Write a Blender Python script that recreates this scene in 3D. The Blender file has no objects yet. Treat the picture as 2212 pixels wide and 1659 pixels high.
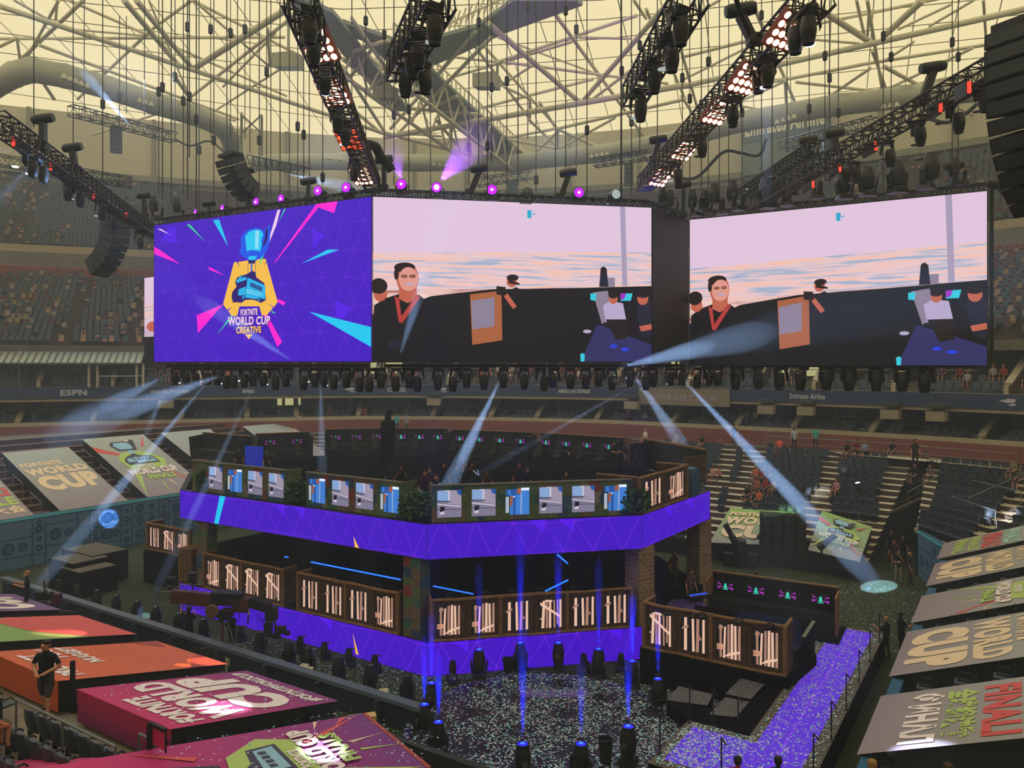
import bpy, bmesh, math, random
from mathutils import Vector, Matrix
random.seed(7)
SC = bpy.context.scene
COL = SC.collection
R = math.radians
# ---------------------------------------------------------------- camera, sky, exposure
FPX, CX, HY, HC = 1680.0, 1106.0, 786.0, 12.0
cam_d = bpy.data.cameras.new('camera')
cam_d.sensor_width = 36.0
cam_d.lens = 36.0 * FPX / 2212.0
cam_d.shift_y = (HY - 829.5) / 2212.0
cam_d.clip_start, cam_d.clip_end = 0.1, 600
cam = bpy.data.objects.new('camera', cam_d)
cam.location = (0, 0, HC)
cam.rotation_euler = (R(90), 0, 0)
COL.objects.link(cam)
SC.camera = cam
SC.view_settings.view_transform = 'Standard'
SC.view_settings.look = 'None'
SC.view_settings.exposure = 0.0
SC.view_settings.gamma = 1.0
SC.view_settings.use_curve_mapping = False
SC.cycles.max_bounces = 4
SC.cycles.diffuse_bounces = 2
SC.cycles.glossy_bounces = 2
SC.cycles.transmission_bounces = 2
SC.cycles.transparent_max_bounces = 12
SC.cycles.volume_bounces = 0
SC.cycles.sample_clamp_indirect = 4.0
SC.cycles.use_denoising = True
SC.cycles.use_adaptive_sampling = True
SC.cycles.adaptive_threshold = 0.08
SC.cycles.caustics_reflective = False
SC.cycles.caustics_refractive = False
WLD = bpy.data.worlds.new('sky')
SC.world = WLD
WLD.use_nodes = True
_bg = WLD.node_tree.nodes['Background']
_bg.inputs[0].default_value = (1.0, 0.86, 0.50, 1)
_bg.inputs[1].default_value = 1.0

# ---------------------------------------------------------------- geometry helpers
def lin(c):
    if isinstance(c, str):
        c = [int(c[i:i + 2], 16) for i in (0, 2, 4)]
    r = []
    for v in c[:3]:
        v = v / 255.0
        r.append(v / 12.92 if v <= 0.04045 else ((v + 0.055) / 1.055) ** 2.4)
    return (r[0], r[1], r[2], 1.0)

_M = {}
def mat(name, c, rough=0.7, metal=0.0, emit=0.0, var=0.0, scale=3.0, c2=None, spec=0.3):
    if name in _M:
        return _M[name]
    m = bpy.data.materials.new(name)
    m.use_nodes = True
    nt = m.node_tree
    b = nt.nodes['Principled BSDF']
    col = lin(c)
    b.inputs['Base Color'].default_value = col
    b.inputs['Roughness'].default_value = rough
    b.inputs['Metallic'].default_value = metal
    b.inputs['Specular IOR Level'].default_value = spec
    if emit > 0:
        b.inputs['Base Color'].default_value = (0.01, 0.01, 0.01, 1)
        b.inputs['Emission Color'].default_value = col
        b.inputs['Emission Strength'].default_value = emit
    if var > 0 or c2 is not None:
        tc = nt.nodes.new('ShaderNodeTexCoord')
        n = nt.nodes.new('ShaderNodeTexNoise')
        n.inputs['Scale'].default_value = scale
        n.inputs['Detail'].default_value = 2.0
        nt.links.new(tc.outputs['Object'], n.inputs['Vector'])
        rp = nt.nodes.new('ShaderNodeValToRGB')
        rp.color_ramp.elements[0].position = 0.35
        rp.color_ramp.elements[1].position = 0.65
        lo = lin(c2) if c2 is not None else tuple(x * (1 - var) for x in col[:3]) + (1,)
        hi = col if c2 is not None else tuple(min(1, x * (1 + var)) for x in col[:3]) + (1,)
        rp.color_ramp.elements[0].color = lo
        rp.color_ramp.elements[1].color = hi
        nt.links.new(n.outputs['Fac'], rp.inputs['Fac'])
        nt.links.new(rp.outputs['Color'], b.inputs['Emission Color' if emit > 0 else 'Base Color'])
    _M[name] = m
    return m

def led(name, c, s=1.0):
    return mat(name, c, emit=s)

class MB:
    def __init__(self):
        self.v, self.f, self.m = [], [], []
    def poly(self, pts, mi=0):
        k = len(self.v)
        self.v += [tuple(p) for p in pts]
        self.f.append(tuple(range(k, k + len(pts))))
        self.m.append(mi)
    def grid(self, rows, mi=0, closed=False):
        k = len(self.v)
        n = len(rows[0])
        for r in rows:
            self.v += [tuple(p) for p in r]
        for i in range(len(rows) - 1):
            for j in range(n if closed else n - 1):
                j2 = (j + 1) % n
                self.f.append((k + i * n + j, k + i * n + j2, k + (i + 1) * n + j2, k + (i + 1) * n + j))
                self.m.append(mi)
    def hexa(self, p, mi=0):
        k = len(self.v)
        self.v += [tuple(x) for x in p]
        for f in ((0, 3, 2, 1), (4, 5, 6, 7), (0, 1, 5, 4), (1, 2, 6, 5), (2, 3, 7, 6), (3, 0, 4, 7)):
            self.f.append(tuple(k + i for i in f))
            self.m.append(mi)
    def box(self, c, s, rz=0.0, mi=0, rx=0.0):
        M = Matrix.Translation(Vector(c)) @ Matrix.Rotation(rz, 4, 'Z') @ Matrix.Rotation(rx, 4, 'X')
        x, y, z = s[0] / 2, s[1] / 2, s[2] / 2
        self.hexa([M @ Vector(q) for q in ((-x, -y, -z), (x, -y, -z), (x, y, -z), (-x, y, -z), (-x, -y, z), (x, -y, z), (x, y, z), (-x, y, z))], mi)
    def bar(self, a, b, w, h=None, mi=0, up=(0, 0, 1)):
        a, b = Vector(a), Vector(b)
        h = w if h is None else h
        d = b - a
        if d.length < 1e-6:
            return
        d.normalize()
        s = d.cross(Vector(up))
        if s.length < 1e-4:
            s = d.cross(Vector((0, 1, 0)))
        s.normalize()
        t = s.cross(d)
        s, t = s * w / 2, t * h / 2
        self.hexa([a - s - t, b - s - t, b + s - t, a + s - t, a - s + t, b - s + t, b + s + t, a + s + t], mi)
    def tube(self, pts, r, n=6, mi=0, caps=True):
        pts = [Vector(p) for p in pts]
        rr = r if isinstance(r, (list, tuple)) else [r] * len(pts)
        rows = []
        for i, p in enumerate(pts):
            d = (pts[min(i + 1, len(pts) - 1)] - pts[max(i - 1, 0)])
            if d.length < 1e-9:
                d = Vector((0, 0, 1))
            d.normalize()
            s = d.cross(Vector((0, 0, 1)) if abs(d.z) < 0.95 else Vector((0, 1, 0))).normalized()
            t = s.cross(d)
            rows.append([p + (s * math.cos(2 * math.pi * k / n) + t * math.sin(2 * math.pi * k / n)) * rr[i] for k in range(n)])
        self.grid(rows, mi, True)
        if caps:
            self.poly(rows[0][::-1], mi)
            self.poly(rows[-1], mi)
    def lathe(self, o, prof, n=14, mi=0, axis=None):
        """prof: list of (radius, height[, mi]) around axis from o"""
        o = Vector(o)
        a = Vector(axis or (0, 0, 1)).normalized()
        s = a.cross(Vector((0, 1, 0)) if abs(a.y) < 0.9 else Vector((1, 0, 0))).normalized()
        t = a.cross(s)
        rows = [[o + a * h[1] + (s * math.cos(2 * math.pi * k / n) + t * math.sin(2 * math.pi * k / n)) * h[0] for k in range(n)] for h in prof]
        for i in range(len(rows) - 1):
            self.grid([rows[i], rows[i + 1]], prof[i + 1][2] if len(prof[i + 1]) > 2 else mi, True)
        self.poly(rows[0][::-1], mi)
        self.poly(rows[-1], prof[-1][2] if len(prof[-1]) > 2 else mi)
    def build(self, name, mats, parent=None, smooth=False, world=True):
        me = bpy.data.meshes.new(name)
        vs = self.v
        if parent is not None and world:
            inv = WM(parent).inverted()
            vs = [tuple(inv @ Vector(p)) for p in vs]
        me.from_pydata(vs, [], self.f)
        if not isinstance(mats, (list, tuple)):
            mats = [mats]
        for m in mats:
            me.materials.append(m)
        me.polygons.foreach_set('material_index', self.m)
        if smooth:
            me.polygons.foreach_set('use_smooth', [True] * len(self.f))
        me.update()
        o = bpy.data.objects.new(name, me)
        COL.objects.link(o)
        if parent is not None:
            o.parent = parent
        return o

def WM(o):
    m = o.matrix_basis.copy()
    while o.parent is not None:
        o = o.parent
        m = o.matrix_basis @ m
    return m
def tag(o, label, cat, group=None, kind=None):
    if label: o['label'] = label
    if cat: o['category'] = cat
    if group: o['group'] = group
    if kind: o['kind'] = kind
    return o
def thing(name, label, cat, loc=(0, 0, 0), rz=0.0, group=None):
    o = bpy.data.objects.new(name, None)
    COL.objects.link(o)
    o.empty_display_size = 0.2
    o.location = loc
    o.rotation_euler = (0, 0, rz)
    return tag(o, label, cat, group)
def struct(o):
    o['kind'] = 'structure'
    return o
def dup(root, loc=None, rz=None, label=None, group=None, scale=None):
    r = root.copy()
    COL.objects.link(r)
    if loc is not None: r.location = loc
    if rz is not None: r.rotation_euler = (0, 0, rz)
    if scale is not None: r.scale = scale
    if label: r['label'] = label
    if group: r['group'] = group
    for ch in list(root.children):
        c = ch.copy(); COL.objects.link(c); c.parent = r
        for g in ch.children:
            d = g.copy(); COL.objects.link(d); d.parent = c
    return r

# where a picture position lies on a real plane (used to survey the hall)
def U(px, py, d):
    return Vector(((px - CX) * d / FPX, d, HC - (py - HY) * d / FPX))
def G(px, py, z=0.0):
    return U(px, py, (HC - z) * FPX / (py - HY))
UU, VV = Vector((math.cos(R(-33)), math.sin(R(-33)), 0)), Vector((math.cos(R(57)), math.sin(R(57)), 0))
def C(u, v, z=0.0):
    return UU * u + VV * v + Vector((0, 0, z))
def lerp(a, b, t):
    return a + (b - a) * t
# ---------------------------------------------------------------- lettering and art on flat quads
_TX = {}
def glyphs(s, bold=0.035, shear=0.0):
    key = (s, bold, shear)
    if key not in _TX:
        cu = bpy.data.curves.new('t', 'FONT')
        cu.body = s
        cu.offset = bold
        cu.shear = shear
        cu.resolution_u = 3
        cu.space_character = 1.04 + bold
        o = bpy.data.objects.new('t', cu)
        COL.objects.link(o)
        dg = bpy.context.evaluated_depsgraph_get()
        me = o.evaluated_get(dg).to_mesh()
        vs = [(v.co.x, v.co.y) for v in me.vertices]
        fs = [tuple(p.vertices) for p in me.polygons]
        o.evaluated_get(dg).to_mesh_clear()
        bpy.data.objects.remove(o)
        bpy.data.curves.remove(cu)
        if vs:
            x0, x1 = min(v[0] for v in vs), max(v[0] for v in vs)
            y0, y1 = min(v[1] for v in vs), max(v[1] for v in vs)
            vs = [((v[0] - x0) / (x1 - x0), (v[1] - y0) / (y1 - y0)) for v in vs]
        _TX[key] = (vs, fs)
    return _TX[key]

class Sheet:
    """flat artwork frame: st (0..1) -> world over corners bl, br, tr, tl"""
    def __init__(self, bl, br, tr, tl, lift=0.006):
        self.c = [Vector(p) for p in (bl, br, tr, tl)]
        self.n = (self.c[1] - self.c[0]).cross(self.c[3] - self.c[0]).normalized()
        self.lift = lift
    def at(self, s, t, k=0):
        a, b, c, d = self.c
        return lerp(lerp(a, b, s), lerp(d, c, s), t) + self.n * (self.lift * k)
    def poly(self, mb, pts, mi, k=1):
        mb.poly([self.at(s, t, k) for s, t in pts], mi)
    def text(self, mb, s, box, mi, k=2, bold=0.035, shear=0.0, quad=None):
        """box = (s0, t0, s1, t1) or quad of four st corners bl br tr tl"""
        vs, fs = glyphs(s, bold, shear)
        if quad is None:
            s0, t0, s1, t1 = box
            quad = ((s0, t0), (s1, t0), (s1, t1), (s0, t1))
        q = [Vector((x, y, 0)) for x, y in quad]
        base = len(mb.v)
        for x, y in vs:
            p = lerp(lerp(q[0], q[1], x), lerp(q[3], q[2], x), y)
            mb.v.append(tuple(self.at(p.x, p.y, k)))
        for f in fs:
            mb.f.append(tuple(base + i for i in f)); mb.m.append(mi)
    def ell(self, mb, s, t, rs, rt, mi, k=1, n=18):
        self.poly(mb, [(s + rs * math.cos(2 * math.pi * i / n), t + rt * math.sin(2 * math.pi * i / n)) for i in range(n)], mi, k)
    def ring(self, mb, s, t, rs, rt, w, mi, k=1, n=18):
        for i in range(n):
            a, b = 2 * math.pi * i / n, 2 * math.pi * (i + 1) / n
            self.poly(mb, [(s + rs * math.cos(a), t + rt * math.sin(a)), (s + rs * math.cos(b), t + rt * math.sin(b)),
                           (s + rs * w * math.cos(b), t + rt * w * math.sin(b)), (s + rs * w * math.cos(a), t + rt * w * math.sin(a))], mi, k)

# ---------------------------------------------------------------- common materials
CONC = mat('concrete', '6E6A60', 0.9, var=0.12, scale=1.5)
TAN = mat('tan_paint', 'A39680', 0.8, var=0.06)
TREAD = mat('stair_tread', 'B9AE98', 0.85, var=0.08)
BRICKRED = mat('red_brown_wall', '7C4A44', 0.85, var=0.08, scale=1.0)
DARKR = mat('dark_recess', '1E2126', 0.8)
GLASSD = mat('dark_suite_glass', '1A1F24', 0.25, spec=0.5)
BLACK = mat('black_metal', '131418', 0.55, spec=0.4)
BLACKF = mat('black_drape', '0B0B10', 1.0, spec=0.05)
STEEL = mat('roof_steel', 'DEDAC6', 0.6, var=0.05, scale=0.3)
STEELD = mat('roof_steel_dark', '8C9894', 0.7)
NAVY = mat('navy_seat_plastic', '2A3444', 0.45, spec=0.5)
NAVYB = mat('ribbon_blue', '2C3A5A', 0.6)
WHITE = mat('white_print', 'D8D2CC', 0.6)
RAIL = mat('grey_handrail', '6F7478', 0.5, metal=0.4)

# ---------------------------------------------------------------- the ring the whole hall follows
RP = [(-42.5, 64.5), (-24, 71), (-10.9, 73.7), (5.6, 70), (16, 63.5), (24.5, 57.5), (31.8, 50), (38, 41), (44, 28), (47, 10), (44, -12), (25, -28), (-5, -32), (-45, -26),
      (-80, -2), (-92, 25), (-82, 44), (-62, 56)]
def _cr(p0, p1, p2, p3, t):
    return tuple(0.5 * (2 * p1[i] + (p2[i] - p0[i]) * t + (2 * p0[i] - 5 * p1[i] + 4 * p2[i] - p3[i]) * t * t + (3 * p1[i] - p0[i] - 3 * p2[i] + p3[i]) * t ** 3) for i in (0, 1))
_ring = []
for i in range(len(RP)):
    for k in range(40):
        _ring.append(_cr(RP[i - 1], RP[i], RP[(i + 1) % len(RP)], RP[(i + 2) % len(RP)], k / 40.0))
_len = [0.0]
for i in range(1, len(_ring) + 1):
    a, b = _ring[i - 1], _ring[i % len(_ring)]
    _len.append(_len[-1] + math.hypot(b[0] - a[0], b[1] - a[1]))
RL = _len[-1]
def ring(s, off=0.0, z=0.0):
    """point at arc length s (0 at the west press box, growing to the east), off metres outward"""
    s = s % RL
    lo, hi = 0, len(_len) - 1
    while hi - lo > 1:
        m = (lo + hi) // 2
        if _len[m] <= s: lo = m
        else: hi = m
    a, b = _ring[lo % len(_ring)], _ring[(lo + 1) % len(_ring)]
    f = (s - _len[lo]) / (_len[lo + 1] - _len[lo])
    p = Vector((a[0] + (b[0] - a[0]) * f, a[1] + (b[1] - a[1]) * f, z))
    a, b = _ring[(lo - 6) % len(_ring)], _ring[(lo + 7) % len(_ring)]
    t = Vector((b[0] - a[0], b[1] - a[1], 0)).normalized()
    return p + Vector((-t.y, t.x, 0)) * off
def ring_s(px):
    """arc length of the visible ring point seen in picture column px"""
    best = min(range(0, 4000), key=lambda i: abs(((lambda p: p.x / p.y if p.y > 20 else 99)(ring(i * 0.05 - 60)) - (px - CX) / FPX)))
    return best * 0.05 - 60
S0, S1 = -55.0, 125.0           # the stretch of ring the view can reach

def band(mb, s0, s1, prof, step=1.5, mi=0):
    """sweep profile [(off, z[, mi])] along the ring"""
    n = max(2, int((s1 - s0) / step))
    for a in range(len(prof) - 1):
        m = prof[a + 1][2] if len(prof[a + 1]) > 2 else mi
        mb.grid([[ring(s0 + (s1 - s0) * i / n, prof[a][0], prof[a][1]) for i in range(n + 1)],
                 [ring(s0 + (s1 - s0) * i / n, prof[a + 1][0], prof[a + 1][1]) for i in range(n + 1)]], m)

# ---- court floor
TURF = mat('turf', '353E24', 0.95, c2='282F1C', scale=6.0)
mb = MB()
mb.poly([(-140, -60, 0), (140, -60, 0), (140, 160, 0), (-140, 160, 0)])
struct(mb.build('floor', TURF))

# ---- suite ring: parapet, two suite levels, advertising ribbon
mb = MB()
band(mb, S0, S1, [(-1.4, 5.6), (-0.25, 5.6), (-0.25, 6.75, 1), (-0.25, 7.05, 2), (0.15, 7.05, 2), (0.15, 6.3, 2), (1.6, 6.3, 0), (1.6, 6.7, 0), (2.8, 6.7, 0), (2.8, 7.1, 0), (5.6, 7.1, 0)])
struct(mb.build('wall_suite_parapet', [CONC, BRICKRED, TAN]))
mb = MB()
band(mb, S0, S1, [(5.6, 7.1), (5.6, 9.1)])
struct(mb.build('wall_suite_back', GLASSD))
mb = MB()
band(mb, S0, S1, [(5.6, 9.1, 0), (0.3, 9.1, 0), (0.3, 8.8, 1), (-0.05, 8.8, 1), (-0.05, 9.05, 1), (-0.2, 9.05, 2), (-0.2, 10.05, 2), (0.2, 10.05, 1), (0.2, 9.9, 0), (1.6, 9.9, 0), (1.6, 10.3, 0), (2.8, 10.3, 0), (2.8, 10.7, 0), (5.6, 10.7, 0)])
struct(mb.build('wall_ribbon_board', [CONC, TAN, NAVYB]))
mb = MB()
band(mb, S0, S1, [(5.6, 10.7, 0), (5.6, 12.9, 0)])
struct(mb.build('wall_upper_suite_back', mat('upper_suite_glass', '343A3C', 0.4, c2='4C4A42', scale=0.35)))
mb = MB()
band(mb, S0, S1, [(5.6, 12.9), (1.6, 12.9), (1.4, 13.6), (2.2, 13.6)])
struct(mb.build('wall_deck_fascia', CONC))

# partitions between the suites: sloping tan-capped walls
def partition(mbw, s, zf, zb, ztop):
    t = (ring(s + 0.15) - ring(s - 0.15)) / 2
    for q, m in ((1.0, 0), ):
        prof = [(0.0, zf - 0.75), (0.0, zf + 0.0), (0.5, zf + 0.05), (4.3, zb), (5.5, zb), (5.5, zf - 0.75)]
        A = [ring(s, o, z) - t for o, z in prof]
        B = [ring(s, o, z) + t for o, z in prof]
        mbw.poly(A, 0); mbw.poly(B[::-1], 0)
        for i in range(5):
            mbw.poly([A[i], A[i + 1], B[i + 1], B[i]], 1)
            # cap a little wider
    cap = [ring(s, 0.45, zf + 0.1), ring(s, 4.35, zb + 0.05)]
    mbw.bar(cap[0], cap[1], 0.45, 0.14, 1)
PARTW = mat('partition_wall', '5A5246', 0.85)
fins = []
s = S0 + 1.0
k = 0
while s < S1:
    m1 = MB()
    partition(m1, s, 7.05, 8.9, 9.1)
    o = struct(m1.build('wall_partition', [PARTW, TAN]))
    m1 = MB()
    partition(m1, s + 1.6, 10.6, 12.7, 12.9)
    o = struct(m1.build('wall_partition', [PARTW, TAN]))
    fins.append(s)
    s += (5.6, 4.4, 5.6, 7.0)[k % 4]
    k += 1
# door posts at the back of each suite
mb = MB()
s = S0
while s < S1:
    mb.bar(ring(s, 5.45, 7.1), ring(s, 5.45, 9.1), 0.25, 0.25, 0)
    mb.bar(ring(s + 2.2, 5.45, 7.1), ring(s + 2.2, 5.45, 9.1), 0.12, 0.12, 0)
    mb.bar(ring(s + 1.2, 5.45, 10.7), ring(s + 1.2, 5.45, 12.9), 0.2, 0.2, 0)
    s += 3.7
struct(mb.build('wall_suite_posts', TAN))
# lit rooms behind the upper suites (lamps on inside)
LITR = led('lit_suite_room', 'C9C68A', 0.75)
for px, w in ((600, 2.2), (790, 2.6), (1395, 0.7), (1648, 0.6), (1690, 1.6)):
    s = ring_s(px)
    m1 = MB()
    z0, z1 = (7.9, 8.9) if px == 600 else (11.0, 12.6)
    m1.grid([[ring(s, 5.5, z0), ring(s + w, 5.5, z0)], [ring(s, 5.5, z1), ring(s + w, 5.5, z1)]])
    m1.build('window_1' if px == 600 else 'window_2', LITR)['kind'] = 'structure'

# ribbon lettering
for txt, px, w, h in (('ESPN', 160, 2.0, 0.5), ('evian', 537, 1.0, 0.42), ('CHASE', 857, 1.75, 0.42), ('AMERICAN EXPRESS', 1242, 3.0, 0.36), ('ARTHUR ASHE STADIUM', 1475, 5.9, 0.55), ('Emirates Airline', 1745, 2.6, 0.42), ('POLO RALPH LAUREN', 368, 3.1, 0.3)):
    s = ring_s(px)
    m1 = MB()
    if 'ASHE' in txt:
        # tan name board hung over the ribbon
        m1.grid([[ring(s - 3.9 + i * 0.8, -0.35, z) for i in range(11)] for z in (8.55, 9.95)], 1)
        m1.grid([[ring(s - 3.9 + i * 0.8, o, 9.95) for i in range(11)] for o in (-0.35, 0.0)], 1)
    n = len(txt)
    # whole word on a gently bent strip: letters follow the ring
    vs, fs = glyphs(txt, 0.03)
    base = len(m1.v)
    zc = 9.55 if 'ASHE' not in txt else 9.2
    off = -0.23 if 'ASHE' not in txt else -0.38
    for x, y in vs:
        m1.v.append(tuple(ring(s + (x - 0.5) * w, off, zc + (y - 0.5) * h)))
    for f in fs:
        m1.f.append(tuple(base + i for i in f)); m1.m.append(0)
    o = m1.build('sponsor_lettering' if 'ASHE' not in txt else 'stadium_name_board', [mat('sign_letters', 'B9B6C4', 0.5) if 'ASHE' not in txt else mat('name_letters', '9A8FA0', 0.5), mat('name_board', '7E7468', 0.8)])
    tag(o, {'E': 'pale italic sports channel lettering on the blue ribbon board below the press booth', 'e': 'small pale water brand lettering on the blue ribbon board',
            'C': 'pale bank name lettering on the blue ribbon board behind the stage', 'A': 'pale card company lettering on the blue ribbon board' if 'EXP' in txt else 'tan name board reading the stadium name above the suites',
            'P': 'faint clothing brand lettering on the blue ribbon board'}[txt[0]] if not txt.startswith('Em') else 'pale airline lettering on the blue ribbon board right of the name board', 'sign')
for px, k in ((755, 0), (955, 1), (2178, 2)):
    s = ring_s(px)
    m1 = MB()
    for (cx_, w, h, z) in ((0, 1.0, 0.3, 9.62), (0.25, 0.5, 0.16, 9.38)):
        pts = [(s + cx_ - w / 2, z), (s + cx_ + w * 0.1, z + h * 0.5), (s + cx_ + w / 2, z + h * 0.4), (s + cx_ + w * 0.4, z - h * 0.3), (s + cx_, z - h * 0.45)]
        m1.poly([ring(a, -0.23, b) for a, b in pts])
    tag(m1.build('ball_emblem', _M['sign_letters']), ('flaming ball emblem left of the bank name on the ribbon board', 'flaming ball emblem right of the bank name on the ribbon board', 'flaming ball emblem at the east end of the ribbon board')[k], 'sign')

# ---- stepped decks
def deck(name, f0, f1, ts, rows, mats=(CONC,)):
    """f0(t), f1(t): front and back edges; stepped treads"""
    mb = MB()
    for k in range(rows):
        a, b = k / rows, (k + 1) / rows
        fr, bk, up = [], [], []
        for t in ts:
            p, q = f0(t), f1(t)
            z0 = lerp(p.z, q.z, a); z1 = lerp(p.z, q.z, b)
            A, B = lerp(p, q, a), lerp(p, q, b)
            fr.append(Vector((A.x, A.y, z0))); bk.append(Vector((B.x, B.y, z0))); up.append(Vector((B.x, B.y, z1)))
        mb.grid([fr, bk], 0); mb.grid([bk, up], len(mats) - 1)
    return struct(mb.build(name, list(mats)))
def tsteps(a, b, n):
    return [a + (b - a) * i / n for i in range(n + 1)]

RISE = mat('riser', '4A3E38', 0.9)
# middle and top decks
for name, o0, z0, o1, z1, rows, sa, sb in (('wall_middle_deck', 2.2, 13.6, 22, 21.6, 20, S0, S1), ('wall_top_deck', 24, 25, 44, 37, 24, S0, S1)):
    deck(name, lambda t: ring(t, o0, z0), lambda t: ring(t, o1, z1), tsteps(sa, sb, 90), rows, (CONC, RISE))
mb = MB()
band(mb, S0, S1, [(22, 21.6, 0), (22, 22.6, 1), (22.2, 22.6, 1), (24, 22.9, 1), (24, 24.4, 2), (24, 25.2, 0), (24.2, 25.2, 0)])
struct(mb.build('wall_deck_band', [TAN, BRICKRED, CONC]))
# seats and crowd on the far decks: uncountable
def mass_seats(name, o0, z0, o1, z1, rows, ranges, label, gaps):
    mb = MB()
    for k in range(rows):
        f = (k + 0.45) / rows
        off, z = lerp(o0, o1, f), lerp(z0, z1, k / rows)
        for sa, sb in ranges:
            s = sa
            sc = 1 + off / 75.0
            while s < sb:
                if not any(abs(s - g) < 0.8 for g in gaps) and random.random() < 0.97:
                    p = ring(s, off, z); q = ring(s + 0.42 / sc, off, z); n = (ring(s, off + 0.1, z) - p) * 10
                    u3 = Vector((0, 0, 1))
                    mb.poly([p + n * .3 + u3 * .42, q + n * .3 + u3 * .42, q + n * .38 + u3 * .85, p + n * .38 + u3 * .85], 0)
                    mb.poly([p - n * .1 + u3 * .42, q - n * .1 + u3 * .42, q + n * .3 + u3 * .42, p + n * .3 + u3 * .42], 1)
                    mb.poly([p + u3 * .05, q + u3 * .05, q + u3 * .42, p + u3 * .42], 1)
                s += 0.56 / sc
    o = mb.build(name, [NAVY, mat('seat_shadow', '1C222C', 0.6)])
    return tag(o, label, 'seats', kind='stuff')
def s_at(px, off, z=0):
    return min((i * 0.25 - 60 for i in range(0, 800)), key=lambda s: abs((lambda p: p.x / p.y if p.y > 20 else 99)(ring(s, off)) - (px - CX) / FPX))
WL = (s_at(-5, 12) - 1, s_at(345, 12) + 1)
WR = (s_at(2130, 10) - 2, min(S1, s_at(2212, 10) + 6))
g1 = [s_at(p, 12) for p in (165, 300)] + [WR[0] + 5]
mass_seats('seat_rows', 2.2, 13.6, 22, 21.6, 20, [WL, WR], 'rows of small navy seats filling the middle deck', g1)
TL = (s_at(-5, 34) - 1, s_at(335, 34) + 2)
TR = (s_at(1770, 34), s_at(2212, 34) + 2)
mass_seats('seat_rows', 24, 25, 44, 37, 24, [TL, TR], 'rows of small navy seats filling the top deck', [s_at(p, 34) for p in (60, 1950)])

# drum wall under the roof, closed all round, and far ends of the decks
mb = MB()
band(mb, 0, RL, [(44, 36.5), (44, 46)], 6)
struct(mb.build('wall_drum', mat('drum_panels', 'C2BEAA', 0.8, var=0.05, scale=0.1)))
mb = MB()
band(mb, S1, RL + S0, [(-1.4, 0, 0), (-1.4, 5.6, 0), (0, 7, 0), (44, 36.5, 0)], 5)
struct(mb.build('wall_near_stands', CONC))
for s in (S0, S1):
    pass
mb = MB()
band(mb, 0, RL, [(44, 46), (38, 47.5), (30, 48.6)], 6)
ap = [ring(RL * i / 72, 30, 48.6) for i in range(72)]
cen = Vector((-12, 28, 55))
mb.grid([[lerp(p, Vector((cen.x, cen.y, p.z)), f) + Vector((0, 0, 6.4 * math.sin(f * math.pi / 2))) for p in ap + ap[:1]] for f in (0, .3, .6, .97)])
MEMB = bpy.data.materials.new('roof_membrane')
MEMB.use_nodes = True
nt = MEMB.node_tree
nt.nodes.clear()
o_ = nt.nodes.new('ShaderNodeOutputMaterial'); mx = nt.nodes.new('ShaderNodeMixShader'); tr = nt.nodes.new('ShaderNodeBsdfTransparent'); df = nt.nodes.new('ShaderNodeBsdfDiffuse')
tr.inputs[0].default_value = (1, 1, 0.98, 1); df.inputs[0].default_value = (.8, .76, .6, 1); mx.inputs[0].default_value = 0.06
nt.links.new(tr.outputs[0], mx.inputs[1]); nt.links.new(df.outputs[0], mx.inputs[2]); nt.links.new(mx.outputs[0], o_.inputs[0])
struct(mb.build('ceiling_membrane', MEMB))
# ---------------------------------------------------------------- hanging LED screens
SH = 6.0
def sc_pt(px, dh, z):
    return Vector(((px - CX) * dh * SH / FPX, dh * SH, z))
LB, LA = sc_pt(803, 4.667, 0), sc_pt(333, 5.64, 0)
FA, FB = sc_pt(804, 4.667, 0), sc_pt(1407, 5.0, 0)
RA, RB = sc_pt(1490, 5.42, 0), sc_pt(2132, 4.516, 0)
Z0, Z1 = 12.09, 18.02
ZV = Vector((0, 0, 1))
def sheet_of(a, b, z0=Z0, z1=Z1, lift=0.004):
    return Sheet(a + ZV * z0, b + ZV * z0, b + ZV * z1, a + ZV * z1, lift)
def st_of(a, b, px, py, z0=Z0, z1=Z1):
    """picture position -> st on an upright panel a-b"""
    r = (px - CX) / FPX
    d = b - a
    # a.x + d.x s = r (a.y + d.y s)
    s = (r * a.y - a.x) / (d.x - r * d.y)
    y = a.y + d.y * s
    z = HC - (py - HY) * y / FPX
    return (s, (z - z0) / (z1 - z0))

PUR = led('led_purple', '4000C2')
PUR2 = led('led_purple_bright', '5208E6')
PLINE = led('led_purple_line', '8028E8')
PINK = led('led_pink', 'FF12D2'); CYAN = led('led_cyan', '12C8F4'); GREEN = led('led_green', '28D890'); YEL = led('led_yellow', 'F6BE48')
PALE = led('led_pale_pink', 'F2CCF0'); CUPB = led('led_cup_blue', '0A54E8'); INK = led('led_ink', '23006E'); BUSC = led('led_bus_cyan', '18B4EA'); SKYL = led('led_sky', '8CE0FA')
LEDM = [PUR, PUR2, PLINE, PINK, CYAN, GREEN, YEL, PALE, CUPB, INK, BUSC, SKYL]

def strokes(mb, sh, lines, w, mi, k, asp=1.0):
    for (x0, y0), (x1, y1) in lines:
        dx, dy = (x1 - x0) * asp, y1 - y0
        L = math.hypot(dx, dy) or 1
        nx, ny = -dy / L * w / asp, dx / L * w
        sh.poly(mb, [(x0 - nx, y0 - ny), (x1 - nx, y1 - ny), (x1 + nx, y1 + ny), (x0 + nx, y0 + ny)], mi, k)

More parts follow.
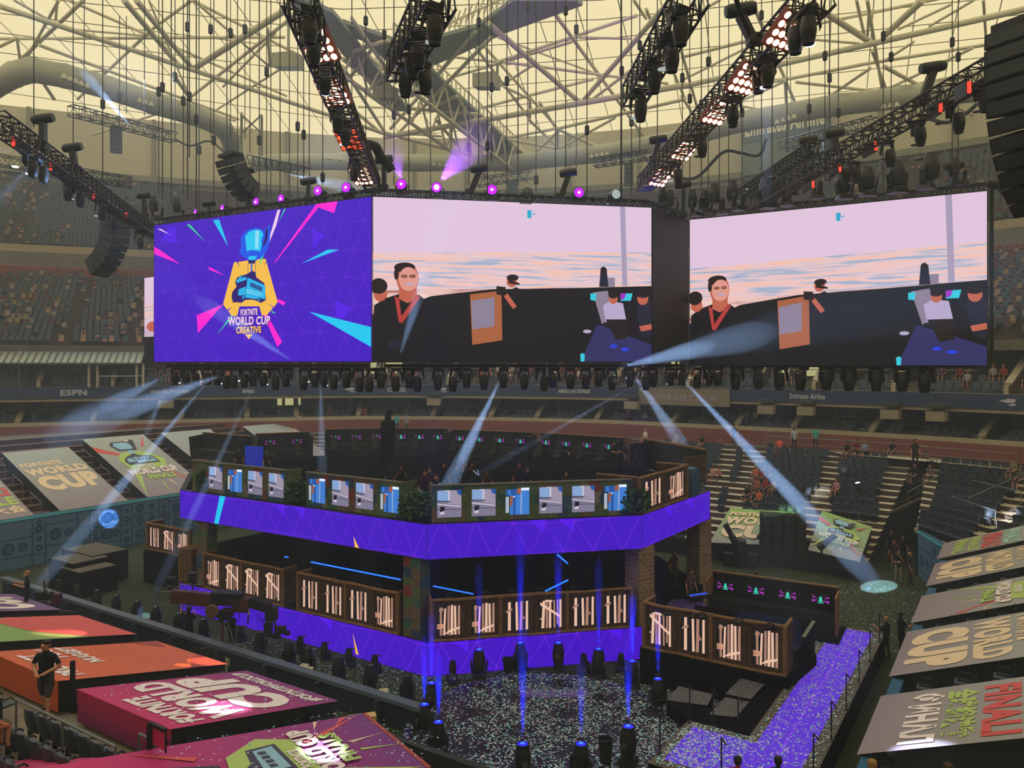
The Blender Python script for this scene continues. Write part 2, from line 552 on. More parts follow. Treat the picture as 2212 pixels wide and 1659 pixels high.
def tri_lines(aspect, cell, seed, rot=0.2):
    """irregular triangle net over 0..1"""
    rnd = random.Random(seed)
    nx, ny = int(aspect / cell) + 2, int(1 / cell) + 2
    P = {}
    for i in range(-1, nx + 1):
        for j in range(-1, ny + 1):
            P[i, j] = ((i + (j % 2) * .5 + rnd.uniform(-.13, .13)) * cell / aspect, (j + rnd.uniform(-.13, .13)) * cell)
    out = []
    def clip(a, b):
        t0, t1 = 0.0, 1.0
        for i in (0, 1):
            d = b[i] - a[i]
            if abs(d) < 1e-9:
                if a[i] < 0 or a[i] > 1: return None
                continue
            u, v = (0.0 - a[i]) / d, (1.0 - a[i]) / d
            if u > v: u, v = v, u
            t0, t1 = max(t0, u), min(t1, v)
        if t0 >= t1: return None
        return ((a[0] + (b[0] - a[0]) * t0, a[1] + (b[1] - a[1]) * t0), (a[0] + (b[0] - a[0]) * t1, a[1] + (b[1] - a[1]) * t1))
    for (i, j), p in P.items():
        nb = [(i + 1, j), (i + (j % 2), j + 1), (i + (j % 2) - 1, j + 1)]
        for q in nb:
            if q in P:
                c = clip(p, P[q])
                if c: out.append(c)
    return out

def cabinet(name, label, cat, a, b, z0, z1, depth=0.35, frame=0.04):
    """black cabinet body behind a display"""
    root = thing(name, label, cat, tuple(lerp(a, b, .5) + ZV * z0))
    n = (b - a).normalized().cross(ZV)          # faces the viewer side
    mb = MB()
    A, B = a - n * (-0.0), b
    d = (b - a).normalized() * frame
    back = n * -depth
    p = [a - d, b + d]
    fr = -n * 0.01
    mb.hexa([p[0] + fr + ZV * (z0 - frame), p[1] + fr + ZV * (z0 - frame), p[1] + back + ZV * (z0 - frame), p[0] + back + ZV * (z0 - frame),
             p[0] + fr + ZV * (z1 + frame), p[1] + fr + ZV * (z1 + frame), p[1] + back + ZV * (z1 + frame), p[0] + back + ZV * (z1 + frame)])
    mb.build('cabinet', BLACK, root)
    return root

# --- left screen: event logo on purple
lw = (LB - LA).length / SH
root = cabinet('led_screen', 'purple LED screen showing the yellow shield event logo with blue trophy', 'screen', LA, LB, Z0, Z1)
sh = sheet_of(LA, LB)
mb = MB()
sh.poly(mb, [(0, 0), (1, 0), (1, 1), (0, 1)], 0, 0)
def cz(pts):
    return [tuple(min(1, max(0, c)) for c in st_of(LA, LB, 320 + x / 4.424, 420 + y / 4.424)) for x, y in pts]
strokes(mb, sh, tri_lines(lw, 0.17, 3), 0.0009, 2, 1, lw)
for pts, mi, k in (
    ([(130, 435), (200, 310), (262, 310), (275, 470)], 1, 2), ([(1570, 320), (1690, 390), (1575, 520)], 1, 2), ([(1790, 1010), (1950, 1085), (1860, 1190), (1790, 1170)], 1, 2),
    ([(55, 500), (120, 535), (305, 665), (55, 570)], 3, 2), ([(575, 693), (612, 705), (730, 775), (590, 722)], 3, 2),
    ([(1610, 85), (1812, 55), (1778, 180), (1630, 125), (1205, 665), (1215, 640)], 3, 2), ([(718, 1050), (465, 1155), (478, 1325)], 3, 2),
    ([(1238, 998), (1316, 1030), (1295, 1062), (1240, 1028)], 3, 2), ([(1105, 1152), (1140, 1152), (1283, 1412), (1236, 1455)], 3, 2),
    ([(622, 248), (680, 238), (768, 503)], 4, 2), ([(1468, 660), (1718, 527), (1828, 527)], 4, 2), ([(1540, 1120), (2132, 1268), (2132, 1458)], 4, 2),
    ([(370, 288), (400, 286), (545, 450)], 5, 2), ([(1300, 140), (1316, 135), (1245, 275)], 5, 2), ([(790, 1160), (815, 1170), (760, 1225), (660, 1338)], 5, 2), ([(1172, 1100), (1222, 1140), (1190, 1133)], 5, 2),
    ([(90, 330), (120, 328), (250, 405)], 7, 2), ([(1238, 148), (1265, 145), (1228, 290), (1110, 580), (1205, 260)], 7, 2),
    ([(822, 650), (950, 632), (1035, 620), (1125, 615), (1240, 1028), (1205, 1078), (1065, 1070), (878, 1070), (718, 1050)], 6, 3),
    ([(718, 1050), (878, 1070), (852, 1162), (800, 1162), (772, 1120)], 6, 3), ([(1065, 1070), (1205, 1078), (1190, 1090), (1135, 1155), (1088, 1155)], 6, 3),
    ([(850, 645), (862, 643), (878, 700)], 9, 4), ([(1128, 640), (1134, 650), (1112, 680)], 9, 4), ([(1145, 1040), (1210, 1078), (1200, 1084)], 0, 4), ([(745, 1110), (802, 1078), (765, 1118)], 0, 4),
    ([(1120, 560), (1080, 600), (1060, 690)], 5, 4),
    ([(890, 480), (885, 430), (905, 380), (960, 335), (1030, 318), (1085, 330), (1110, 350), (1110, 440), (1100, 590), (1045, 625), (1025, 640), (960, 640), (940, 610), (900, 590), (890, 560)], 8, 4),
    ([(1110, 345), (1170, 285), (1168, 420), (1150, 520), (1100, 590), (1095, 500)], 8, 4), ([(872, 525), (895, 515), (915, 590), (895, 580), (870, 545)], 8, 4),
    ([(930, 400), (970, 355), (1030, 335), (1080, 345), (1105, 380), (1085, 440), (1090, 470), (1075, 545), (990, 530), (945, 545)], 4, 5), ([(1030, 350), (1065, 345), (1058, 520), (1025, 520)], 11, 6),
    ([(1125, 340), (1150, 318), (1145, 430), (1105, 510), (1100, 470), (1118, 425)], 9, 6), ([(968, 590), (1045, 590), (1020, 630), (960, 625)], 4, 5), ([(958, 628), (1032, 628), (1025, 662), (965, 662)], 9, 6),
    ([(985, 665), (1000, 665), (997, 700), (1000, 740), (988, 740), (983, 700)], 8, 5), ([(957, 660), (961, 660), (961, 780), (957, 780)], 9, 5), ([(1028, 660), (1032, 660), (1032, 800), (1028, 800)], 9, 5),
    ([(800, 980), (810, 930), (850, 880), (835, 840), (850, 800), (890, 775), (940, 765), (1000, 730), (1030, 745), (1035, 790), (1115, 850), (1130, 1010), (1080, 1038), (1050, 1020), (1000, 1005), (930, 1010), (895, 1038), (850, 1030), (815, 1035)], 9, 5),
    ([(955, 795), (1108, 862), (1125, 890), (1122, 1005), (1080, 990), (1040, 1000), (930, 985)], 10, 6), ([(850, 815), (940, 788), (945, 815), (848, 848)], 10, 6), ([(872, 905), (938, 882), (930, 965), (862, 965)], 10, 6), ([(855, 830), (880, 790), (920, 770), (900, 790)], 4, 6),
    ([(945, 928), (1090, 968), (1090, 975), (945, 940)], 11, 7), ([(945, 905), (1100, 948), (1100, 956), (945, 916)], 11, 7)):
    sh.poly(mb, cz(pts), mi, k)
for i in range(6):
    x = 983 + i * 19; y = 840 + i * 8
    sh.poly(mb, cz([(x, y), (x + 14, y + 5), (x + 14, y + 48), (x, y + 42)]), 9, 7)
for cx_, cy_, r_ in ((915, 985, 26), (1066, 1008, 22)):
    for rr, mi, k in ((r_, 9, 7), (r_ * .6, 4, 8), (r_ * .3, 9, 9)):
        sh.poly(mb, cz([(cx_ + rr * .6 * math.cos(a * .52), cy_ + rr * math.sin(a * .52)) for a in range(12)]), mi, k)
sh.poly(mb, cz([(875, 1072), (1066, 1070), (1090, 1160), (855, 1165)]), 0, 4)
for txt, q, mi in (('FORTNITE', [(888, 1160), (1050, 1150), (1050, 1088), (888, 1098)], 7), ('WORLD CUP', [(770, 1255), (1165, 1243), (1172, 1160), (765, 1170)], 7), ('CREATIVE', [(845, 1332), (1085, 1322), (1085, 1258), (845, 1264)], 6)):
    q1 = cz([(q[0][0] + 5, q[0][1] + 5), (q[1][0] + 6, q[1][1] + 5), (q[2][0] + 6, q[2][1] + 4), (q[3][0] + 5, q[3][1] + 4)])
    sh.text(mb, txt, None, 9, 5, 0.05, quad=q1)
    sh.text(mb, txt, None, mi, 6, 0.04, quad=cz(q))
sh.poly(mb, cz([(932, 1338), (1002, 1335), (965, 1385)]), 6, 5)
mb.build('display', LEDM, root)

# --- camera picture on the front and right screens (costumed figures of the broadcast left out)
def streak_mat(name, ca, cb, cc, sx, sz):
    m = bpy.data.materials.new(name); m.use_nodes = True
    nt = m.node_tree; b = nt.nodes['Principled BSDF']; b.inputs['Base Color'].default_value = (.01, .01, .01, 1); b.inputs['Roughness'].default_value = .6
    tc = nt.nodes.new('ShaderNodeTexCoord'); mp = nt.nodes.new('ShaderNodeMapping'); n = nt.nodes.new('ShaderNodeTexNoise'); rp = nt.nodes.new('ShaderNodeValToRGB')
    mp.inputs['Scale'].default_value = (sx, sx, sz)
    n.inputs['Scale'].default_value = 1.0; n.inputs['Detail'].default_value = 5.0
    e = rp.color_ramp.elements
    e[0].position, e[0].color = .36, lin(ca)
    e[1].position, e[1].color = .62, lin(cc)
    e2 = e.new(.5); e2.color = lin(cb)
    nt.links.new(tc.outputs['Object'], mp.inputs[0]); nt.links.new(mp.outputs[0], n.inputs[0]); nt.links.new(n.outputs[0], rp.inputs[0])
    nt.links.new(rp.outputs[0], b.inputs['Emission Color']); b.inputs['Emission Strength'].default_value = 1.0
    return m
VM = [led('video_sky', 'E2C6E0'), streak_mat('video_stands', '9FB0CC', 'EAC8CE', 'F4C0B0', .5, 9.0), streak_mat('video_stands_low', 'B06A5A', 'E3B8B4', 'F0CFC4', .4, 5.0), led('video_black', '0B0A14'),
      led('video_navy', '1A1A30'), led('video_skin', 'C0614C'), led('video_hair', '1C1012'), led('video_lanyard', 'B23A38'), led('video_skin_light', 'E0988A'), led('video_pole', 'A79AB8'),
      led('video_teal', '1AA8CC'), led('video_floor', '2A2A60'), led('video_shirt', 'B7A8CC'), led('video_blue', '1C3CE0'), led('video_box', 'A8603C'), led('video_bright', '2EC8DE'), led('video_magenta', 'A028C8'), led('video_grey', '8C7F96')]
VP = []   # (pts in front-screen picture coordinates, material, layer)
VP += [([(804, 545), (1407, 545), (1407, 640), (804, 640)], 1, 1), ([(804, 628), (1407, 618), (1407, 705), (804, 705)], 2, 2),
       ([(804, 690), (930, 640), (1060, 625), (1250, 622), (1407, 618), (1407, 792), (804, 792)], 3, 3),
       ([(1290, 700), (1407, 745), (1407, 792), (1255, 792)], 11, 4), ([(1339, 445), (1350, 445), (1355, 618), (1344, 618)], 9, 3), ([(1139, 454), (1148, 455), (1147, 472), (1139, 471)], 10, 4), ([(1148, 462), (1156, 462), (1156, 464), (1148, 464)], 10, 4),
       # man with glasses and lanyard
       ([(808, 660), (830, 645), (862, 635), (905, 637), (935, 660), (945, 792), (804, 792)], 3, 5), ([(862, 612), (900, 612), (900, 646), (880, 655), (862, 646)], 5, 6)]
def vell(cx_, cy_, rx, ry, mi, k):
    VP.append(([(cx_ + rx * math.cos(a * math.pi / 9), cy_ + ry * math.sin(a * math.pi / 9)) for a in range(18)], mi, k))
vell(880, 602, 24, 33, 5, 6); vell(874, 578, 23, 11, 6, 7); vell(856, 592, 5, 13, 6, 7); vell(882, 603, 21, 26, 8, 8); vell(891, 597, 7, 3.5, 3, 9); vell(873, 597, 7, 3.5, 3, 9); vell(891, 597, 5, 2, 5, 10); vell(873, 597, 5, 2, 5, 10); vell(884, 613, 8, 3, 12, 9)
vell(818, 618, 19, 17, 6, 6); vell(822, 636, 15, 16, 5, 5)
VP += [([(852, 640), (862, 644), (868, 690), (862, 698)], 7, 7), ([(900, 636), (908, 642), (868, 700), (862, 690)], 7, 7), ([(840, 735), (868, 730), (865, 755), (838, 755)], 4, 7),
       ([(804, 680), (830, 660), (850, 665), (850, 792), (804, 792)], 4, 4)]
# operator with cap and camera
vell(1105, 608, 11, 13, 5, 6); vell(1107, 600, 13, 7, 6, 7)
VP += [([(1098, 604), (1122, 612), (1122, 616), (1098, 612)], 6, 7), ([(1090, 632), (1115, 620), (1145, 640), (1150, 740), (1145, 792), (1085, 792), (1088, 690)], 3, 6), ([(1088, 640), (1096, 634), (1116, 662), (1108, 668)], 5, 7), ([(1072, 618), (1092, 620), (1092, 640), (1072, 636)], 6, 7),
       ([(1015, 636), (1083, 628), (1085, 735), (1020, 745)], 14, 5), ([(1018, 650), (1068, 642), (1068, 705), (1020, 712)], 17, 6),
       # players at desks
       ([(1280, 632), (1312, 628), (1330, 680), (1300, 700)], 17, 5), ([(1302, 660), (1318, 650), (1345, 655), (1352, 690), (1308, 696)], 12, 6), ([(1308, 690), (1350, 690), (1355, 730), (1330, 735)], 6, 7),
       ([(1372, 660), (1407, 652), (1407, 730), (1385, 725)], 4, 6), ([(1380, 705), (1407, 700), (1407, 712), (1384, 716)], 5, 7), ([(1342, 634), (1366, 634), (1362, 650), (1340, 650)], 15, 6), ([(1340, 634), (1352, 634), (1348, 646), (1340, 648)], 16, 7),
       ([(1275, 634), (1288, 634), (1286, 650), (1275, 648)], 15, 6), ([(1297, 580), (1310, 580), (1314, 620), (1294, 620)], 4, 6), ([(1310, 600), (1328, 600), (1328, 620), (1310, 620)], 17, 5)]
vell(1324, 645, 10, 12, 5, 7); vell(1324, 638, 11, 7, 6, 8); vell(1388, 645, 12, 14, 5, 7); vell(1388, 636, 14, 8, 6, 8); vell(1303, 583, 6, 7, 6, 7)
vell(1325, 748, 8, 4, 13, 6); vell(1350, 755, 9, 4, 13, 6); vell(1258, 768, 5, 5, 15, 6); vell(1268, 716, 9, 4, 12, 6); vell(1130, 775, 14, 4, 13, 7)
def video(a, b, root, z0=Z0):
    sh = sheet_of(a, b, z0)
    mb = MB()
    sh.poly(mb, [(0, 0), (1, 0), (1, 1), (0, 1)], 0, 0)
    for pts, mi, k in VP:
        q = [st_of(FA, FB, x, y) for x, y in pts]
        q = [(min(1, max(0, s)), 0.0 if t < .03 else min(1, t)) for s, t in q]
        sh.poly(mb, q, mi, k)
    return mb.build('display', VM, root)
r1 = cabinet('led_screen', 'middle LED screen showing pale live video with a man in glasses, beside the logo screen', 'screen', FA, FB, Z0, Z1)
video(FA, FB, r1)
r2 = cabinet('led_screen', 'separate LED screen east of the dark side panel, showing the same live video', 'screen', RA, RB, Z0 - 0.14, Z1)
video(RA, RB, r2, Z0 - .14)
# dark side panel between them, and small screen seen behind the left edge
PAN = mat('side_panel', '2C2A2E', 0.6, var=0.15, scale=0.4)
mb = MB()
a, b = FB + Vector((.06, .02, 0)), RA + Vector((-.06, -.02, 0))
n = (b - a).normalized().cross(ZV)
mb.hexa([a + ZV * Z0, b + ZV * Z0, b - n * .3 + ZV * Z0, a - n * .3 + ZV * Z0, a + ZV * Z1, b + ZV * Z1, b - n * .3 + ZV * Z1, a - n * .3 + ZV * Z1])
tag(mb.build('blanking_board', PAN), 'plain dark grey panel closing the corner between the two video screens', 'panel')
a, b = U(312, 0, 48), U(345, 0, 47)
a.z = b.z = 0
r3 = cabinet('led_screen', 'sliver of a distant LED screen seen beyond the edge of the logo screen', 'screen', a, b, 12.1, 17.3)
sh = sheet_of(a, b, 12.1, 17.3)
mb = MB()
sh.poly(mb, [(0, .3), (1, .3), (1, 1), (0, 1)], 0, 1); sh.poly(mb, [(0, .5), (1, .5), (1, .68), (0, .68)], 1, 2); sh.poly(mb, [(0, 0), (1, 0), (1, .38), (0, .42)], 3, 1); sh.ell(mb, .55, .42, .4, .06, 5, 2)
mb.build('display', VM, r3)
# thick dark end cap of the right screen
mb = MB()
n = (RB - RA).normalized().cross(ZV)
e = RB + (RB - RA).normalized() * .08
mb.hexa([e + ZV * Z0, e + (RB - RA).normalized() * .12 + ZV * Z0, e + (RB - RA).normalized() * .12 - n * .6 + ZV * Z0, e - n * .6 + ZV * Z0,
         e + ZV * (Z1 + .1), e + (RB - RA).normalized() * .12 + ZV * (Z1 + .1), e + (RB - RA).normalized() * .12 - n * .6 + ZV * (Z1 + .1), e - n * .6 + ZV * (Z1 + .1)])
mb.build('end_cap', BLACK, r2)
# ---------------------------------------------------------------- roof steel
ORD = 'first second third fourth fifth sixth seventh eighth ninth tenth eleventh twelfth thirteenth fourteenth fifteenth sixteenth seventeenth eighteenth nineteenth twentieth'.split()
ORD += ['twenty-' + o for o in ORD[:9]] + ['thirtieth'] + ['thirty-' + o for o in ORD[:9]] + ['fortieth'] + ['forty-' + o for o in ORD[:9]] + ['fiftieth'] + ['fifty-' + o for o in ORD[:9]] + ['sixtieth'] + ['sixty-' + o for o in ORD[:9]] + ['seventieth'] + ['seventy-' + o for o in ORD[:9]] + ['eightieth']
ROOF = {
 'w': (0, 2.989, [(0, 40, 2500, 868, 13, 40), (250, 290, 1540, 770, 8, 41), (440, 0, 1850, 620, 7, 44), (1240, 0, 2212, 500, 7, 44), (0, 250, 1840, 240, 7, 43), (470, 190, 930, 230, 5, 43),
   (800, 0, 1160, 430, 13, 41), (880, 0, 1240, 440, 13, 41), (1240, 450, 1880, 40, 15, 41), (540, 0, 140, 380, 9, 42), (380, 0, 170, 380, 7, 42), (1240, 0, 980, 190, 7, 43), (980, 190, 500, 640, 7, 43),
   (1900, 100, 1240, 620, 8, 42), (1780, 210, 1440, 560, 6, 43), (1250, 0, 1740, 430, 6, 42), (960, 0, 1230, 640, 5, 43), (1730, 180, 1740, 420, 6, 42), (1120, 480, 1230, 640, 9, 41), (110, 240, 130, 400, 6, 42),
   (270, 520, 350, 640, 8, 40), (1350, 740, 1850, 420, 5, 42), (600, 870, 1000, 740, 5, 41), (1240, 700, 1520, 780, 6, 41), (1560, 730, 1560, 1000, 6, 40), (1690, 750, 1690, 1000, 6, 40), (1560, 740, 1690, 860, 4, 40), (1690, 740, 1560, 860, 4, 40),
   (0, 300, 100, 250, 7, 42), (90, 0, 320, 130, 6, 43), (370, 0, 360, 130, 6, 43), (660, 500, 900, 590, 5, 43), (480, 460, 700, 460, 5, 43)]),
 'm': (740, 2.989, [(270, 885, 2212, 550, 14, 40), (0, 430, 270, 850, 9, 41), (310, 830, 860, 200, 10, 42), (340, 880, 960, 240, 9, 41), (280, 860, 820, 1000, 9, 40), (940, 150, 1520, 650, 13, 41), (1560, 640, 2100, 20, 13, 41),
   (1600, 650, 2212, 190, 8, 42), (880, 260, 1390, 830, 7, 44), (1000, 400, 1900, 100, 8, 43), (700, 500, 1480, 270, 7, 43), (880, 700, 1620, 510, 7, 43), (1350, 60, 1950, 890, 9, 43), (1380, 830, 1650, 950, 7, 41),
   (1060, 890, 1380, 830, 7, 42), (1390, 830, 2212, 640, 8, 41), (1200, 770, 1400, 960, 6, 42), (840, 280, 1210, 770, 7, 43), (1040, 400, 2100, 540, 7, 42), (1230, 420, 1010, 560, 6, 43), (1060, 900, 1390, 960, 6, 41),
   (1210, 1020, 1400, 840, 6, 41), (1400, 960, 1760, 760, 6, 41), (0, 650, 250, 860, 8, 41), (150, 600, 260, 680, 6, 42), (290, 680, 390, 640, 6, 42), (100, 690, 400, 700, 5, 43), (640, 360, 1000, 400, 6, 43), (1040, 560, 1210, 640, 6, 42),
   (1000, 400, 1000, 560, 6, 42), (1210, 640, 1210, 760, 6, 42), (1390, 840, 1390, 960, 6, 41), (1880, 0, 1960, 120, 7, 42), (1480, 240, 1860, 250, 6, 42), (400, 860, 640, 880, 6, 41), (1270, 660, 1380, 830, 7, 43), (1000, 240, 1650, 480, 5, 44), (1960, 60, 2212, 640, 8, 43)]),
 'e': (1472, 2.989, [(0, 560, 2300, 40, 15, 40), (850, 30, 1200, 260, 14, 41), (1560, 0, 1310, 230, 15, 41), (1130, 0, 1190, 270, 7, 42), (1200, 0, 1300, 600, 8, 42), (1230, 330, 1340, 620, 6, 42), (450, 0, 750, 700, 9, 43), (0, 370, 440, 260, 8, 42),
   (700, 190, 1240, 80, 7, 43), (1240, 80, 1900, -60, 8, 43), (0, 520, 500, 270, 6, 43), (660, 240, 1150, 280, 6, 42), (380, 570, 1200, 410, 8, 42), (1200, 410, 1960, 290, 8, 42), (390, 650, 680, 520, 6, 42),
   (740, 530, 1260, 590, 7, 41), (870, 680, 1220, 440, 7, 41), (1300, 590, 1880, 310, 7, 41), (1310, 430, 1550, 560, 9, 41), (1300, 400, 1500, 270, 6, 42), (1400, 190, 1740, 30, 6, 43), (1600, 170, 1890, 0, 6, 43),
   (670, 520, 680, 720, 7, 41), (350, 680, 640, 730, 6, 41), (0, 140, 250, 0, 6, 43), (1950, 0, 1970, 300, 6, 42), (0, 330, 120, 760, 7, 42), (0, 620, 90, 760, 6, 42), (1210, 80, 1200, 260, 6, 42), (1780, 690, 1920, 760, 7, 41)]),
}
for key, (ox, sc, segs) in ROOF.items():
    root = bpy.data.objects.new('ceiling_truss', None); COL.objects.link(root); root['kind'] = 'structure'
    root.location = {'w': (-30, 75, 41), 'm': (5, 90, 41), 'e': (30, 75, 41)}[key]
    for x0, y0, x1, y1, t, z in segs:
        a = G(ox + x0 / sc, y0 / sc, z); b = G(ox + x1 / sc, y1 / sc, z)
        if z > 41: b = b + Vector((0, 0, 0))
        mb = MB(); mb.tube([a, b], t * min(a.y, b.y) / FPX * 0.5, 8)
        mb.build('chord' if t > 8 else 'strut', STEEL, root, True)
# heavy walkway girders of the sliding roof: dark plates with pale lattice and railings
def plate(pts, z, label_):
    root = bpy.data.objects.new('ceiling_walkway', None); COL.objects.link(root); root['kind'] = 'structure'
    W = [G(740 + x / 2.989, y / 2.989, z) for x, y in pts]
    root.location = W[0]
    mb = MB(); n = len(W)
    dn = Vector((0, 0, -.35))
    mb.poly(W); mb.poly([p + dn for p in W][::-1])
    for i in range(n): mb.poly([W[i], W[(i + 1) % n], W[(i + 1) % n] + dn, W[i] + dn])
    mb.build('deck_plate', STEELD, root)
    return root, W
r_, W = plate([(0, 120), (330, 240), (560, 420), (880, 720), (1190, 1012), (1000, 1012), (700, 770), (430, 500), (130, 240), (0, 200)], 42, 'a')
for side, (A_, B_) in enumerate((((330, 240), (1200, 1016)), ((0, 230), (1000, 1030)))):
    a, b = G(740 + A_[0] / 2.989, A_[1] / 2.989, 42), G(740 + B_[0] / 2.989, B_[1] / 2.989, 42)
    mb = MB(); n = 34
    for i in range(n):
        p, q = lerp(a, b, i / n), lerp(a, b, (i + 1) / n)
        mb.bar(p, p + ZV * 1.3, .18)
        mb.bar(p + ZV * 1.3, q + ZV * 1.3, .16); mb.bar(p, q, .3)
    mb.build('railing', STEEL, r_)
    mb = MB(); n = 9
    for i in range(n):
        p, q = lerp(a, b, i / n) - ZV * 3.6, lerp(a, b, (i + 1) / n) - ZV * 3.6
        mb.tube([p, q], .2, 6); mb.tube([p, (p + q) / 2 + ZV * 3.4], .14, 6); mb.tube([(p + q) / 2 + ZV * 3.4, q], .14, 6)
    mb.build('lattice', STEEL, r_, True)
r_, W = plate([(450, 350), (590, 230), (870, 150), (1100, -20), (1500, -20), (1550, 10), (1300, 100), (1040, 195), (760, 330), (580, 405)], 42.5, 'b')
a, b = G(740 + 450 / 2.989, 340 / 2.989, 42.5), G(740 + 1480 / 2.989, -120 / 2.989, 42.5)
mb = MB()
for i in range(26):
    p, q = lerp(a, b, i / 26), lerp(a, b, (i + 1) / 26)
    mb.bar(p, p + ZV * 1.2, .14); mb.bar(p + ZV * 1.2, q + ZV * 1.2, .14); mb.bar(p + ZV * .6, q + ZV * 1.9, .12)
mb.build('railing', STEEL, r_)
r_, W = plate([(-330, -60), (-60, 60), (0, 130), (430, 700), (330, 700), (0, 330), (-120, 160), (-300, 60)], 41.5, 'c')
mb = MB()
for (x0, y0, x1, y1) in ((0, 380, 330, 640), (0, 560, 180, 330), (60, 330, 300, 260), (150, 600, 430, 330), (330, 260, 450, 620), (270, 540, 580, 420), (60, 120, 300, 470), (430, 700, 900, 740), (560, 700, 740, 620), (740, 620, 820, 760), (600, 770, 760, 960), (700, 780, 700, 1000)):
    mb.tube([G(740 + x0 / 2.989, y0 / 2.989, 41), G(740 + x1 / 2.989, y1 / 2.989, 41)], .2, 6)
mb.build('lattice', STEEL, r_, True)

# thin membrane seams and stay wires
mb = MB()
rnd = random.Random(5)
for i in range(26):
    x0 = -200 + i * 100; a = G(x0, -150, 46.5); b = G(x0 + (x0 - 1106) * -.25 + 160, 330, 46.5)
    mb.tube([a, b], .05, 4, caps=False)
for i in range(9):
    y = -40 + i * 42
    mb.tube([G(-40, y - 20, 46.8), G(740, y + 60 + i * 6, 46.8), G(1300, y + 40, 46.8), G(2260, y - 60, 46.8)], .05, 4, caps=False)
struct(mb.build('ceiling_seams', mat('seam_grey', '8C8868', 0.9)))

# round air duct that follows the drum, with lamp clusters
DUCT = mat('duct_metal', 'AEB2A6', 0.5, metal=0.2, var=0.06, scale=0.2)
mb = MB()
for pts, r_ in (([(-20, 190), (33, 160), (67, 151), (140, 164), (234, 190), (334, 224), (435, 254), (480, 275), (498, 300), (502, 330)], 1.15), ([(545, 352), (640, 350), (740, 349), (900, 352), (1110, 352), (1300, 332), (1472, 300), (1606, 262), (1806, 227), (2000, 205), (2240, 185)], 1.15)):
    P = [G(x, y, 39.5) for x, y in pts]
    Q = []
    for i in range(len(P) - 1):
        for k in range(6): Q.append(lerp(P[i], P[i + 1], k / 6))
    Q.append(P[-1])
    mb.tube(Q, [r_ * (1.06 if i % 6 in (0,) else 1.0) for i in range(len(Q))], 12)
struct(mb.build('ceiling_duct', DUCT, None, True))
# gallery under the duct, drum wall panels, big airline board
mb = MB()
for px in (60, 330, 620, 760, 900, 1010, 1230, 1380, 1900, 2060):
    s = s_at(px, 43.5)
    mb.bar(ring(s, 43.6, 37), ring(s, 43.6, 46), .5, .3)
struct(mb.build('trim_1', mat('drum_post', '8C8A78', .8)))
mb = MB()
band(mb, S0, S1, [(43.0, 37.2), (43.0, 38.0), (43.8, 38.0)], 3)
struct(mb.build('trim_2', mat('gallery_edge', '8A8A7C', .8)))
sa, sb = s_at(1597, 42), s_at(1790, 42)
mb = MB()
mb.hexa([ring(sa, 42, 37.2), ring(sb, 42, 37.2), ring(sb, 43.4, 37.2), ring(sa, 43.4, 37.2), ring(sa, 42, 45.5), ring(sb, 42, 45.5), ring(sb, 43.4, 45.5), ring(sa, 43.4, 45.5)])
bd = thing('scoreboard', 'tall grey-green board with white airline lettering high on the drum wall', 'sign', tuple(ring((sa + sb) / 2, 42.7, 37.2)))
mb.build('board', mat('scoreboard_face', '6E7A72', .7), bd)
mb = MB()
shh = Sheet(ring(sb, 41.95, 40), ring(sa, 41.95, 40), ring(sa, 41.95, 45.5), ring(sb, 41.95, 45.5), -0.01)
shh = Sheet(ring(sa, 41.9, 41.5), ring(sb, 41.9, 41.5), ring(sb, 41.9, 45.3), ring(sa, 41.9, 45.3), 0.01)
shh.poly(mb, [(0, 0), (1, 0), (1, 1), (0, 1)], 1, 0)
shh.text(mb, 'Emirates Airline', (.04, .2, .96, .8), 0, 3, .03)
mb.build('lettering', [mat('board_letters', 'E4E2D4', .6), mat('board_band', '5A6A74', .7)], bd)

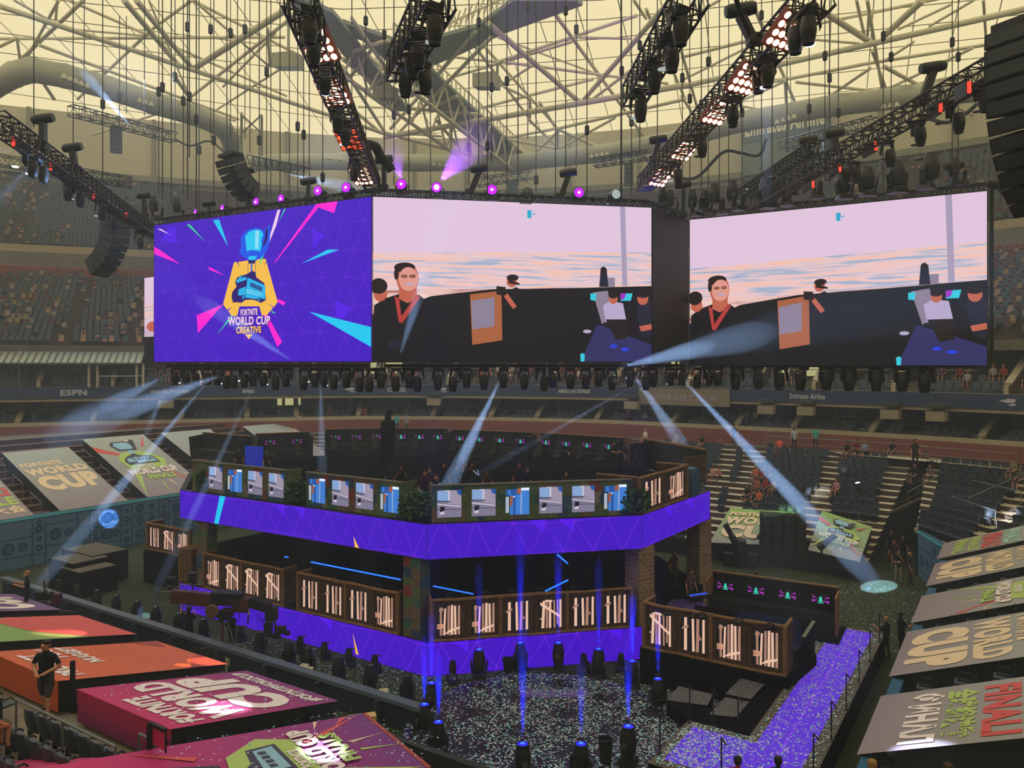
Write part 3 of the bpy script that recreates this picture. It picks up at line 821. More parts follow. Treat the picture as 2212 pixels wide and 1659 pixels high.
# ---------------------------------------------------------------- stage lamps
LENSW = led('lens_white', 'DCEBFF', 4.0); LENSB = led('lens_blue', '0E12FF', 1.6); LENSBW = led('lens_blue_core', '3A6CFF', 2.2); LENSP = led('lens_violet', 'B416FF', 1.6); LENSPK = led('lens_pink_core', 'FFB0FF', 4.0)
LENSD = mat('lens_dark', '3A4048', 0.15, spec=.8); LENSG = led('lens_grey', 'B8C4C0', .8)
RIB = mat('lamp_body', '17181C', 0.5, spec=.4)
def moving_head(label, tilt=0.0, lens=None, core=None, size=1.0, group=None, cat='stage light'):
    """base on the floor, yoke, barrel head; tilt 0 = pointing straight up"""
    t = thing('moving_head_light', label, cat, (0, 0, 0), 0, group)
    s = size
    mb = MB(); mb.hexa([Vector(p) * s for p in ((-.24, -.2, 0), (.24, -.2, 0), (.24, .2, 0), (-.24, .2, 0), (-.2, -.16, .17), (.2, -.16, .17), (.2, .16, .17), (-.2, .16, .17))])
    mb.box((0, -.19 * s, .08 * s), (.3 * s, .04 * s, .1 * s))
    mb.build('base', RIB, t)
    for sx in (-1, 1):
        mb = MB()
        mb.grid([[Vector((sx * x * s, y * s, z * s)) for x, z in ((.17, .15), (.27, .24), (.29, .5), (.24, .62))] for y in (-.07, .07)])
        mb.hexa([Vector((sx * x * s, y * s, z * s)) for x, y, z in ((.16, -.07, .15), (.24, -.09, .15), (.24, .09, .15), (.16, .07, .15), (.25, -.06, .6), (.3, -.07, .5), (.3, .07, .5), (.25, .06, .6))])
        mb.build('yoke_arm', RIB, t)
    ax = Vector((0, -math.sin(tilt), math.cos(tilt))); o = Vector((0, 0, .52 * s))
    mb = MB(); mb.lathe(o - ax * .3 * s, [(.09 * s, 0), (.17 * s, .03 * s), (.2 * s, .2 * s), (.21 * s, .38 * s), (.19 * s, .52 * s), (.155 * s, .66 * s), (.15 * s, .72 * s), (.13 * s, .72 * s), (.13 * s, .68 * s)], 14)
    h = mb.build('head', RIB, t, True)
    mb = MB(); mb.lathe(o + ax * .385 * s, [(.13 * s, 0), (.125 * s, .03 * s), (.06 * s, .05 * s, 0), (.05 * s, .052 * s, 1 if core else 0), (.01 * s, .06 * s, 1 if core else 0)], 14)
    mb.build('lens', [lens or LENSD] + ([core] if core else []), h, True)
    return t
def place(t, loc, rz=0.0, hang=False):
    t.location = loc
    t.rotation_euler = (math.pi if hang else 0, 0, rz)
    return t
TPL = {}
def lamp(kind, loc, rz, hang, label, size=1.0, group=None):
    """kinds: up (dark), blue (lit), beam (white lit), down tilt etc."""
    if kind not in TPL:
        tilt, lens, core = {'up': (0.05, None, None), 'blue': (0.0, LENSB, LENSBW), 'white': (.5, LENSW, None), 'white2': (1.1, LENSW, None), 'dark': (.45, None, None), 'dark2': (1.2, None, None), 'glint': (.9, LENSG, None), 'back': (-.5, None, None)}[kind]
        TPL[kind] = moving_head(label, tilt, lens, core)
        t = TPL[kind]
    else:
        t = dup(TPL[kind], label=label)
    place(t, loc, rz, hang)
    t.scale = (size, size, size)
    t['group'] = group or 'moving head lights'
    return t

# ---------------------------------------------------------------- box trusses
def truss(a, b, w, label, bays=None, mirror=False, r=0.03):
    a, b = Vector(a), Vector(b)
    root = thing('lighting_truss', label, 'truss', tuple(a))
    d = (b - a).normalized(); s = d.cross(ZV).normalized() * w / 2; u = s.cross(d).normalized() * w / 2
    cs = [s + u, s - u, -s - u, -s + u]
    for c in cs:
        mb = MB(); mb.tube([a + c, b + c], r, 6); mb.build('chord', BLACK, root)
    n = bays or max(2, int((b - a).length / (w * 1.1)))
    mb = MB()
    for i in range(n):
        p, q = lerp(a, b, i / n), lerp(a, b, (i + 1) / n); m = (p + q) / 2
        for j in range(4):
            c0, c1 = cs[j], cs[(j + 1) % 4]
            mb.tube([p + c0, m + c1], r * .6, 4, caps=False); mb.tube([m + c1, q + c0], r * .6, 4, caps=False)
            mb.tube([p + c0, p + c1], r * .6, 4, caps=False)
    mb.build('bracing', BLACK, root)
    return root
# trusses over the screen tops
def off(a, b, k):
    n = (b - a).normalized().cross(ZV)
    return a - n * k, b - n * k
for (a, b, nm) in ((LA, LB, 'black truss carrying the purple logo screen'), (FA, FB, 'black truss carrying the middle video screen'), (RA, RB, 'black truss carrying the separate east video screen'), (FB + Vector((.1, .1, 0)), RA - Vector((.1, .1, 0)), 'short black truss above the dark side panel')):
    p, q = off(a, b, .35)
    truss(p + ZV * 18.2, q + ZV * 18.2, .3, nm, r=.025)
for (a, b, nm) in ((LA, LB, 'black lamp bar below the purple logo screen'), (FA, FB, 'black lamp bar below the middle video screen'), (RA, RB, 'black lamp bar below the east video screen'), (FB, RA, 'short black lamp bar below the side panel')):
    p, q = off(a, b, .25)
    p, q = lerp(p, q, .04), lerp(p, q, .97)
    mb = MB(); mb.bar(p + ZV * 11.93, q + ZV * 11.93, .12)
    tag(mb.build('lamp_bar', BLACK), nm, 'truss')
# overhead trusses running towards the viewer
AIR = [('a', (806, 402, 28.4), (640, -15, 14.0), .5, 'black truss with warm square blinders above the logo screen corner'), ('d', (1392, 398, 28.4), (1775, -20, 14.0), .5, 'black truss with warm square blinders rising above the side panel'),
       ('b', (862, 150, 17.2), (950, -20, 13.0), .55, 'short blue-lit truss end with two round washes, high in the middle'), ('c', (1368, 208, 18.8), (1500, -20, 13.6), .5, 'blue-lit truss end with round washes left of the blinder truss'),
       ('e', (1625, 440, 31.0), (2145, 148, 17.6), .45, 'long black truss with red strips reaching the nearest speaker array'), ('f', (335, 505, 38.0), (-12, 258, 21.0), .5, 'long black truss with red strips on the west side'),
       ('g', (1600, 420, 36.0), (1765, 315, 27.0), .4, 'thin black truss behind the red strip truss'), ('h', (152, 238, 62.0), (378, 298, 70.0), .8, 'distant grey truss hung below the air duct, west'), ('i', (1690, 315, 62.0), (1890, 262, 55.0), .7, 'distant grey truss hung in front of the airline board'),
       ('j', (540, 345, 66.0), (665, 372, 62.0), .7, 'distant truss behind the small speaker array'), ('k', (1030, 395, 80.0), (1150, 376, 78.0), .8, 'distant truss seen just above the middle screen'), ('l', (-10, 345, 45.0), (285, 395, 48.0), .6, 'far truss crossing behind the west red strip truss'), ('m', (1285, 352, 66), (1400, 335, 64), .7, 'distant truss left of the east blinder truss')]
TRS = {}
for k, a, b, w, lab in AIR:
    A, B = U(*a), U(*b)
    TRS[k] = (A, B)
    truss(A, B, w, lab, r=.03 if a[2] < 50 else .045)
# warm 4x4 blinders
WARM = led('blinder_warm', 'FFC9A0', 5.0); REDL = led('blinder_red', 'FF4A28', 2.4); REDS = led('strip_red', 'FF3A2C', 1.8); BLH = mat('blinder_red_face', '7A1A10', .5, spec=.5)
def blinder(p, rz, kind, label, pitch=.9):
    t = thing('blinder_light', label, 'stage light', tuple(p), rz, 'square blinder lights on the trusses')
    t.rotation_euler = (pitch, 0, rz)
    mb = MB(); mb.box((0, .05, 0), (.74, .1, .74)); mb.build('housing', BLH, t, world=False)
    m1 = MB(); m1.lathe((0, 0, 0), [(.07, -.012), (.065, .012), (.01, .02)], 10, axis=(0, -1, 0))
    first = None
    for i in range(4):
        for j in range(4):
            if first is None:
                o = m1.build('lamp', WARM if kind == 'w' else REDL, t, world=False); first = o
            else:
                o = first.copy(); COL.objects.link(o)
            o.location = (-.27 + .18 * i, -.01, -.27 + .18 * j)
    return t
for i, (px, py, d, kd, rz) in enumerate(((685, 100, 16.6, 'w', -.35), (719, 200, 19.4, 'w', -.3), (753, 302, 23.2, 'r', -.3), (780, 381, 27.2, 'w', -.3))):
    blinder(U(px, py, d - .55), rz, kd, 'warm square blinder, %s down the truss above the logo screen corner' % ORD[i] if kd == 'w' else 'red square blinder above the logo screen corner')
for i, (px, py, d) in enumerate(((1702, 67, 15.6), (1613, 171, 18.0), (1552, 243, 20.6), (1480, 325, 24.4), (1428, 385, 27.6))):
    blinder(U(px, py, d - .55), .55, 'w', 'warm square blinder, %s from the top of the east blinder truss' % ORD[i])
def strip(pa, pb, d0, d1, label):
    a, b = U(*pa, d0 - .9), U(*pb, d1 - .9)
    t = thing('red_strip_light', label, 'stage light', tuple(a), 0, 'red strip lights on the trusses')
    mb = MB(); mb.bar(a + Vector((0, .08, 0)), b + Vector((0, .08, 0)), .1, .34); mb.build('housing', BLACK, t)
    first = None
    for i in range(4):
        p, q = lerp(a, b, i / 4 + .02), lerp(a, b, (i + 1) / 4 - .02)
        mb = MB(); mb.bar(p, q, .06, .26); mb.build('lamp', REDS, t)
    return t
for i, (a, b, d0, d1) in enumerate((((27, 304), (53, 322), 23, 23.6), ((108, 358), (134, 376), 26, 26.7), ((201, 420), (226, 437), 30, 30.8), (((271, 465)), (294, 481), 34, 34.8))):
    strip(a, b, d0, d1, 'red strip light, %s from the near end of the west truss' % ORD[i])
for i, (a, b, d0, d1) in enumerate((((2070, 204), (2096, 187), 19.3, 18.8), ((2008, 245), (2034, 229), 20.8, 20.2), ((1868, 329), (1894, 314), 24.6, 24.0), ((1794, 376), (1816, 361), 27.2, 26.6), ((1738, 409), (1758, 397), 29.4, 28.8))):
    strip(a, b, d0, d1, 'red strip light, %s from the speaker array on the east truss' % ORD[i])

# lamps riding the trusses
k_ = 0
def air(px, py, d, kind, rz, label, size=1.0, hang=True):
    return lamp(kind, U(px, py, d), rz, hang, label, size, 'moving heads on the overhead trusses')
NT = {'a': 'truss above the logo screen corner', 'd': 'east blinder truss', 'b': 'short middle truss end', 'c': 'blue-lit truss left of the east blinder truss', 'e': 'east red strip truss', 'f': 'west red strip truss'}
AL = {'a': [(668, 18, 14.6, 'dark', .3), (672, 62, 15.6, 'dark2', .5), (702, 140, 17.8, 'white', .2), (730, 232, 20.6, 'dark', .2), (744, 262, 21.8, 'white', .5), (765, 345, 25.4, 'white', .2)],
      'd': [(1748, 18, 14.4, 'white', -.5), (1722, 32, 14.8, 'dark2', -.5), (1655, 122, 16.9, 'white', 0), (1640, 130, 17.2, 'dark', 3), (1585, 210, 19.4, 'white2', -.4), (1512, 290, 23.0, 'dark', .5), (1458, 352, 26.0, 'glint', .5)],
      'b': [(935, 12, 13.6, 'glint', .3), (905, 75, 15.4, 'dark', 0), (885, 90, 15.8, 'dark2', .4), (912, 135, 16.8, 'dark', 1.0), (873, 140, 17.0, 'glint', .3)],
      'c': [(1463, 20, 14.2, 'dark', .5), (1442, 80, 15.4, 'glint', .3), (1408, 135, 16.8, 'dark', .4), (1378, 198, 18.4, 'glint', .2)],
      'e': [(1815, 345, 26.0, 'dark2', 1.0), (1845, 350, 25.4, 'dark', .4), (1916, 305, 23.4, 'dark2', 0), (1982, 262, 21.4, 'dark', .4), (2052, 222, 19.8, 'dark2', .8), (2120, 180, 18.2, 'dark', .4)],
      'f': [(80, 340, 24.0, 'white2', 1.6), (54, 325, 23.2, 'white2', 2.0), (165, 400, 28.0, 'white2', 1.2), (150, 392, 27.6, 'dark', 0), (215, 435, 31.0, 'glint', 1.0), (245, 455, 32.0, 'dark2', .6), (300, 500, 36.0, 'dark2', .8)]}
for k, L in AL.items():
    for i, (px, py, d, kd, rz) in enumerate(L):
        air(px, py, d, kd, rz, 'lamp %s from the upper end of the %s' % (ORD[i], NT[k]), .72)
# follow-spot style fixtures standing up from trusses
def uplamp(px, py, d, label, h=1.0, lean=0.0, rz=0.0):
    t = thing('upright_spotlight', label, 'stage light', tuple(U(px, py, d)), rz)
    mb = MB(); mb.bar((0, 0, 0), (lean, 0, h), .16, .2); mb.box((0, 0, .1), (.3, .3, .2)); mb.build('yoke_arm', RIB, t, world=False)
    mb = MB(); mb.lathe((lean - .32, 0, h + .08), [(.12, 0), (.15, .1), (.15, .5), (.13, .64)], 12, axis=(1, 0, .15)); mb.build('head', RIB, t, True, world=False)
    return t
for i, (px, py, d, h, ln, lab) in enumerate(((93, 325, 24, .85, 0, 'upright spotlight on the west truss, nearest'), (163, 370, 27, .7, -.1, 'upright spotlight on the west truss, second along'), (312, 470, 36, .9, 0, 'upright spotlight at the far end of the west truss'),
        (453, 478, 36, .7, 0, 'upright spotlight above the dark blue corner of the logo screen'), (540, 448, 34.5, 1.5, -.1, 'tall upright spotlight beside the small speaker array'), (667, 436, 31, .7, 0, 'upright spotlight between two violet washes above the logo screen'),
        (830, 412, 28, 1.0, 0, 'upright spotlight next to the bent arm above the screen corner'), (1014, 422, 28.2, .85, .35, 'leaning spotlight above the middle screen, left one'), (1210, 430, 29, .85, .3, 'leaning spotlight above the middle screen, right one'),
        (1410, 350, 28.6, .7, .2, 'upright spotlight beside the lowest east blinder'), (1475, 470, 31.5, 1.2, 0, 'upright spotlight behind the side panel top'), (2060, 402, 27.5, .6, 0, 'upright spotlight near the outer end of the east screen'),
        (1990, 225, 20.6, .85, .3, 'upright spotlight standing on the east red strip truss, upper'), (1808, 335, 26, .6, -.1, 'upright spotlight standing on the east red strip truss, lower'), (1745, 340, 28, .5, 0, 'upright spotlight on the thin east truss'), (1630, 95, 16.6, .6, -.3, 'upright lamp with hose on the east blinder truss'))):
    uplamp(px, py, d, lab, h, ln)

# round wash lights on top of the screens
def wash(px, py, d, kind, rz, label):
    key = 'wash' + kind
    if key not in TPL:
        t = thing('wash_light', label, 'stage light', (0, 0, 0))
        mb = MB(); mb.hexa([(-.22, -.1, 0), (.22, -.1, 0), (.22, .16, 0), (-.22, .16, 0), (-.2, -.08, .1), (.2, -.08, .1), (.2, .14, .1), (-.2, .14, .1)]); mb.build('base', RIB, t)
        for sx in (-1, 1):
            mb = MB(); mb.bar((sx * .24, .04, .05), (sx * .24, .04, .36), .04, .1, up=(0, 1, 0)); mb.build('yoke_arm', RIB, t)
        mb = MB(); mb.lathe((0, .3, .36), [(.08, 0), (.14, .06), (.17, .2), (.2, .4), (.2, .46), (.175, .46)], 16, axis=(0, -1, 0)); h = mb.build('head', RIB, t, True)
        mb = MB()
        if kind == 'g':
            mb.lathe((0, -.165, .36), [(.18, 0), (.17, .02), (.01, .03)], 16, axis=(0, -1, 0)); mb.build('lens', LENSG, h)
        elif kind == 'k':
            mb.lathe((0, -.165, .36), [(.18, 0), (.17, .02), (.01, .03)], 16, axis=(0, -1, 0)); mb.build('lens', LENSD, h)
        else:
            mb.lathe((0, -.165, .36), [(.18, 0, 0), (.17, .02, 0), (.1 if kind == 'p' else .05, .025, 0), (.03, .03, 1), (.005, .03, 1)], 16, axis=(0, -1, 0)); mb.build('lens', [LENSP, LENSPK], h)
        TPL[key] = t
    else:
        t = dup(TPL[key], label=label)
    t.location = U(px, py, d) - ZV * .36
    t.rotation_euler = (0, 0, rz)
    t['group'] = 'round wash lights on top of the screens'
k_ = 0
for px, py, d, kd, rz, in ((430, 461, 35.6, 'v', -.9), (488, 452, 34.6, 'v', -.8), (560, 438, 33, 'v', -.6), (614, 431, 31.8, 'v', -.6), (692, 414, 30.2, 'v', -.4), (752, 407, 29.0, 'v', -.3)):
    wash(px, py, d, kd, rz, 'violet round wash light, %s from the dark end above the logo screen' % ORD[k_]); k_ += 1
for px, py, d, kd, rz, lab in ((869, 400, 28.0, 'v', -.1, 'violet wash light above the video screen, nearest the bent arm'), (944, 407, 28.2, 'p', 0, 'brightest pink-centred wash light above the middle screen'), (1063, 412, 28.6, 'v', 0, 'violet wash light above the middle of the video screen'),
        (1137, 418, 28.9, 'k', .2, 'unlit wash light between two violet ones'), (1249, 418, 29.3, 'v', .1, 'violet wash light nearest the white one'), (1327, 421, 29.6, 'g', .3, 'white unlit-looking round wash light above the middle screen'),
        (1720, 400, 31, 'k', 1, 'dark wash light low behind the thin east truss')):
    wash(px, py, d, kd, rz, lab)
# dark heads standing on the east screen and around the corner
for i, (px, py, d, kd, rz, sz) in enumerate(((340, 470, 36.5, 'dark2', 1.0, 1.0), (395, 472, 36.0, 'dark2', 2.0, .9), (1505, 462, 32, 'dark2', .5, 1.0), (1525, 455, 31.8, 'dark', 0, 1.0), (1560, 458, 31.2, 'dark2', 1.2, 1.1), (1595, 450, 30.8, 'dark2', .6, 1.1), (1660, 445, 30.2, 'dark', .2, 1.3), (1700, 440, 29.8, 'dark2', .9, 1.1),
        (1765, 425, 29.3, 'dark2', 1.6, 1.1), (1824, 425, 28.9, 'up', 0, 1.15), (1875, 418, 28.5, 'up', 0, 1.15), (1938, 412, 28.0, 'up', .2, 1.3), (2000, 404, 27.6, 'back', .8, 1.3), (2075, 395, 27.2, 'dark2', .4, .9), (1452, 458, 31, 'dark2', .2, .9), (1434, 440, 30.4, 'dark', .4, .8))):
    lamp(kd, U(px, py, d) - ZV * .1, rz, False, 'dark moving head, %s along the screen-top row counted from the west' % ORD[i], sz, 'dark heads standing on the screens')
# row hanging below the screens
k_ = 0
HL = [(372, 'white'), (395, 'dark'), (418, 'glint'), (440, 'dark'), (463, 'white'), (482, 'dark2'), (500, 'white2'), (522, 'glint'), (540, 'dark'), (562, 'white'), (585, 'dark2'), (612, 'dark'), (650, 'white2'), (672, 'dark'), (692, 'white'), (715, 'glint'), (738, 'dark'), (765, 'dark2'), (795, 'dark2'), (822, 'dark'),
      (857, 'white2'), (882, 'dark'), (905, 'dark2'), (948, 'glint'), (985, 'dark2'), (1010, 'dark'), (1048, 'glint'), (1090, 'white'), (1135, 'glint'), (1170, 'dark2'), (1200, 'dark'), (1235, 'glint'), (1268, 'glint'), (1300, 'dark'), (1325, 'white2'), (1363, 'white'), (1398, 'dark2'), (1420, 'dark'), (1458, 'white'), (1480, 'dark'), (1502, 'dark2'), (1524, 'dark'), (1548, 'dark')]
def bar_at(px):
    for a, b in ((LA, LB), (FA, FB), (FB, RA), (RA, RB)):
        s, _ = st_of(a, b, px, HY)
        if -0.001 <= s <= 1.001:
            n = (b - a).normalized().cross(ZV)
            return lerp(a, b, s) - n * .22
    return lerp(RA, RB, 0)
for i, (px, kd) in enumerate(HL):
    p = bar_at(px)
    lamp(kd, p + ZV * 11.86, random.uniform(-.8, .8) if kd.startswith('dark') else 0, True, '%s lamp, %s from the west in the row hung under the screens' % ('lit' if 'white' in kd else 'dark' if 'dark' in kd else 'dim', ORD[i]), .78, 'lamps hung under the screens')
for i, (px, kd, rz) in enumerate(((1590, 'back', .3), (1634, 'up', 1.5), (1685, 'back', .2), (1735, 'back', 1.2), (1783, 'up', 0), (1832, 'up', 0), (1891, 'up', 0), (1947, 'up', 0), (2002, 'dark', -1.2))):
    p = bar_at(px)
    lamp(kd, p + ZV * 11.92, rz, True, 'dark lamp, %s from the side panel in the even row under the east screen' % ORD[i], 1.0, 'lamps hung under the east screen')

# ---------------------------------------------------------------- line arrays
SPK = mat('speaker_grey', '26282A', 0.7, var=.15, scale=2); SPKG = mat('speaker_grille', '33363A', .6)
def line_array(label, top, n, w, h, dep, bend0, bend1, rz, haze=0, m=None):
    """n boxes hung one under another, curving back; rz turns the front"""
    t = thing('line_array_speaker', label, 'speaker', tuple(top), rz)
    p = Vector((0, 0, 0)); 
    fr = MB(); fr.box((0, 0, .12), (w * .9, dep * .7, .14)); fr.build('rigging_frame', BLACK, t, world=False)
    for i in range(n):
        a = lerp(bend0, bend1, (i / (n - 1)) ** 1.5)
        dn = Vector((0, math.sin(a), -math.cos(a))); fw = Vector((0, -math.cos(a), -math.sin(a)))
        q = p + dn * h * .94
        x = w / 2
        mb = MB()
        f0, b0, f1, b1 = p + fw * dep * .5, p - fw * dep * .5, q + fw * dep * .5, q - fw * dep * .5 + (p - q) * .12
        X = Vector((x, 0, 0))
        mb.hexa([f1 - X, f1 + X, b1 + X * .7, b1 - X * .7, f0 - X, f0 + X, b0 + X * .7, b0 - X * .7])
        bx = mb.build('cabinet', m or SPK, t, world=False)
        mb = MB(); mb.hexa([lerp(f1, f0, .1) - X * .9 + fw * .015, lerp(f1, f0, .1) + X * .9 + fw * .015, lerp(f1, f0, .1) + X * .9 - fw * .01, lerp(f1, f0, .1) - X * .9 - fw * .01,
                            lerp(f1, f0, .9) - X * .9 + fw * .015, lerp(f1, f0, .9) + X * .9 + fw * .015, lerp(f1, f0, .9) + X * .9 - fw * .01, lerp(f1, f0, .9) - X * .9 - fw * .01])
        mb.build('grille', SPKG if m is None else m, bx, world=False)
        p = p + dn * h
    return t
line_array('huge black line array speaker hanging closest, at the east end of the red strip truss', U(2212, 66, 13.5), 11, .95, .285, .7, -.05, .75, R(-62))
line_array('curved small black speaker array hanging above the logo screen corner', U(498, 342, 34), 6, 1.25, .3, .8, .35, 1.15, R(-38))
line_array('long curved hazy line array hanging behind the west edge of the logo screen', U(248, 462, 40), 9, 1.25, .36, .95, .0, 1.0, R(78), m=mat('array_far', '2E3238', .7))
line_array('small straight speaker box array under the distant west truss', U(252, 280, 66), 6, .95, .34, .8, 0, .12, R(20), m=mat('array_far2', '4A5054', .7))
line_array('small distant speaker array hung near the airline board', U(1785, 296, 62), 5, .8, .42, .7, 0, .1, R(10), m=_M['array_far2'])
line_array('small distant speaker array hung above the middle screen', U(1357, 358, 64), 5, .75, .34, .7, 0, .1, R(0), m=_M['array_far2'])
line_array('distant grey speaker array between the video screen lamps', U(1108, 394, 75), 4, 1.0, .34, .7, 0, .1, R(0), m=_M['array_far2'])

# bent cable arms at screen corners
CBL = mat('black_cable', '0E0F12', .7)
for pts, r_, lab in (([(795, 312, 27), (812, 318, 27.2), (822, 338, 27.4), (836, 352, 27.5), (846, 370, 27.6)], .17, 'thick black cable arm bending down above the corner of the two screens'), ([(2135, 398, 26.8), (2160, 402, 26.6), (2175, 420, 26.4), (2190, 436, 26.2), (2215, 440, 26)], .15, 'thick black cable loop at the outer end of the east screen'),
                    ([(1588, -10, 15), (1600, 30, 15.5), (1612, 55, 16), (1618, 72, 16.4)], .05, 'black hose dropping onto the east blinder truss'), ([(1392, 340, 62), (1430, 372, 60), (1500, 385, 58), (1560, 330, 56), (1600, 330, 56), (1640, 335, 55), (1655, 300, 55)], .12, 'slack cable looping in front of the airline board'),
                    ([(378, 300, 68), (410, 315, 67), (453, 305, 66), (490, 335, 64)], .08, 'slack cable between the distant west trusses'), ([(1995, 250, 50), (2040, 265, 49), (2080, 250, 48), (2110, 225, 47)], .12, 'slack cable beside the nearest speaker array')):
    mb = MB(); P = [U(*p) for p in pts]; Q = []
    for i in range(len(P) - 1):
        p0, p1, p2, p3 = P[max(i - 1, 0)], P[i], P[i + 1], P[min(i + 2, len(P) - 1)]
        for k in range(5):
            t = k / 5
            Q.append(0.5 * (2 * p1 + (p2 - p0) * t + (2 * p0 - 5 * p1 + 4 * p2 - p3) * t * t + (3 * p1 - p0 - 3 * p2 + p3) * t ** 3))
    Q.append(P[-1])
    mb.tube(Q, r_, 8)
    tag(mb.build('cable', CBL, None, True), lab, 'cable')

# rigging wires with hoists, hung from the roof steel
k_ = 0
RG = [(73, 275, 24, None), (158, 345, 27, None), (182, 232, 62, None), (222, 400, 40, 222), (258, 275, 66, 205), (273, 245, 66, None), (312, 250, 60, None), (343, 420, 45, 195), (351, 430, 36, 185), (378, 300, 60, 163), (396, 420, 45, 215), (405, 430, 36, 55), (409, 340, 36, 205), (424, 470, 36, 255), (455, 300, 34, 60), (462, 470, 44, 300), (498, 300, 34, 68), (513, 470, 44, None), (529, 300, 34, 60), (540, 330, 34, None),
      (576, 430, 33, 152), (605, 430, 40, None), (625, 430, 32, None), (643, 430, 45, 270), (656, 390, 31, 288), (668, 380, 31, None), (697, 400, 30, 380), (790, 420, 28, 42), (830, 405, 28, 72), (851, 400, 40, 245), (883, 420, 28.2, 233), (1013, 400, 40, 315), (1034, 370, 28.5, 45), (1053, 420, 28.4, 312), (1062, 350, 28.3, 185), (1095, 420, 28.6, 172), (1119, 400, 50, None), (1158, 420, 60, 385),
      (1222, 420, 29, 20), (1200, 430, 29, None), (1268, 430, 29.2, 278), (1343, 430, 29.6, 150), (1341, 420, 29.5, None), (1382, 330, 29.4, 95), (1364, 420, 44, 260), (1420, 330, 28, None), (1474, 440, 32, 165), (1490, 450, 32, 210), (1515, 450, 40, 222), (1530, 450, 32, 130), (1574, 440, 31, 245), (1603, 440, 44, 240), (1645, 420, 30.4, 30), (1668, 420, 30, 120), (1782, 390, 29.4, 118), (1792, 400, 40, 165),
      (1811, 380, 45, 240), (1908, 420, 28, 75), (1925, 400, 28, 120), (2057, 360, 27.4, 88), (2070, 360, 27.3, 120), (1748, 300, 45, 232), (1700, 330, 45, None), (1554, 440, 44, None), (1140, 300, 60, 10), (1245, 380, 60, 60), (930, 400, 60, None), (760, 390, 60, None), (490, 470, 50, 330), (560, 440, 50, 300), (585, 430, 60, None), (370, 440, 50, None), (430, 460, 60, 320)]
for px, yb, d, yh in RG:
    P = U(px, yb, d)
    t = thing('rigging_wire', 'thin black hanging wire%s, %s of the hall counted from the west' % (' with a chain hoist' if yh else '', ORD[min(k_, 79)]), 'wire', tuple(P), 0, 'rigging wires hanging from the roof')
    mb = MB(); mb.tube([P, Vector((P.x, P.y, 41.5))], (.018 if d < 35 else .028 if d < 50 else .04), 4, caps=False)
    mb.build('wire', BLACK, t)
    if yh:
        q = U(px, yh, d); s = d / 30
        mb = MB(); mb.lathe(q - ZV * .25 * s, [(.03, 0), (.09 * s, .05), (.09 * s, .34 * s), (.03, .4 * s)], 8); mb.build('hoist', BLACK, t)
    k_ += 1
# duct lamp clusters
LW = led('duct_lamp', 'E8E4C8', 1.0)
for x, y, n, dx, dy in ((152, 174, 5, 12, 5), (312, 224, 3, 12, 4), (940, 359, 4, 12, 1), (1672, 270, 4, 12, -4), (1899, 237, 3, 14, -2), (1960, 230, 4, 12, -3), (1276, 342, 4, 11, -2), (705, 344, 4, 11, 1)):
    t = thing('ceiling_lamp_cluster', {152: 'five round lamps on the duct bend in the west', 312: 'three round lamps further along the west duct', 940: 'four round lamps on the far duct above the brightest wash light', 1672: 'four round lamps on the duct above the airline board', 1899: 'three round lamps on the east duct', 1960: 'four round lamps east of the three-lamp cluster',
                                      1276: 'four dim round lamps on the duct above the middle screen', 705: 'four dim round lamps on the far duct by the warm blinders'}[x], 'lamp', tuple(G(x, y, 38.6)), 0, 'round lamp clusters on the duct')
    for i in range(n):
        p = G(x + dx * i, y + dy * i, 38.3)
        mb = MB(); mb.lathe(p + Vector((0, -1.0, -.25)), [(.28, 0, 1), (.3, .05, 0), (.12, .5, 0)], 10); mb.build('lamp', [mat('duct_lamp_shell', 'C8C6B4', .5), LW], t)
for px, py, d, s, lab in ((622, 135, 66, 1.5, 'boxy grey speaker cabinet hung in the roof steel, west'), (1051, 178, 72, 1.6, 'boxy pale speaker cabinet hung in the roof steel, middle'), (833, 203, 78, 1.5, 'grey hanging unit above the roof node')):
    mb = MB(); p = U(px, py, d); mb.hexa([p + Vector(q) * s for q in ((-.8, -.5, -.4), (.5, -.5, -.4), (.8, .5, -.3), (-.5, .5, -.3), (-.8, -.4, .4), (.3, -.4, .5), (.8, .4, .5), (-.4, .5, .5))])
    mb.bar(p + ZV * .4 * s, Vector((p.x, p.y, 41)), .1)
    tag(mb.build('roof_speaker', mat('roof_box', 'A6A48E', .7)), lab, 'speaker')
# ---------------------------------------------------------------- the octagonal stage
def V2(x, y, z=0.0): return Vector((x, y, z))
ST = [V2(-16.2, 37.95), V2(-3.26, 29.8), V2(5.3, 31.6), V2(9.6, 37.7), V2(7.8, 46.2), V2(-5.1, 54.4), V2(-14.0, 52.5), V2(-18.8, 45.5)]
STC = sum(ST, Vector()) / 8
def inset(k, z):
    out = []
    for i in range(8):
        a, b, c = ST[i - 1], ST[i], ST[(i + 1) % 8]
        n1 = (b - a).normalized().cross(ZV); n2 = (c - b).normalized().cross(ZV)
        m = (n1 + n2).normalized()
        out.append(b - m * (k / max(.3, m.dot(n1))) + ZV * z)
    return out
DECK = mat('stage_black', '08080C', 1.0, spec=0.0)
def slab(name, label, k, z0, z1, m):
    a, b = inset(k, z0), inset(k, z1)
    mb = MB(); mb.poly(b); mb.poly(a[::-1])
    for i in range(8): mb.poly([a[i], a[(i + 1) % 8], b[(i + 1) % 8], b[i]])
    return tag(mb.build(name, m), label, 'stage')
slab('stage_platform', 'black octagonal lower stage platform standing on the turf', .3, 0, 1.3, DECK)
slab('stage_roof_deck', 'black octagonal upper stage deck behind the purple ribbon screen', .3, 4.52, 5.8, DECK)
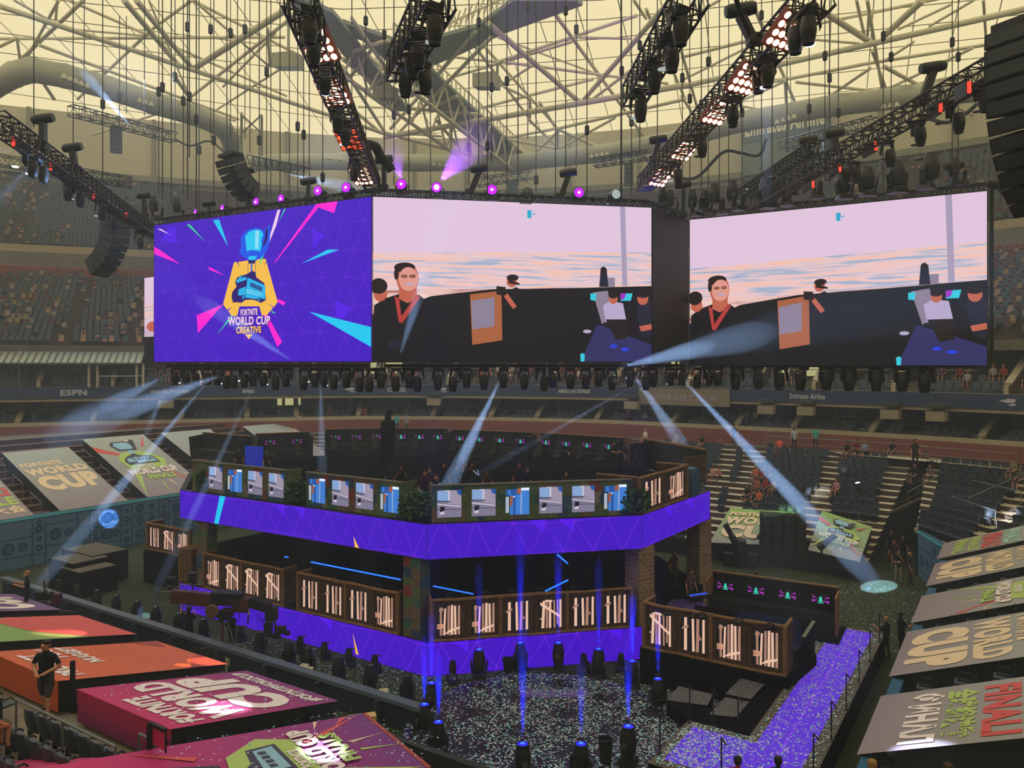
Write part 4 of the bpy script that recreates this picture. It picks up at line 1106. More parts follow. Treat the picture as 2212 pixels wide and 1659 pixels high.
# centre core closing the lower level
a, b = inset(5.5, 1.3), inset(5.5, 4.52)
mb = MB()
for i in range(8): mb.poly([a[i], a[(i + 1) % 8], b[(i + 1) % 8], b[i]])
tag(mb.build('stage_core', BLACKF), 'black draped core wall in the middle of the lower stage level', 'stage')

LPUR = [PUR, PUR2, PLINE, CYAN, YEL]
def ribbon(i, z0, z1, label, extra=(), seed=1, cut=None):
    a, b = ST[i], ST[(i + 1) % 8]
    if cut: a, b = lerp(a, b, cut[0]), lerp(a, b, cut[1])
    n = (b - a).normalized().cross(ZV)
    root = cabinet('led_ribbon', label, 'screen', a, b, z0, z1, .25, .02)
    sh = Sheet(a + ZV * z0, b + ZV * z0, b + ZV * z1, a + ZV * z1, .003)
    mb = MB(); sh.poly(mb, [(0, 0), (1, 0), (1, 1), (0, 1)], 0, 0)
    asp = (b - a).length / (z1 - z0)
    strokes(mb, sh, tri_lines(asp, 1.0, seed), 0.006, 2, 2, asp)
    rr = random.Random(seed)
    for _ in range(2):
        s = rr.uniform(.1, .85); w = .5 / asp
        sh.poly(mb, [(s, 1), (s + w, 1), (s + w, .6)], 1, 1)
    for pts, mi in extra: sh.poly(mb, pts, mi, 3)
    mb.build('display', LPUR, root)
def es(i, px): return st_of(ST[i], ST[(i + 1) % 8], px, HY)[0]
ribbon(0, 4.5, 5.84, 'long upper purple LED ribbon with a bright blue slash, facing west', [([(es(0, 463), 0), (es(0, 472), 0), (es(0, 487), 1), (es(0, 475), 1)], 3), ([(es(0, 764), .33), (es(0, 776), 0), (es(0, 767), 0)], 4)], 11)
ribbon(1, 4.5, 5.84, 'upper purple LED ribbon across the front of the stage', (), 12)
ribbon(2, 4.5, 5.84, 'upper purple LED ribbon on the east side above the brick pillars', (), 13)
ribbon(0, 0.02, 1.32, 'long lower purple LED skirt with a yellow spike, facing west', [([(es(0, 762), .75), (es(0, 775), .1), (es(0, 769), .1)], 4)], 14)
ribbon(1, 0.02, 1.32, 'lower purple LED skirt behind the blue-lit floor lamps', (), 15)
for i, z0, z1 in ((3, 4.5, 5.84), (4, 4.5, 5.84), (7, 4.5, 5.84), (7, .02, 1.3)):
    ribbon(i, z0, z1, 'purple LED panel on the %s' % {3: 'far east chamfer of the upper ribbon', 4: 'long rear side of the upper ribbon', 7: 'west chamfer at %s ribbon level' % ('upper' if z0 > 1 else 'lower')}[i], (), 16 + i)

# --- wooden booths
WOODD = mat('dark_wood', '4E3B2C', .8, var=.25, scale=4); WOODM = mat('rail_wood', '7A5A3A', .75, var=.2, scale=5); WOODR = mat('red_wood', '6A4432', .8, var=.2, scale=4)
PLK = led('led_plank', 'F0C4AA', .95); PLK2 = led('led_plank_shadow', 'B98A74', .8); LBK = led('led_black', '0A0710'); ROPE = led('led_rope', 'E0A488', .9)
LW_ = [LBK, PLK, PLK2, ROPE]
def window(sh, mb, s0, s1, t0, t1, kind, rr):
    f = lambda pts: [(s0 + (s1 - s0) * x, t0 + (t1 - t0) * y) for x, y in pts]
    sh.poly(mb, f([(0, 0), (1, 0), (1, 1), (0, 1)]), 0, 1)
    def pl(x0, x1, y0=0.0, y1=1.0, mi=1, lean=0.0):
        sh.poly(mb, f([(x0, y0), (x1, y0 + .01), (x1 + lean, y1), (x0 + lean + .01, y1 - .01)]), mi, 2)
        sh.poly(mb, f([(x1 - .02, y0), (x1, y0), (x1 + lean, y1), (x1 - .02 + lean, y1)]), 2, 3)
    if kind == 'A':
        pl(.1, .2, 0, .92, 2, -.02); pl(.24, .34, 0, .9, 1, .04); pl(.42, .52, 0, .98, 2); pl(.56, .68, 0, 1); pl(.72, .83, 0, .97, 1, -.02); pl(.87, .98, 0, .98, 2)
        for j in range(4): sh.poly(mb, f([(-.02, .22 + j * .045), (.32, .25 + j * .035), (.32, .28 + j * .035), (-.02, .25 + j * .045)]), 3, 4)
        sh.poly(mb, f([(.25, .02), (.95, .2), (.97, .27), (.5, .17)]), 1, 4); sh.poly(mb, f([(.05, .82), (.2, .78), (.26, .9), (.1, .95)]), 2, 4)
    elif kind == 'B':
        pl(.06, .2, 0, .94, 1, .05); pl(.26, .36, 0, .96, 2); pl(.4, .52, 0, .96); pl(.62, .7, 0, .95, 2, -.02); pl(.76, .84, .1, .96, 2); pl(.88, .99, 0, .96)
        sh.poly(mb, f([(.0, .8), (.98, .3), (.99, .38), (.02, .9)]), 1, 4); sh.poly(mb, f([(.24, .9), (.56, .88), (.56, .95), (.24, .97)]), 1, 4); sh.poly(mb, f([(0, .3), (.06, .3), (.06, .36), (0, .36)]), 3, 4)
    else:
        pl(.06, .2, 0, .97); pl(.42, .54, 0, .96, 1, -.03); pl(.58, .72, 0, .98, 2, .02); pl(.86, .98, 0, .98)
        sh.poly(mb, f([(-.02, .6), (.26, .68), (.26, .76), (-.02, .68)]), 2, 4); sh.poly(mb, f([(.74, .35), (.84, .4), (.74, .5)]), 2, 4)
def wood_booth(a, b, z0, z1, kinds, label, ret0=.7, ret1=.7, back=True):
    root = thing('wooden_booth', label, 'booth', tuple(lerp(a, b, .5) + ZV * z0), 0, 'wooden player booths')
    d = (b - a).normalized(); n = d.cross(ZV); L = (b - a).length; H = z1 - z0
    rr = random.Random(int(L * 100))
    nw = len(kinds); pw = 1.0 / nw
    mb = MB(); mb.bar(a + ZV * (z0 + H / 2), b + ZV * (z0 + H / 2), .08, H); 
    mb.build('backing', WOODD, root)
    # dark planks between windows
    mb = MB()
    for i in range(nw * 7):
        s = (i + .5) / (nw * 7); w = L / (nw * 7)
        k = (s * nw) % 1
        p = lerp(a, b, s) + n * .055
        if k < .16 or k > .84:
            mb.bar(p + ZV * (z0 + .05), p + ZV * (z1 - .05) + d * rr.uniform(-.02, .02), w * .88, .05 + rr.uniform(0, .02), up=n)
        else:
            mb.bar(p + ZV * (z0 + .02), p + ZV * (z0 + H * rr.uniform(.1, .14)), w * .88, .05, up=n)
            mb.bar(p + ZV * (z1 - H * rr.uniform(.1, .13)), p + ZV * (z1 - .02), w * .88, .05, up=n)
    mb.build('planking', WOODD, root)
    mb = MB(); pts = [lerp(a, b, i / 8) + n * .07 + ZV * (z1 + rr.uniform(-.02, .03)) for i in range(9)]
    mb.tube(pts, [.07 + rr.uniform(-.012, .012) for _ in pts], 8); mb.build('top_rail', WOODM, root, True)
    mb = MB(); pts = [lerp(a, b, i / 8) + n * .07 + ZV * (z0 + rr.uniform(-.01, .03)) for i in range(9)]
    mb.tube(pts, .06, 8); mb.build('bottom_rail', WOODM, root, True)
    for s in [0, 1] + [i / nw for i in range(2, nw, 2)]:
        mb = MB(); p = lerp(a, b, s) + n * .07
        mb.bar(p + ZV * z0, p + ZV * (z1 + .05), .13, .12, up=n); mb.build('post', WOODM, root)
    sh = Sheet(a + n * .075 + ZV * z0, b + n * .075 + ZV * z0, b + n * .075 + ZV * z1, a + n * .075 + ZV * z1, .003)
    for i, k in enumerate(kinds):
        mb = MB(); window(sh, mb, (i + .18) * pw, (i + .84) * pw, .13, .88, k, rr); mb.build('led_window', LW_, root)
    for s, r_ in ((a, ret0), (b, ret1)):
        if r_ > 0:
            q = s - n * r_
            mb = MB(); mb.bar(s + ZV * (z0 + H / 2), q + ZV * (z0 + H / 2), .08, H)
            mb.tube([s + ZV * (z1 + .02), q + ZV * (z1 + .02)], .06, 8, 1); 
            for i in range(int(r_ / .14)):
                p = lerp(s, q, (i + .5) / max(1, int(r_ / .14)))
                mb.bar(p + ZV * z0, p + ZV * z1, .11, .14, up=d)
            mb.build('side_wall', [WOODD, WOODM], root)
    return root
def edge_pts(i, pa, pb, k=0.0):
    """two points on stage edge i at picture columns, pushed out by k"""
    a, b = ST[i], ST[(i + 1) % 8]
    n = (b - a).normalized().cross(ZV) * k
    return lerp(a, b, es(i, pa)) + n, lerp(a, b, es(i, pb)) + n
p, q = edge_pts(0, 441, 612, -.05); wood_booth(p, q, 1.38, 2.98, 'ABBB', 'wooden booth on the lower stage level, directly behind the camera crane')
p, q = edge_pts(0, 645, 860, -.05); wood_booth(p, q, 1.38, 2.98, 'CCCA', 'wooden booth on the lower stage level under the yellow spike of the upper ribbon')
p, q = edge_pts(1, 931, 1362, .02); wood_booth(p, q, 1.38, 2.92, 'AACBCC', 'longest wooden booth with six lit windows across the stage front', .9, .6)
EB0, EB1 = V2(5.0, 29.3), V2(9.35, 26.6)
wood_booth(EB0, EB1, 1.34, 3.0, 'BCAA', 'wooden booth standing out in front of the brick pillars beside the runway', 1.0, .9)
EB2, EB3 = V2(-19.9, 42.6), V2(-16.7, 40.5)
wood_booth(EB2, EB3, 1.9, 3.3, 'CBA', 'small wooden booth jutting out on the west side against the speaker-print wall', .9, .0)
p, q = edge_pts(2, 1385, 1487, -.15)
wood_booth(q - (q - p), q, 5.88, 7.35, 'CA', 'wooden booth with two lit windows on the upper east corner', 1.9, 1.4)
# plain plank tower under the west booth
mb = MB(); mb.box(tuple(V2(-15.9, 38.7, 1.6)), (.9, .9, 2.6), R(-32))
for i in range(5): mb.bar(V2(-16.4 + i * .18, 38.4 - i * .11, .3), V2(-16.4 + i * .18, 38.4 - i * .11, 2.9), .1, .1)
tag(mb.build('plank_crate', WOODM), 'upright wooden plank crate beside the patchwork column on the west corner', 'crate')
tag((lambda m: (m.box(tuple(lerp(EB2, EB3, .5) + V2(.3, .8, .9)), (4.2, 1.8, 1.75), R(-33)), m.build('riser_block', BLACKF))[1])(MB()), 'black block carrying the small west booth', 'stage')

# --- camouflage booths on the upper level
PATCH = [mat('patch_green', '55694A', .8, var=.15, scale=2), mat('patch_teal', '3A6058', .8, var=.15, scale=2), mat('patch_blue', '345A80', .7, var=.15, scale=2), mat('patch_brown', '6A5A4C', .8, var=.15, scale=2), mat('patch_grey', '77756E', .8, var=.1, scale=2), mat('patch_navy', '2C4668', .7), mat('patch_rivet', '9A958C', .4, metal=.3), mat('patch_rust', '7A3A34', .8)]
def patchwork(sh, mb, W, H, rr, cell=.42, k=1):
    nx, ny = max(1, int(W / cell)), max(1, int(H / cell))
    P = {(i, j): ((min(1, max(0, (i + (rr.uniform(-.33, .33) if 0 < i < nx else 0)) / nx))), min(1, max(0, (j + (rr.uniform(-.33, .33) if 0 < j < ny else 0)) / ny))) for i in range(nx + 1) for j in range(ny + 1)}
    for i in range(nx):
        for j in range(ny):
            q = [P[i, j], P[i + 1, j], P[i + 1, j + 1], P[i, j + 1]]
            sh.poly(mb, q, rr.choice((0, 0, 1, 2, 3, 3, 4, 5, 0, 7 if rr.random() < .4 else 0)), k)
            if rr.random() < .6: sh.ell(mb, q[0][0] + .12 / nx, q[0][1] + .15 / ny, .035 / W, .035 / H, 6, k + 1, 8)
SG = [led('shield_grey', 'A89CB4', .85), led('shield_sky', '86A8D8', .95), led('shield_dark', '4A4A5C', .8), led('shield_light', 'D4C8D8', .95), led('shield_ink', '141420', .8), led('shield_blue', '3A7CD0', 1.0), led('shield_deep', '1C55A8', .9), led('shield_white', 'DCE8FC', 1.1), led('shield_rust', 'B4623C', .8), led('shield_mid', '8A84A0', .8)]
def shield(sh, mb, s0, s1, t0, t1, kind):
    f = lambda pts: [(s0 + (s1 - s0) * x, t0 + (t1 - t0) * y) for x, y in pts]
    if kind == 'G':
        sh.poly(mb, f([(0, 0), (1, 0), (1, 1), (0, 1)]), 9, 3)
        sh.poly(mb, f([(.45, .5), (1, .42), (.98, .8), (.85, .85), (.8, .97), (.45, 1)]), 0, 4)
        sh.poly(mb, f([(.02, .6), (.55, .62), (.56, .88), (.4, .99), (.02, .99)]), 1, 4)
        sh.poly(mb, f([(0, .52), (.98, .4), (.98, .36), (0, .48)]), 3, 5); sh.poly(mb, f([(0, .3), (1, .27), (1, .29), (0, .33)]), 2, 5)
        sh.poly(mb, f([(.1, .12), (.28, .12), (.32, .4), (.12, .4)]), 3, 5); sh.poly(mb, f([(.11, .2), (.3, .24), (.32, .4), (.12, .4)]), 4, 6)
        sh.poly(mb, f([(0, .58), (.55, .56), (.55, .6), (0, .63)]), 2, 6); sh.poly(mb, f([(.85, .85), (1, .8), (1, 1), (.8, 1)]), 6, 5); sh.poly(mb, f([(.28, 1), (.45, .95), (.45, .62), (.52, .62), (.52, 1)]), 3, 5)
    else:
        sh.poly(mb, f([(.18, 0), (1, 0), (1, .96), (.18, .9)]), 5, 3); sh.poly(mb, f([(.3, 0), (.42, 0), (.42, .85), (.3, .85)]), 6, 4); sh.poly(mb, f([(.62, 0), (.68, 0), (.7, .85), (.62, .85)]), 1, 4)
        sh.poly(mb, f([(.65, .9), (1, .9), (1, 1), (.65, 1)]), 7, 5); sh.poly(mb, f([(0, .72), (.62, .76), (.62, .98), (0, .94)]), 6, 6); sh.poly(mb, f([(.1, .74), (.2, .74), (.2, .95), (.1, .95)]), 5, 7)
        sh.poly(mb, f([(.45, .78), (.65, .8), (.62, 1), (.5, .98)]), 8, 7); sh.poly(mb, f([(.18, .3), (.3, .4), (.26, .5), (.34, .65), (.18, .7)]), 8, 6)
        for j in range(3): sh.poly(mb, f([(0 + j * .05, .08), (.025 + j * .05, .08), (.025 + j * .05, .68), (j * .05, .68)]), 7, 6)
        sh.ell(mb, s0 + (s1 - s0) * .35, t0 + (t1 - t0) * .68, (s1 - s0) * .04, (t1 - t0) * .03, 7, 7, 8)
def camo_booth(a, b, z0, z1, kinds, label, rets=(.8, .8)):
    root = thing('patchwork_booth', label, 'booth', tuple(lerp(a, b, .5) + ZV * z0), 0, 'patchwork player booths')
    d = (b - a).normalized(); n = d.cross(ZV); L = (b - a).length; H = z1 - z0
    rr = random.Random(int(L * 77))
    mb = MB(); mb.bar(a + ZV * (z0 + H / 2), b + ZV * (z0 + H / 2), .1, H); mb.build('backing', PATCH[3], root)
    sh = Sheet(a + n * .055 + ZV * z0, b + n * .055 + ZV * z0, b + n * .055 + ZV * z1, a + n * .055 + ZV * z1, .003)
    mb = MB(); patchwork(sh, mb, L, H, rr); mb.build('patchwork_front', PATCH, root)
    nw = len(kinds); pw = 1.0 / max(1, nw)
    for i, k in enumerate(kinds):
        mb = MB(); shield(sh, mb, (i + .15) * pw, (i + .85) * pw, .13, .86, k); mb.build('led_window', SG, root)
    for s, r_, m in ((a, rets[0], -1), (b, rets[1], 1)):
        q = s - n * r_
        sh2 = Sheet(*((s + ZV * z0, q + ZV * z0, q + ZV * z1, s + ZV * z1) if m > 0 else (q + ZV * z0, s + ZV * z0, s + ZV * z1, q + ZV * z1)), lift=.003)
        mb = MB(); mb.bar(s + ZV * (z0 + H / 2) - d * .04 * m, q + ZV * (z0 + H / 2) - d * .04 * m, .06, H, 3); patchwork(sh2, mb, r_, H, rr); mb.build('side_wall', PATCH, root)
    mb = MB(); mb.bar(a + n * .05 + ZV * z1, b + n * .05 + ZV * z1, .12, .06); mb.build('top_edge', PATCH[4], root)
p, q = edge_pts(0, 404, 609, -.35); camo_booth(lerp(p, q, .16), q, 5.86, 7.3, 'GHGG', 'patchwork booth above the blue slash of the west ribbon')
camo_booth(p, lerp(p, q, .155), 5.86, 7.32, '', 'narrow plain patchwork panel at the west end of the upper level')
p, q = edge_pts(0, 650, 860, -.35); camo_booth(p, q, 5.86, 7.3, 'HGGH', 'patchwork booth between two bushes on the upper level')
p, q = edge_pts(1, 934, 1367, -.25); camo_booth(p, q, 5.86, 7.3, 'GGHGGH', 'longest patchwork booth with six shield windows above the stage front', (.9, .5))
# patchwork columns and brick pillars holding the upper deck
def column(a, b, label, z0=1.3, z1=4.5):
    root = thing('patchwork_column', label, 'column', tuple(lerp(a, b, .5) + ZV * z0), 0, 'patchwork stage columns')
    d = (b - a).normalized(); n = d.cross(ZV); W = (b - a).length; rr = random.Random(int(abs(a.x) * 50))
    mb = MB(); c = lerp(a, b, .5) - n * W * .35; mb.box(tuple(c + ZV * (z0 + z1) / 2), (W, W * .65, z1 - z0), math.atan2(d.y, d.x)); mb.build('core', PATCH[3], root)
    sh = Sheet(a + n * .01 + ZV * z0, b + n * .01 + ZV * z0, b + n * .01 + ZV * z1, a + n * .01 + ZV * z1, .004)
    mb = MB(); patchwork(sh, mb, W, z1 - z0, rr, .36); mb.build('patchwork_front', PATCH, root)
    e = b - n * W * .7
    sh = Sheet(b + d * .01 + ZV * z0, e + d * .01 + ZV * z0, e + d * .01 + ZV * z1, b + d * .01 + ZV * z1, .004)
    mb = MB(); patchwork(sh, mb, W * .7, z1 - z0, rr, .36); mb.build('patchwork_side', PATCH, root)
p, q = edge_pts(0, 868, 905, -.1); column(p, q, 'patchwork column at the front corner of the stage')
p, q = edge_pts(0, 418, 440, -.2); column(p, q, 'patchwork column at the west corner next to the plank crate')
BRK = bpy.data.materials.new('brick_print'); BRK.use_nodes = True
nt = BRK.node_tree; bt = nt.nodes.new('ShaderNodeTexBrick'); tc = nt.nodes.new('ShaderNodeTexCoord')
bt.inputs['Color1'].default_value = lin('6E5650'); bt.inputs['Color2'].default_value = lin('8A7468'); bt.inputs['Mortar'].default_value = lin('A8947C'); bt.inputs['Scale'].default_value = 1.0
bt.inputs['Brick Width'].default_value = .34; bt.inputs['Row Height'].default_value = .17; bt.inputs['Mortar Size'].default_value = .012
nt.links.new(tc.outputs['UV'], bt.inputs['Vector']); nt.links.new(bt.outputs['Color'], nt.nodes['Principled BSDF'].inputs['Base Color']); nt.nodes['Principled BSDF'].inputs['Roughness'].default_value = .85
def brick_pillar(c, rz, w, z0, z1, label):
    root = thing('brick_pillar', label, 'pillar', tuple(c + ZV * z0), rz, 'brick stage pillars')
    mb = MB(); mb.box((0, 0, (z1 - z0) / 2), (w, w, z1 - z0)); o = mb.build('shaft', BRK, root, world=False)
    uv = o.data.uv_layers.new(name='uv')
    for f in o.data.polygons:
        for li in f.loop_indices:
            co = o.data.vertices[o.data.loops[li].vertex_index].co
            uv.data[li].uv = ((co.x if abs(f.normal.y) > .5 else co.y) + w, co.z)
brick_pillar(V2(5.3, 32.3), R(35), .85, 0, 4.5, 'brick-printed pillar at the front east corner of the stage')
brick_pillar(V2(9.2, 38.3), R(35), .85, 0, 4.5, 'brick-printed pillar at the far east corner of the stage')
# blue light strips on the core
for (x0, y0, x1, y1, lab) in ((672, 1214, 865, 1252, 'long thin blue light strip inside the lower west side'), (615, 1203, 622, 1204, 'tiny blue light strip between the west booths'), (936, 1266, 1022, 1283, 'short blue light strip above the front booth, west end'), (1178, 1277, 1227, 1253, 'short blue light strip above the middle of the front booth'), (1204, 1198, 1226, 1217, 'tiny slanting blue light strip high inside the stage front')):
    mb = MB(); mb.bar(U(x0, y0, 33.5 if x0 > 900 else 37.5 - (x0 - 600) * .008), U(x1, y1, 34.5 if x0 > 900 else 36.8 - (x1 - 600) * .008), .05)
    tag(mb.build('light_strip', led('strip_blue', '2060FF', 2.5)), lab, 'light')

# --- bushes, barrel, blue crate
LEAF = mat('bush_leaf', '3C6444', .6, var=.3, scale=5)
def bush(c, rx, ry, rz_, label, n=420):
    rr = random.Random(int(c.x * 31)); mb = MB()
    for _ in range(n):
        th, ph = rr.uniform(0, 6.283), math.acos(rr.uniform(-.5, 1)); k = rr.uniform(.72, 1.0)
        p = c + Vector((rx * k * math.cos(th) * math.sin(ph), ry * k * math.sin(th) * math.sin(ph), rz_ * (k * math.cos(ph) + .3)))
        d = Vector((rr.uniform(-1, 1), rr.uniform(-1, 1), rr.uniform(-.4, 1))).normalized() * .13; s = d.cross(Vector((rr.uniform(-1, 1), rr.uniform(-1, 1), .3))).normalized() * .06
        mb.poly([p - d, p - s, p + d, p + s])
    root = thing('bush', label, 'bush', tuple(c), 0, 'leafy bushes on the stage')
    mb.build('foliage', LEAF, root)
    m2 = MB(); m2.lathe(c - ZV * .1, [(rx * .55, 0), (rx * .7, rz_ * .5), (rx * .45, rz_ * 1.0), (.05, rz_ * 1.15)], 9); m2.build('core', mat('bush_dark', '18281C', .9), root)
for px, ed, k, w, h, lab in ((428, 0, -.3, .35, .62, 'leafy bush in front of the plain patchwork panel, west end'), (630, 0, -.3, .55, .7, 'leafy bush between the two west patchwork booths'), (888, 0, -.4, .8, .75, 'wide leafy bush at the front stage corner'), (1386, 2, -.25, .62, .72, 'leafy bush below the barrel on the east corner'), (1508, 2, -.5, .6, .8, 'leafy bush at the far east end of the ribbon')):
    p, _ = edge_pts(ed, px, px, k); bush(p + ZV * (5.86 + h * .35), w, w * .7, h, lab)
BARW = mat('barrel_wood', '7A4A2A', .7, var=.2, scale=3)
p, _ = edge_pts(2, 1392, 1392, -.5)
t = thing('barrel', 'brown wooden barrel behind the east corner bush', 'barrel', tuple(p + ZV * 5.86))
mb = MB(); mb.lathe(p + ZV * 5.86, [(.38, 0), (.47, .25), (.5, .55), (.47, .85), (.38, 1.1), (.34, 1.1), (.34, 1.05)], 16); mb.build('staves', BARW, t, True)
for z in (.2, .9):
    mb = MB(); mb.lathe(p + ZV * (5.86 + z), [(.47, 0), (.485, .0), (.485, .08), (.46, .08)], 16); mb.build('hoop', BLACK, t)
p, q = edge_pts(2, 1492, 1506, -.25)
mb = MB(); mb.bar(p + ZV * 6.5, q + ZV * 6.5, .6, 1.3)
for i in range(5): mb.bar(lerp(p, q, .1 + i * .2) + (q - p).normalized().cross(ZV) * .33 + ZV * 5.95, lerp(p, q, .1 + i * .2) + (q - p).normalized().cross(ZV) * .33 + ZV * 7.05, .12, .06, 0)
tag(mb.build('blue_crate', PATCH[2]), 'blue-grey slatted crate next to the upper east booth', 'crate')

# --- far booths with monitors
SCRP = [led('mon_black', '06060A'), led('mon_magenta', 'B02CC0', .9), led('mon_mint', '3CD8B8', .9)]
def monitor(p, rz, label, s=1.0):
    if 'mon' not in TPL:
        t = thing('computer_monitor', label, 'monitor', (0, 0, 0))
        mb = MB(); mb.box((0, 0, .42), (.66, .04, .4)); mb.build('bezel', BLACK, t)
        mb = MB(); mb.lathe((0, .05, 0), [(.13, 0), (.12, .02), (.025, .03), (.025, .3)], 8); mb.build('stand', BLACK, t)
        sh = Sheet((-.31, -.023, .24), (.31, -.023, .24), (.31, -.023, .6), (-.31, -.023, .6), .002)
        mb = MB(); sh.poly(mb, [(0, 0), (1, 0), (1, 1), (0, 1)], 0, 0)
        for pts in ([(0, .95), (.3, .6), (.05, .7)], [(.02, .2), (.35, .45), (.0, .45)], [(.98, .15), (.6, .45), (.98, .45)], [(.95, .9), (.65, .6), (1, .75)]): sh.poly(mb, pts, 1, 1)
        sh.poly(mb, [(.38, .3), (.62, .3), (.58, .62), (.42, .62)], 2, 1); sh.ell(mb, .5, .7, .08, .14, 2, 1, 10); sh.poly(mb, [(.34, .15), (.66, .15), (.66, .25), (.34, .25)], 2, 1)
        mb.build('display', SCRP, t); TPL['mon'] = t
    else: t = dup(TPL['mon'], label=label)
    t.location = p; t.rotation_euler = (0, 0, rz); t.scale = (s, s, s); t['group'] = 'gaming monitors showing the event logo'
    return t
def chair(p, rz, label):
    if 'gch' not in TPL:
        t = thing('gaming_chair', label, 'chair', (0, 0, 0))
        mb = MB(); mb.box((0, 0, .48), (.5, .5, .1)); mb.build('seat', BLACK, t)
        mb = MB(); mb.hexa([(-.24, .2, .5), (.24, .2, .5), (.24, .3, .5), (-.24, .3, .5), (-.17, .32, 1.3), (.17, .32, 1.3), (.17, .4, 1.3), (-.17, .4, 1.3)]); mb.build('backrest', BLACK, t)
        mb = MB(); mb.tube([(0, 0, 0.08), (0, 0, .45)], .04, 6)
        for i in range(5): mb.tube([(0, 0, .1), (.28 * math.cos(i * 1.257), .28 * math.sin(i * 1.257), .04)], .03, 5)
        mb.build('pedestal', BLACK, t); sh = Sheet((.1, .41, .95), (-.1, .41, .95), (-.1, .41, 1.15), (.1, .41, 1.15), .002)
        mb = MB(); sh.ring(mb, .5, .5, .5, .5, .7, 0, 1, 12); sh.poly(mb, [(.3, .3), (.7, .3), (.5, .75)], 0, 1); mb.build('emblem', mat('emblem_grey', '8C8C94', .5), t)
        TPL['gch'] = t
    else: t = dup(TPL['gch'], label=label)
    t.location = p; t.rotation_euler = (0, 0, rz); t['group'] = 'black gaming chairs at the booths'
GB = mat('booth_dark_panel', '121417', .7, var=.2, scale=.8)
def game_booth(a, b, z0, h, n, label, trim=None, seats=True, md=.75):
    """a-b: rear wall seen from inside, left to right"""
    root = thing('gaming_booth', label, 'booth', tuple(lerp(a, b, .5) + ZV * z0), 0, 'black gaming booths')
    d = (b - a).normalized(); nn = d.cross(ZV); L = (b - a).length; rz = math.atan2(d.y, d.x)
    mb = MB(); mb.bar(a + ZV * (z0 + h / 2), b + ZV * (z0 + h / 2), .1, h); mb.build('rear_wall', GB, root)
    mb = MB(); mb.bar(a + nn * .03 + ZV * (z0 + h), b + nn * .03 + ZV * (z0 + h), .16, .06); mb.build('top_trim', trim or WOODM, root)
    for s in (a, b):
        mb = MB(); mb.bar(s + ZV * (z0 + h / 2), s + nn * md * 1.3 + ZV * (z0 + h / 2 - .1), .07, h - .2); mb.build('side_wall', GB if trim is None else trim, root)
    mb = MB(); mb.bar(a + nn * .5 + ZV * (z0 + .74), b + nn * .5 + ZV * (z0 + .74), .75, .05); mb.build('desk', BLACK, root)
    mb = MB(); mb.bar(a + nn * .86 + ZV * (z0 + .36), b + nn * .86 + ZV * (z0 + .36), .04, .7); mb.build('desk_front', GB, root)
    return [(lerp(a, b, (i + .5) / n) + nn * .35 + ZV * (z0 + .77), rz) for i in range(n)], [(lerp(a, b, (i + .5) / n) - d * .12 + nn * 1.3 + ZV * z0, rz) for i in range(n)]
k_ = 0; kc = 0
FARB = [(440, 541, 50, 47.5, 0, 'dark booth block on the far west edge of the upper deck'), (552, 668, 49, 50.5, 2, 'far gaming booth nearest the west white tarp'), (702, 835, 52.5, 53.5, 3, 'far gaming booth west of the tall black box'), (850, 968, 53.5, 53, 3, 'far gaming booth just east of the tall black box'), (978, 1152, 52.5, 50, 4, 'far gaming booth ending in a wooden corner, below the card company ribbon'), (1165, 1345, 50, 46.5, 4, 'far gaming booth with the brightest four logo monitors')]
for pa, pb, da, db, n, lab in FARB:
    a, b = U(pa, HY, da), U(pb, HY, db); a.z = b.z = 0
    m_, c_ = game_booth(a, b, 5.84, 1.75, n or 1, lab)
    if n:
        for (p, rz) in m_: monitor(p, rz, 'small logo monitor, %s from the west along the far booths' % ORD[k_]); k_ += 1
        for (p, rz) in c_: chair(p, rz, 'black gaming chair, %s from the west at the far booths' % ORD[kc]); kc += 1
# wooden end walls and right far edge booth
for pts, lab in ((((1147, 50.2), (1166, 49.6)), 'wooden end panel closing the far booth with four monitors'), (((1336, 46.8), (1362, 46.2)), 'wooden end panel beside the person leaning on the far booth')):
    a, b = U(pts[0][0], HY, pts[0][1]), U(pts[1][0], HY, pts[1][1]); a.z = b.z = 0; mb = MB()
    mb.bar(a + ZV * 6.75, b + ZV * 6.75, .12, 1.8)
    for i in range(5): mb.bar(lerp(a, b, i / 4) - V2(0, .1, -5.9), lerp(a, b, i / 4) - V2(0, .1, -7.6), .1, .06)
    tag(mb.build('plank_screen', WOODM), lab, 'panel')
a, b = U(1392, HY, 46), U(1524, HY, 40); a.z = b.z = 0
root = thing('open_black_booth', 'black booth with sloping timber-edged wall at the far east of the upper deck', 'booth', tuple(a + ZV * 5.84))
mb = MB(); mb.bar(a + ZV * 6.7, b + ZV * 6.7, .1, 1.7); mb.build('rear_wall', GB, root)
mb = MB(); mb.bar(a + ZV * 7.58 - V2(0, .05), b + ZV * 7.58 - V2(0, .05), .14, .1); mb.build('top_trim', WOODM, root)
mb = MB(); mb.bar(b + ZV * 6.6, b + V2(-1.3, -.9, 6.6), .1, 1.4); mb.build('side_wall', WOODD, root)
a2 = U(1362, HY, 44); a2.z = 0
mb = MB(); mb.bar(a2 + ZV * 6.7, U(1420, HY, 45.5) + ZV * (6.7 - HC), .1, 1.6); mb.build('near_wall', GB, root)
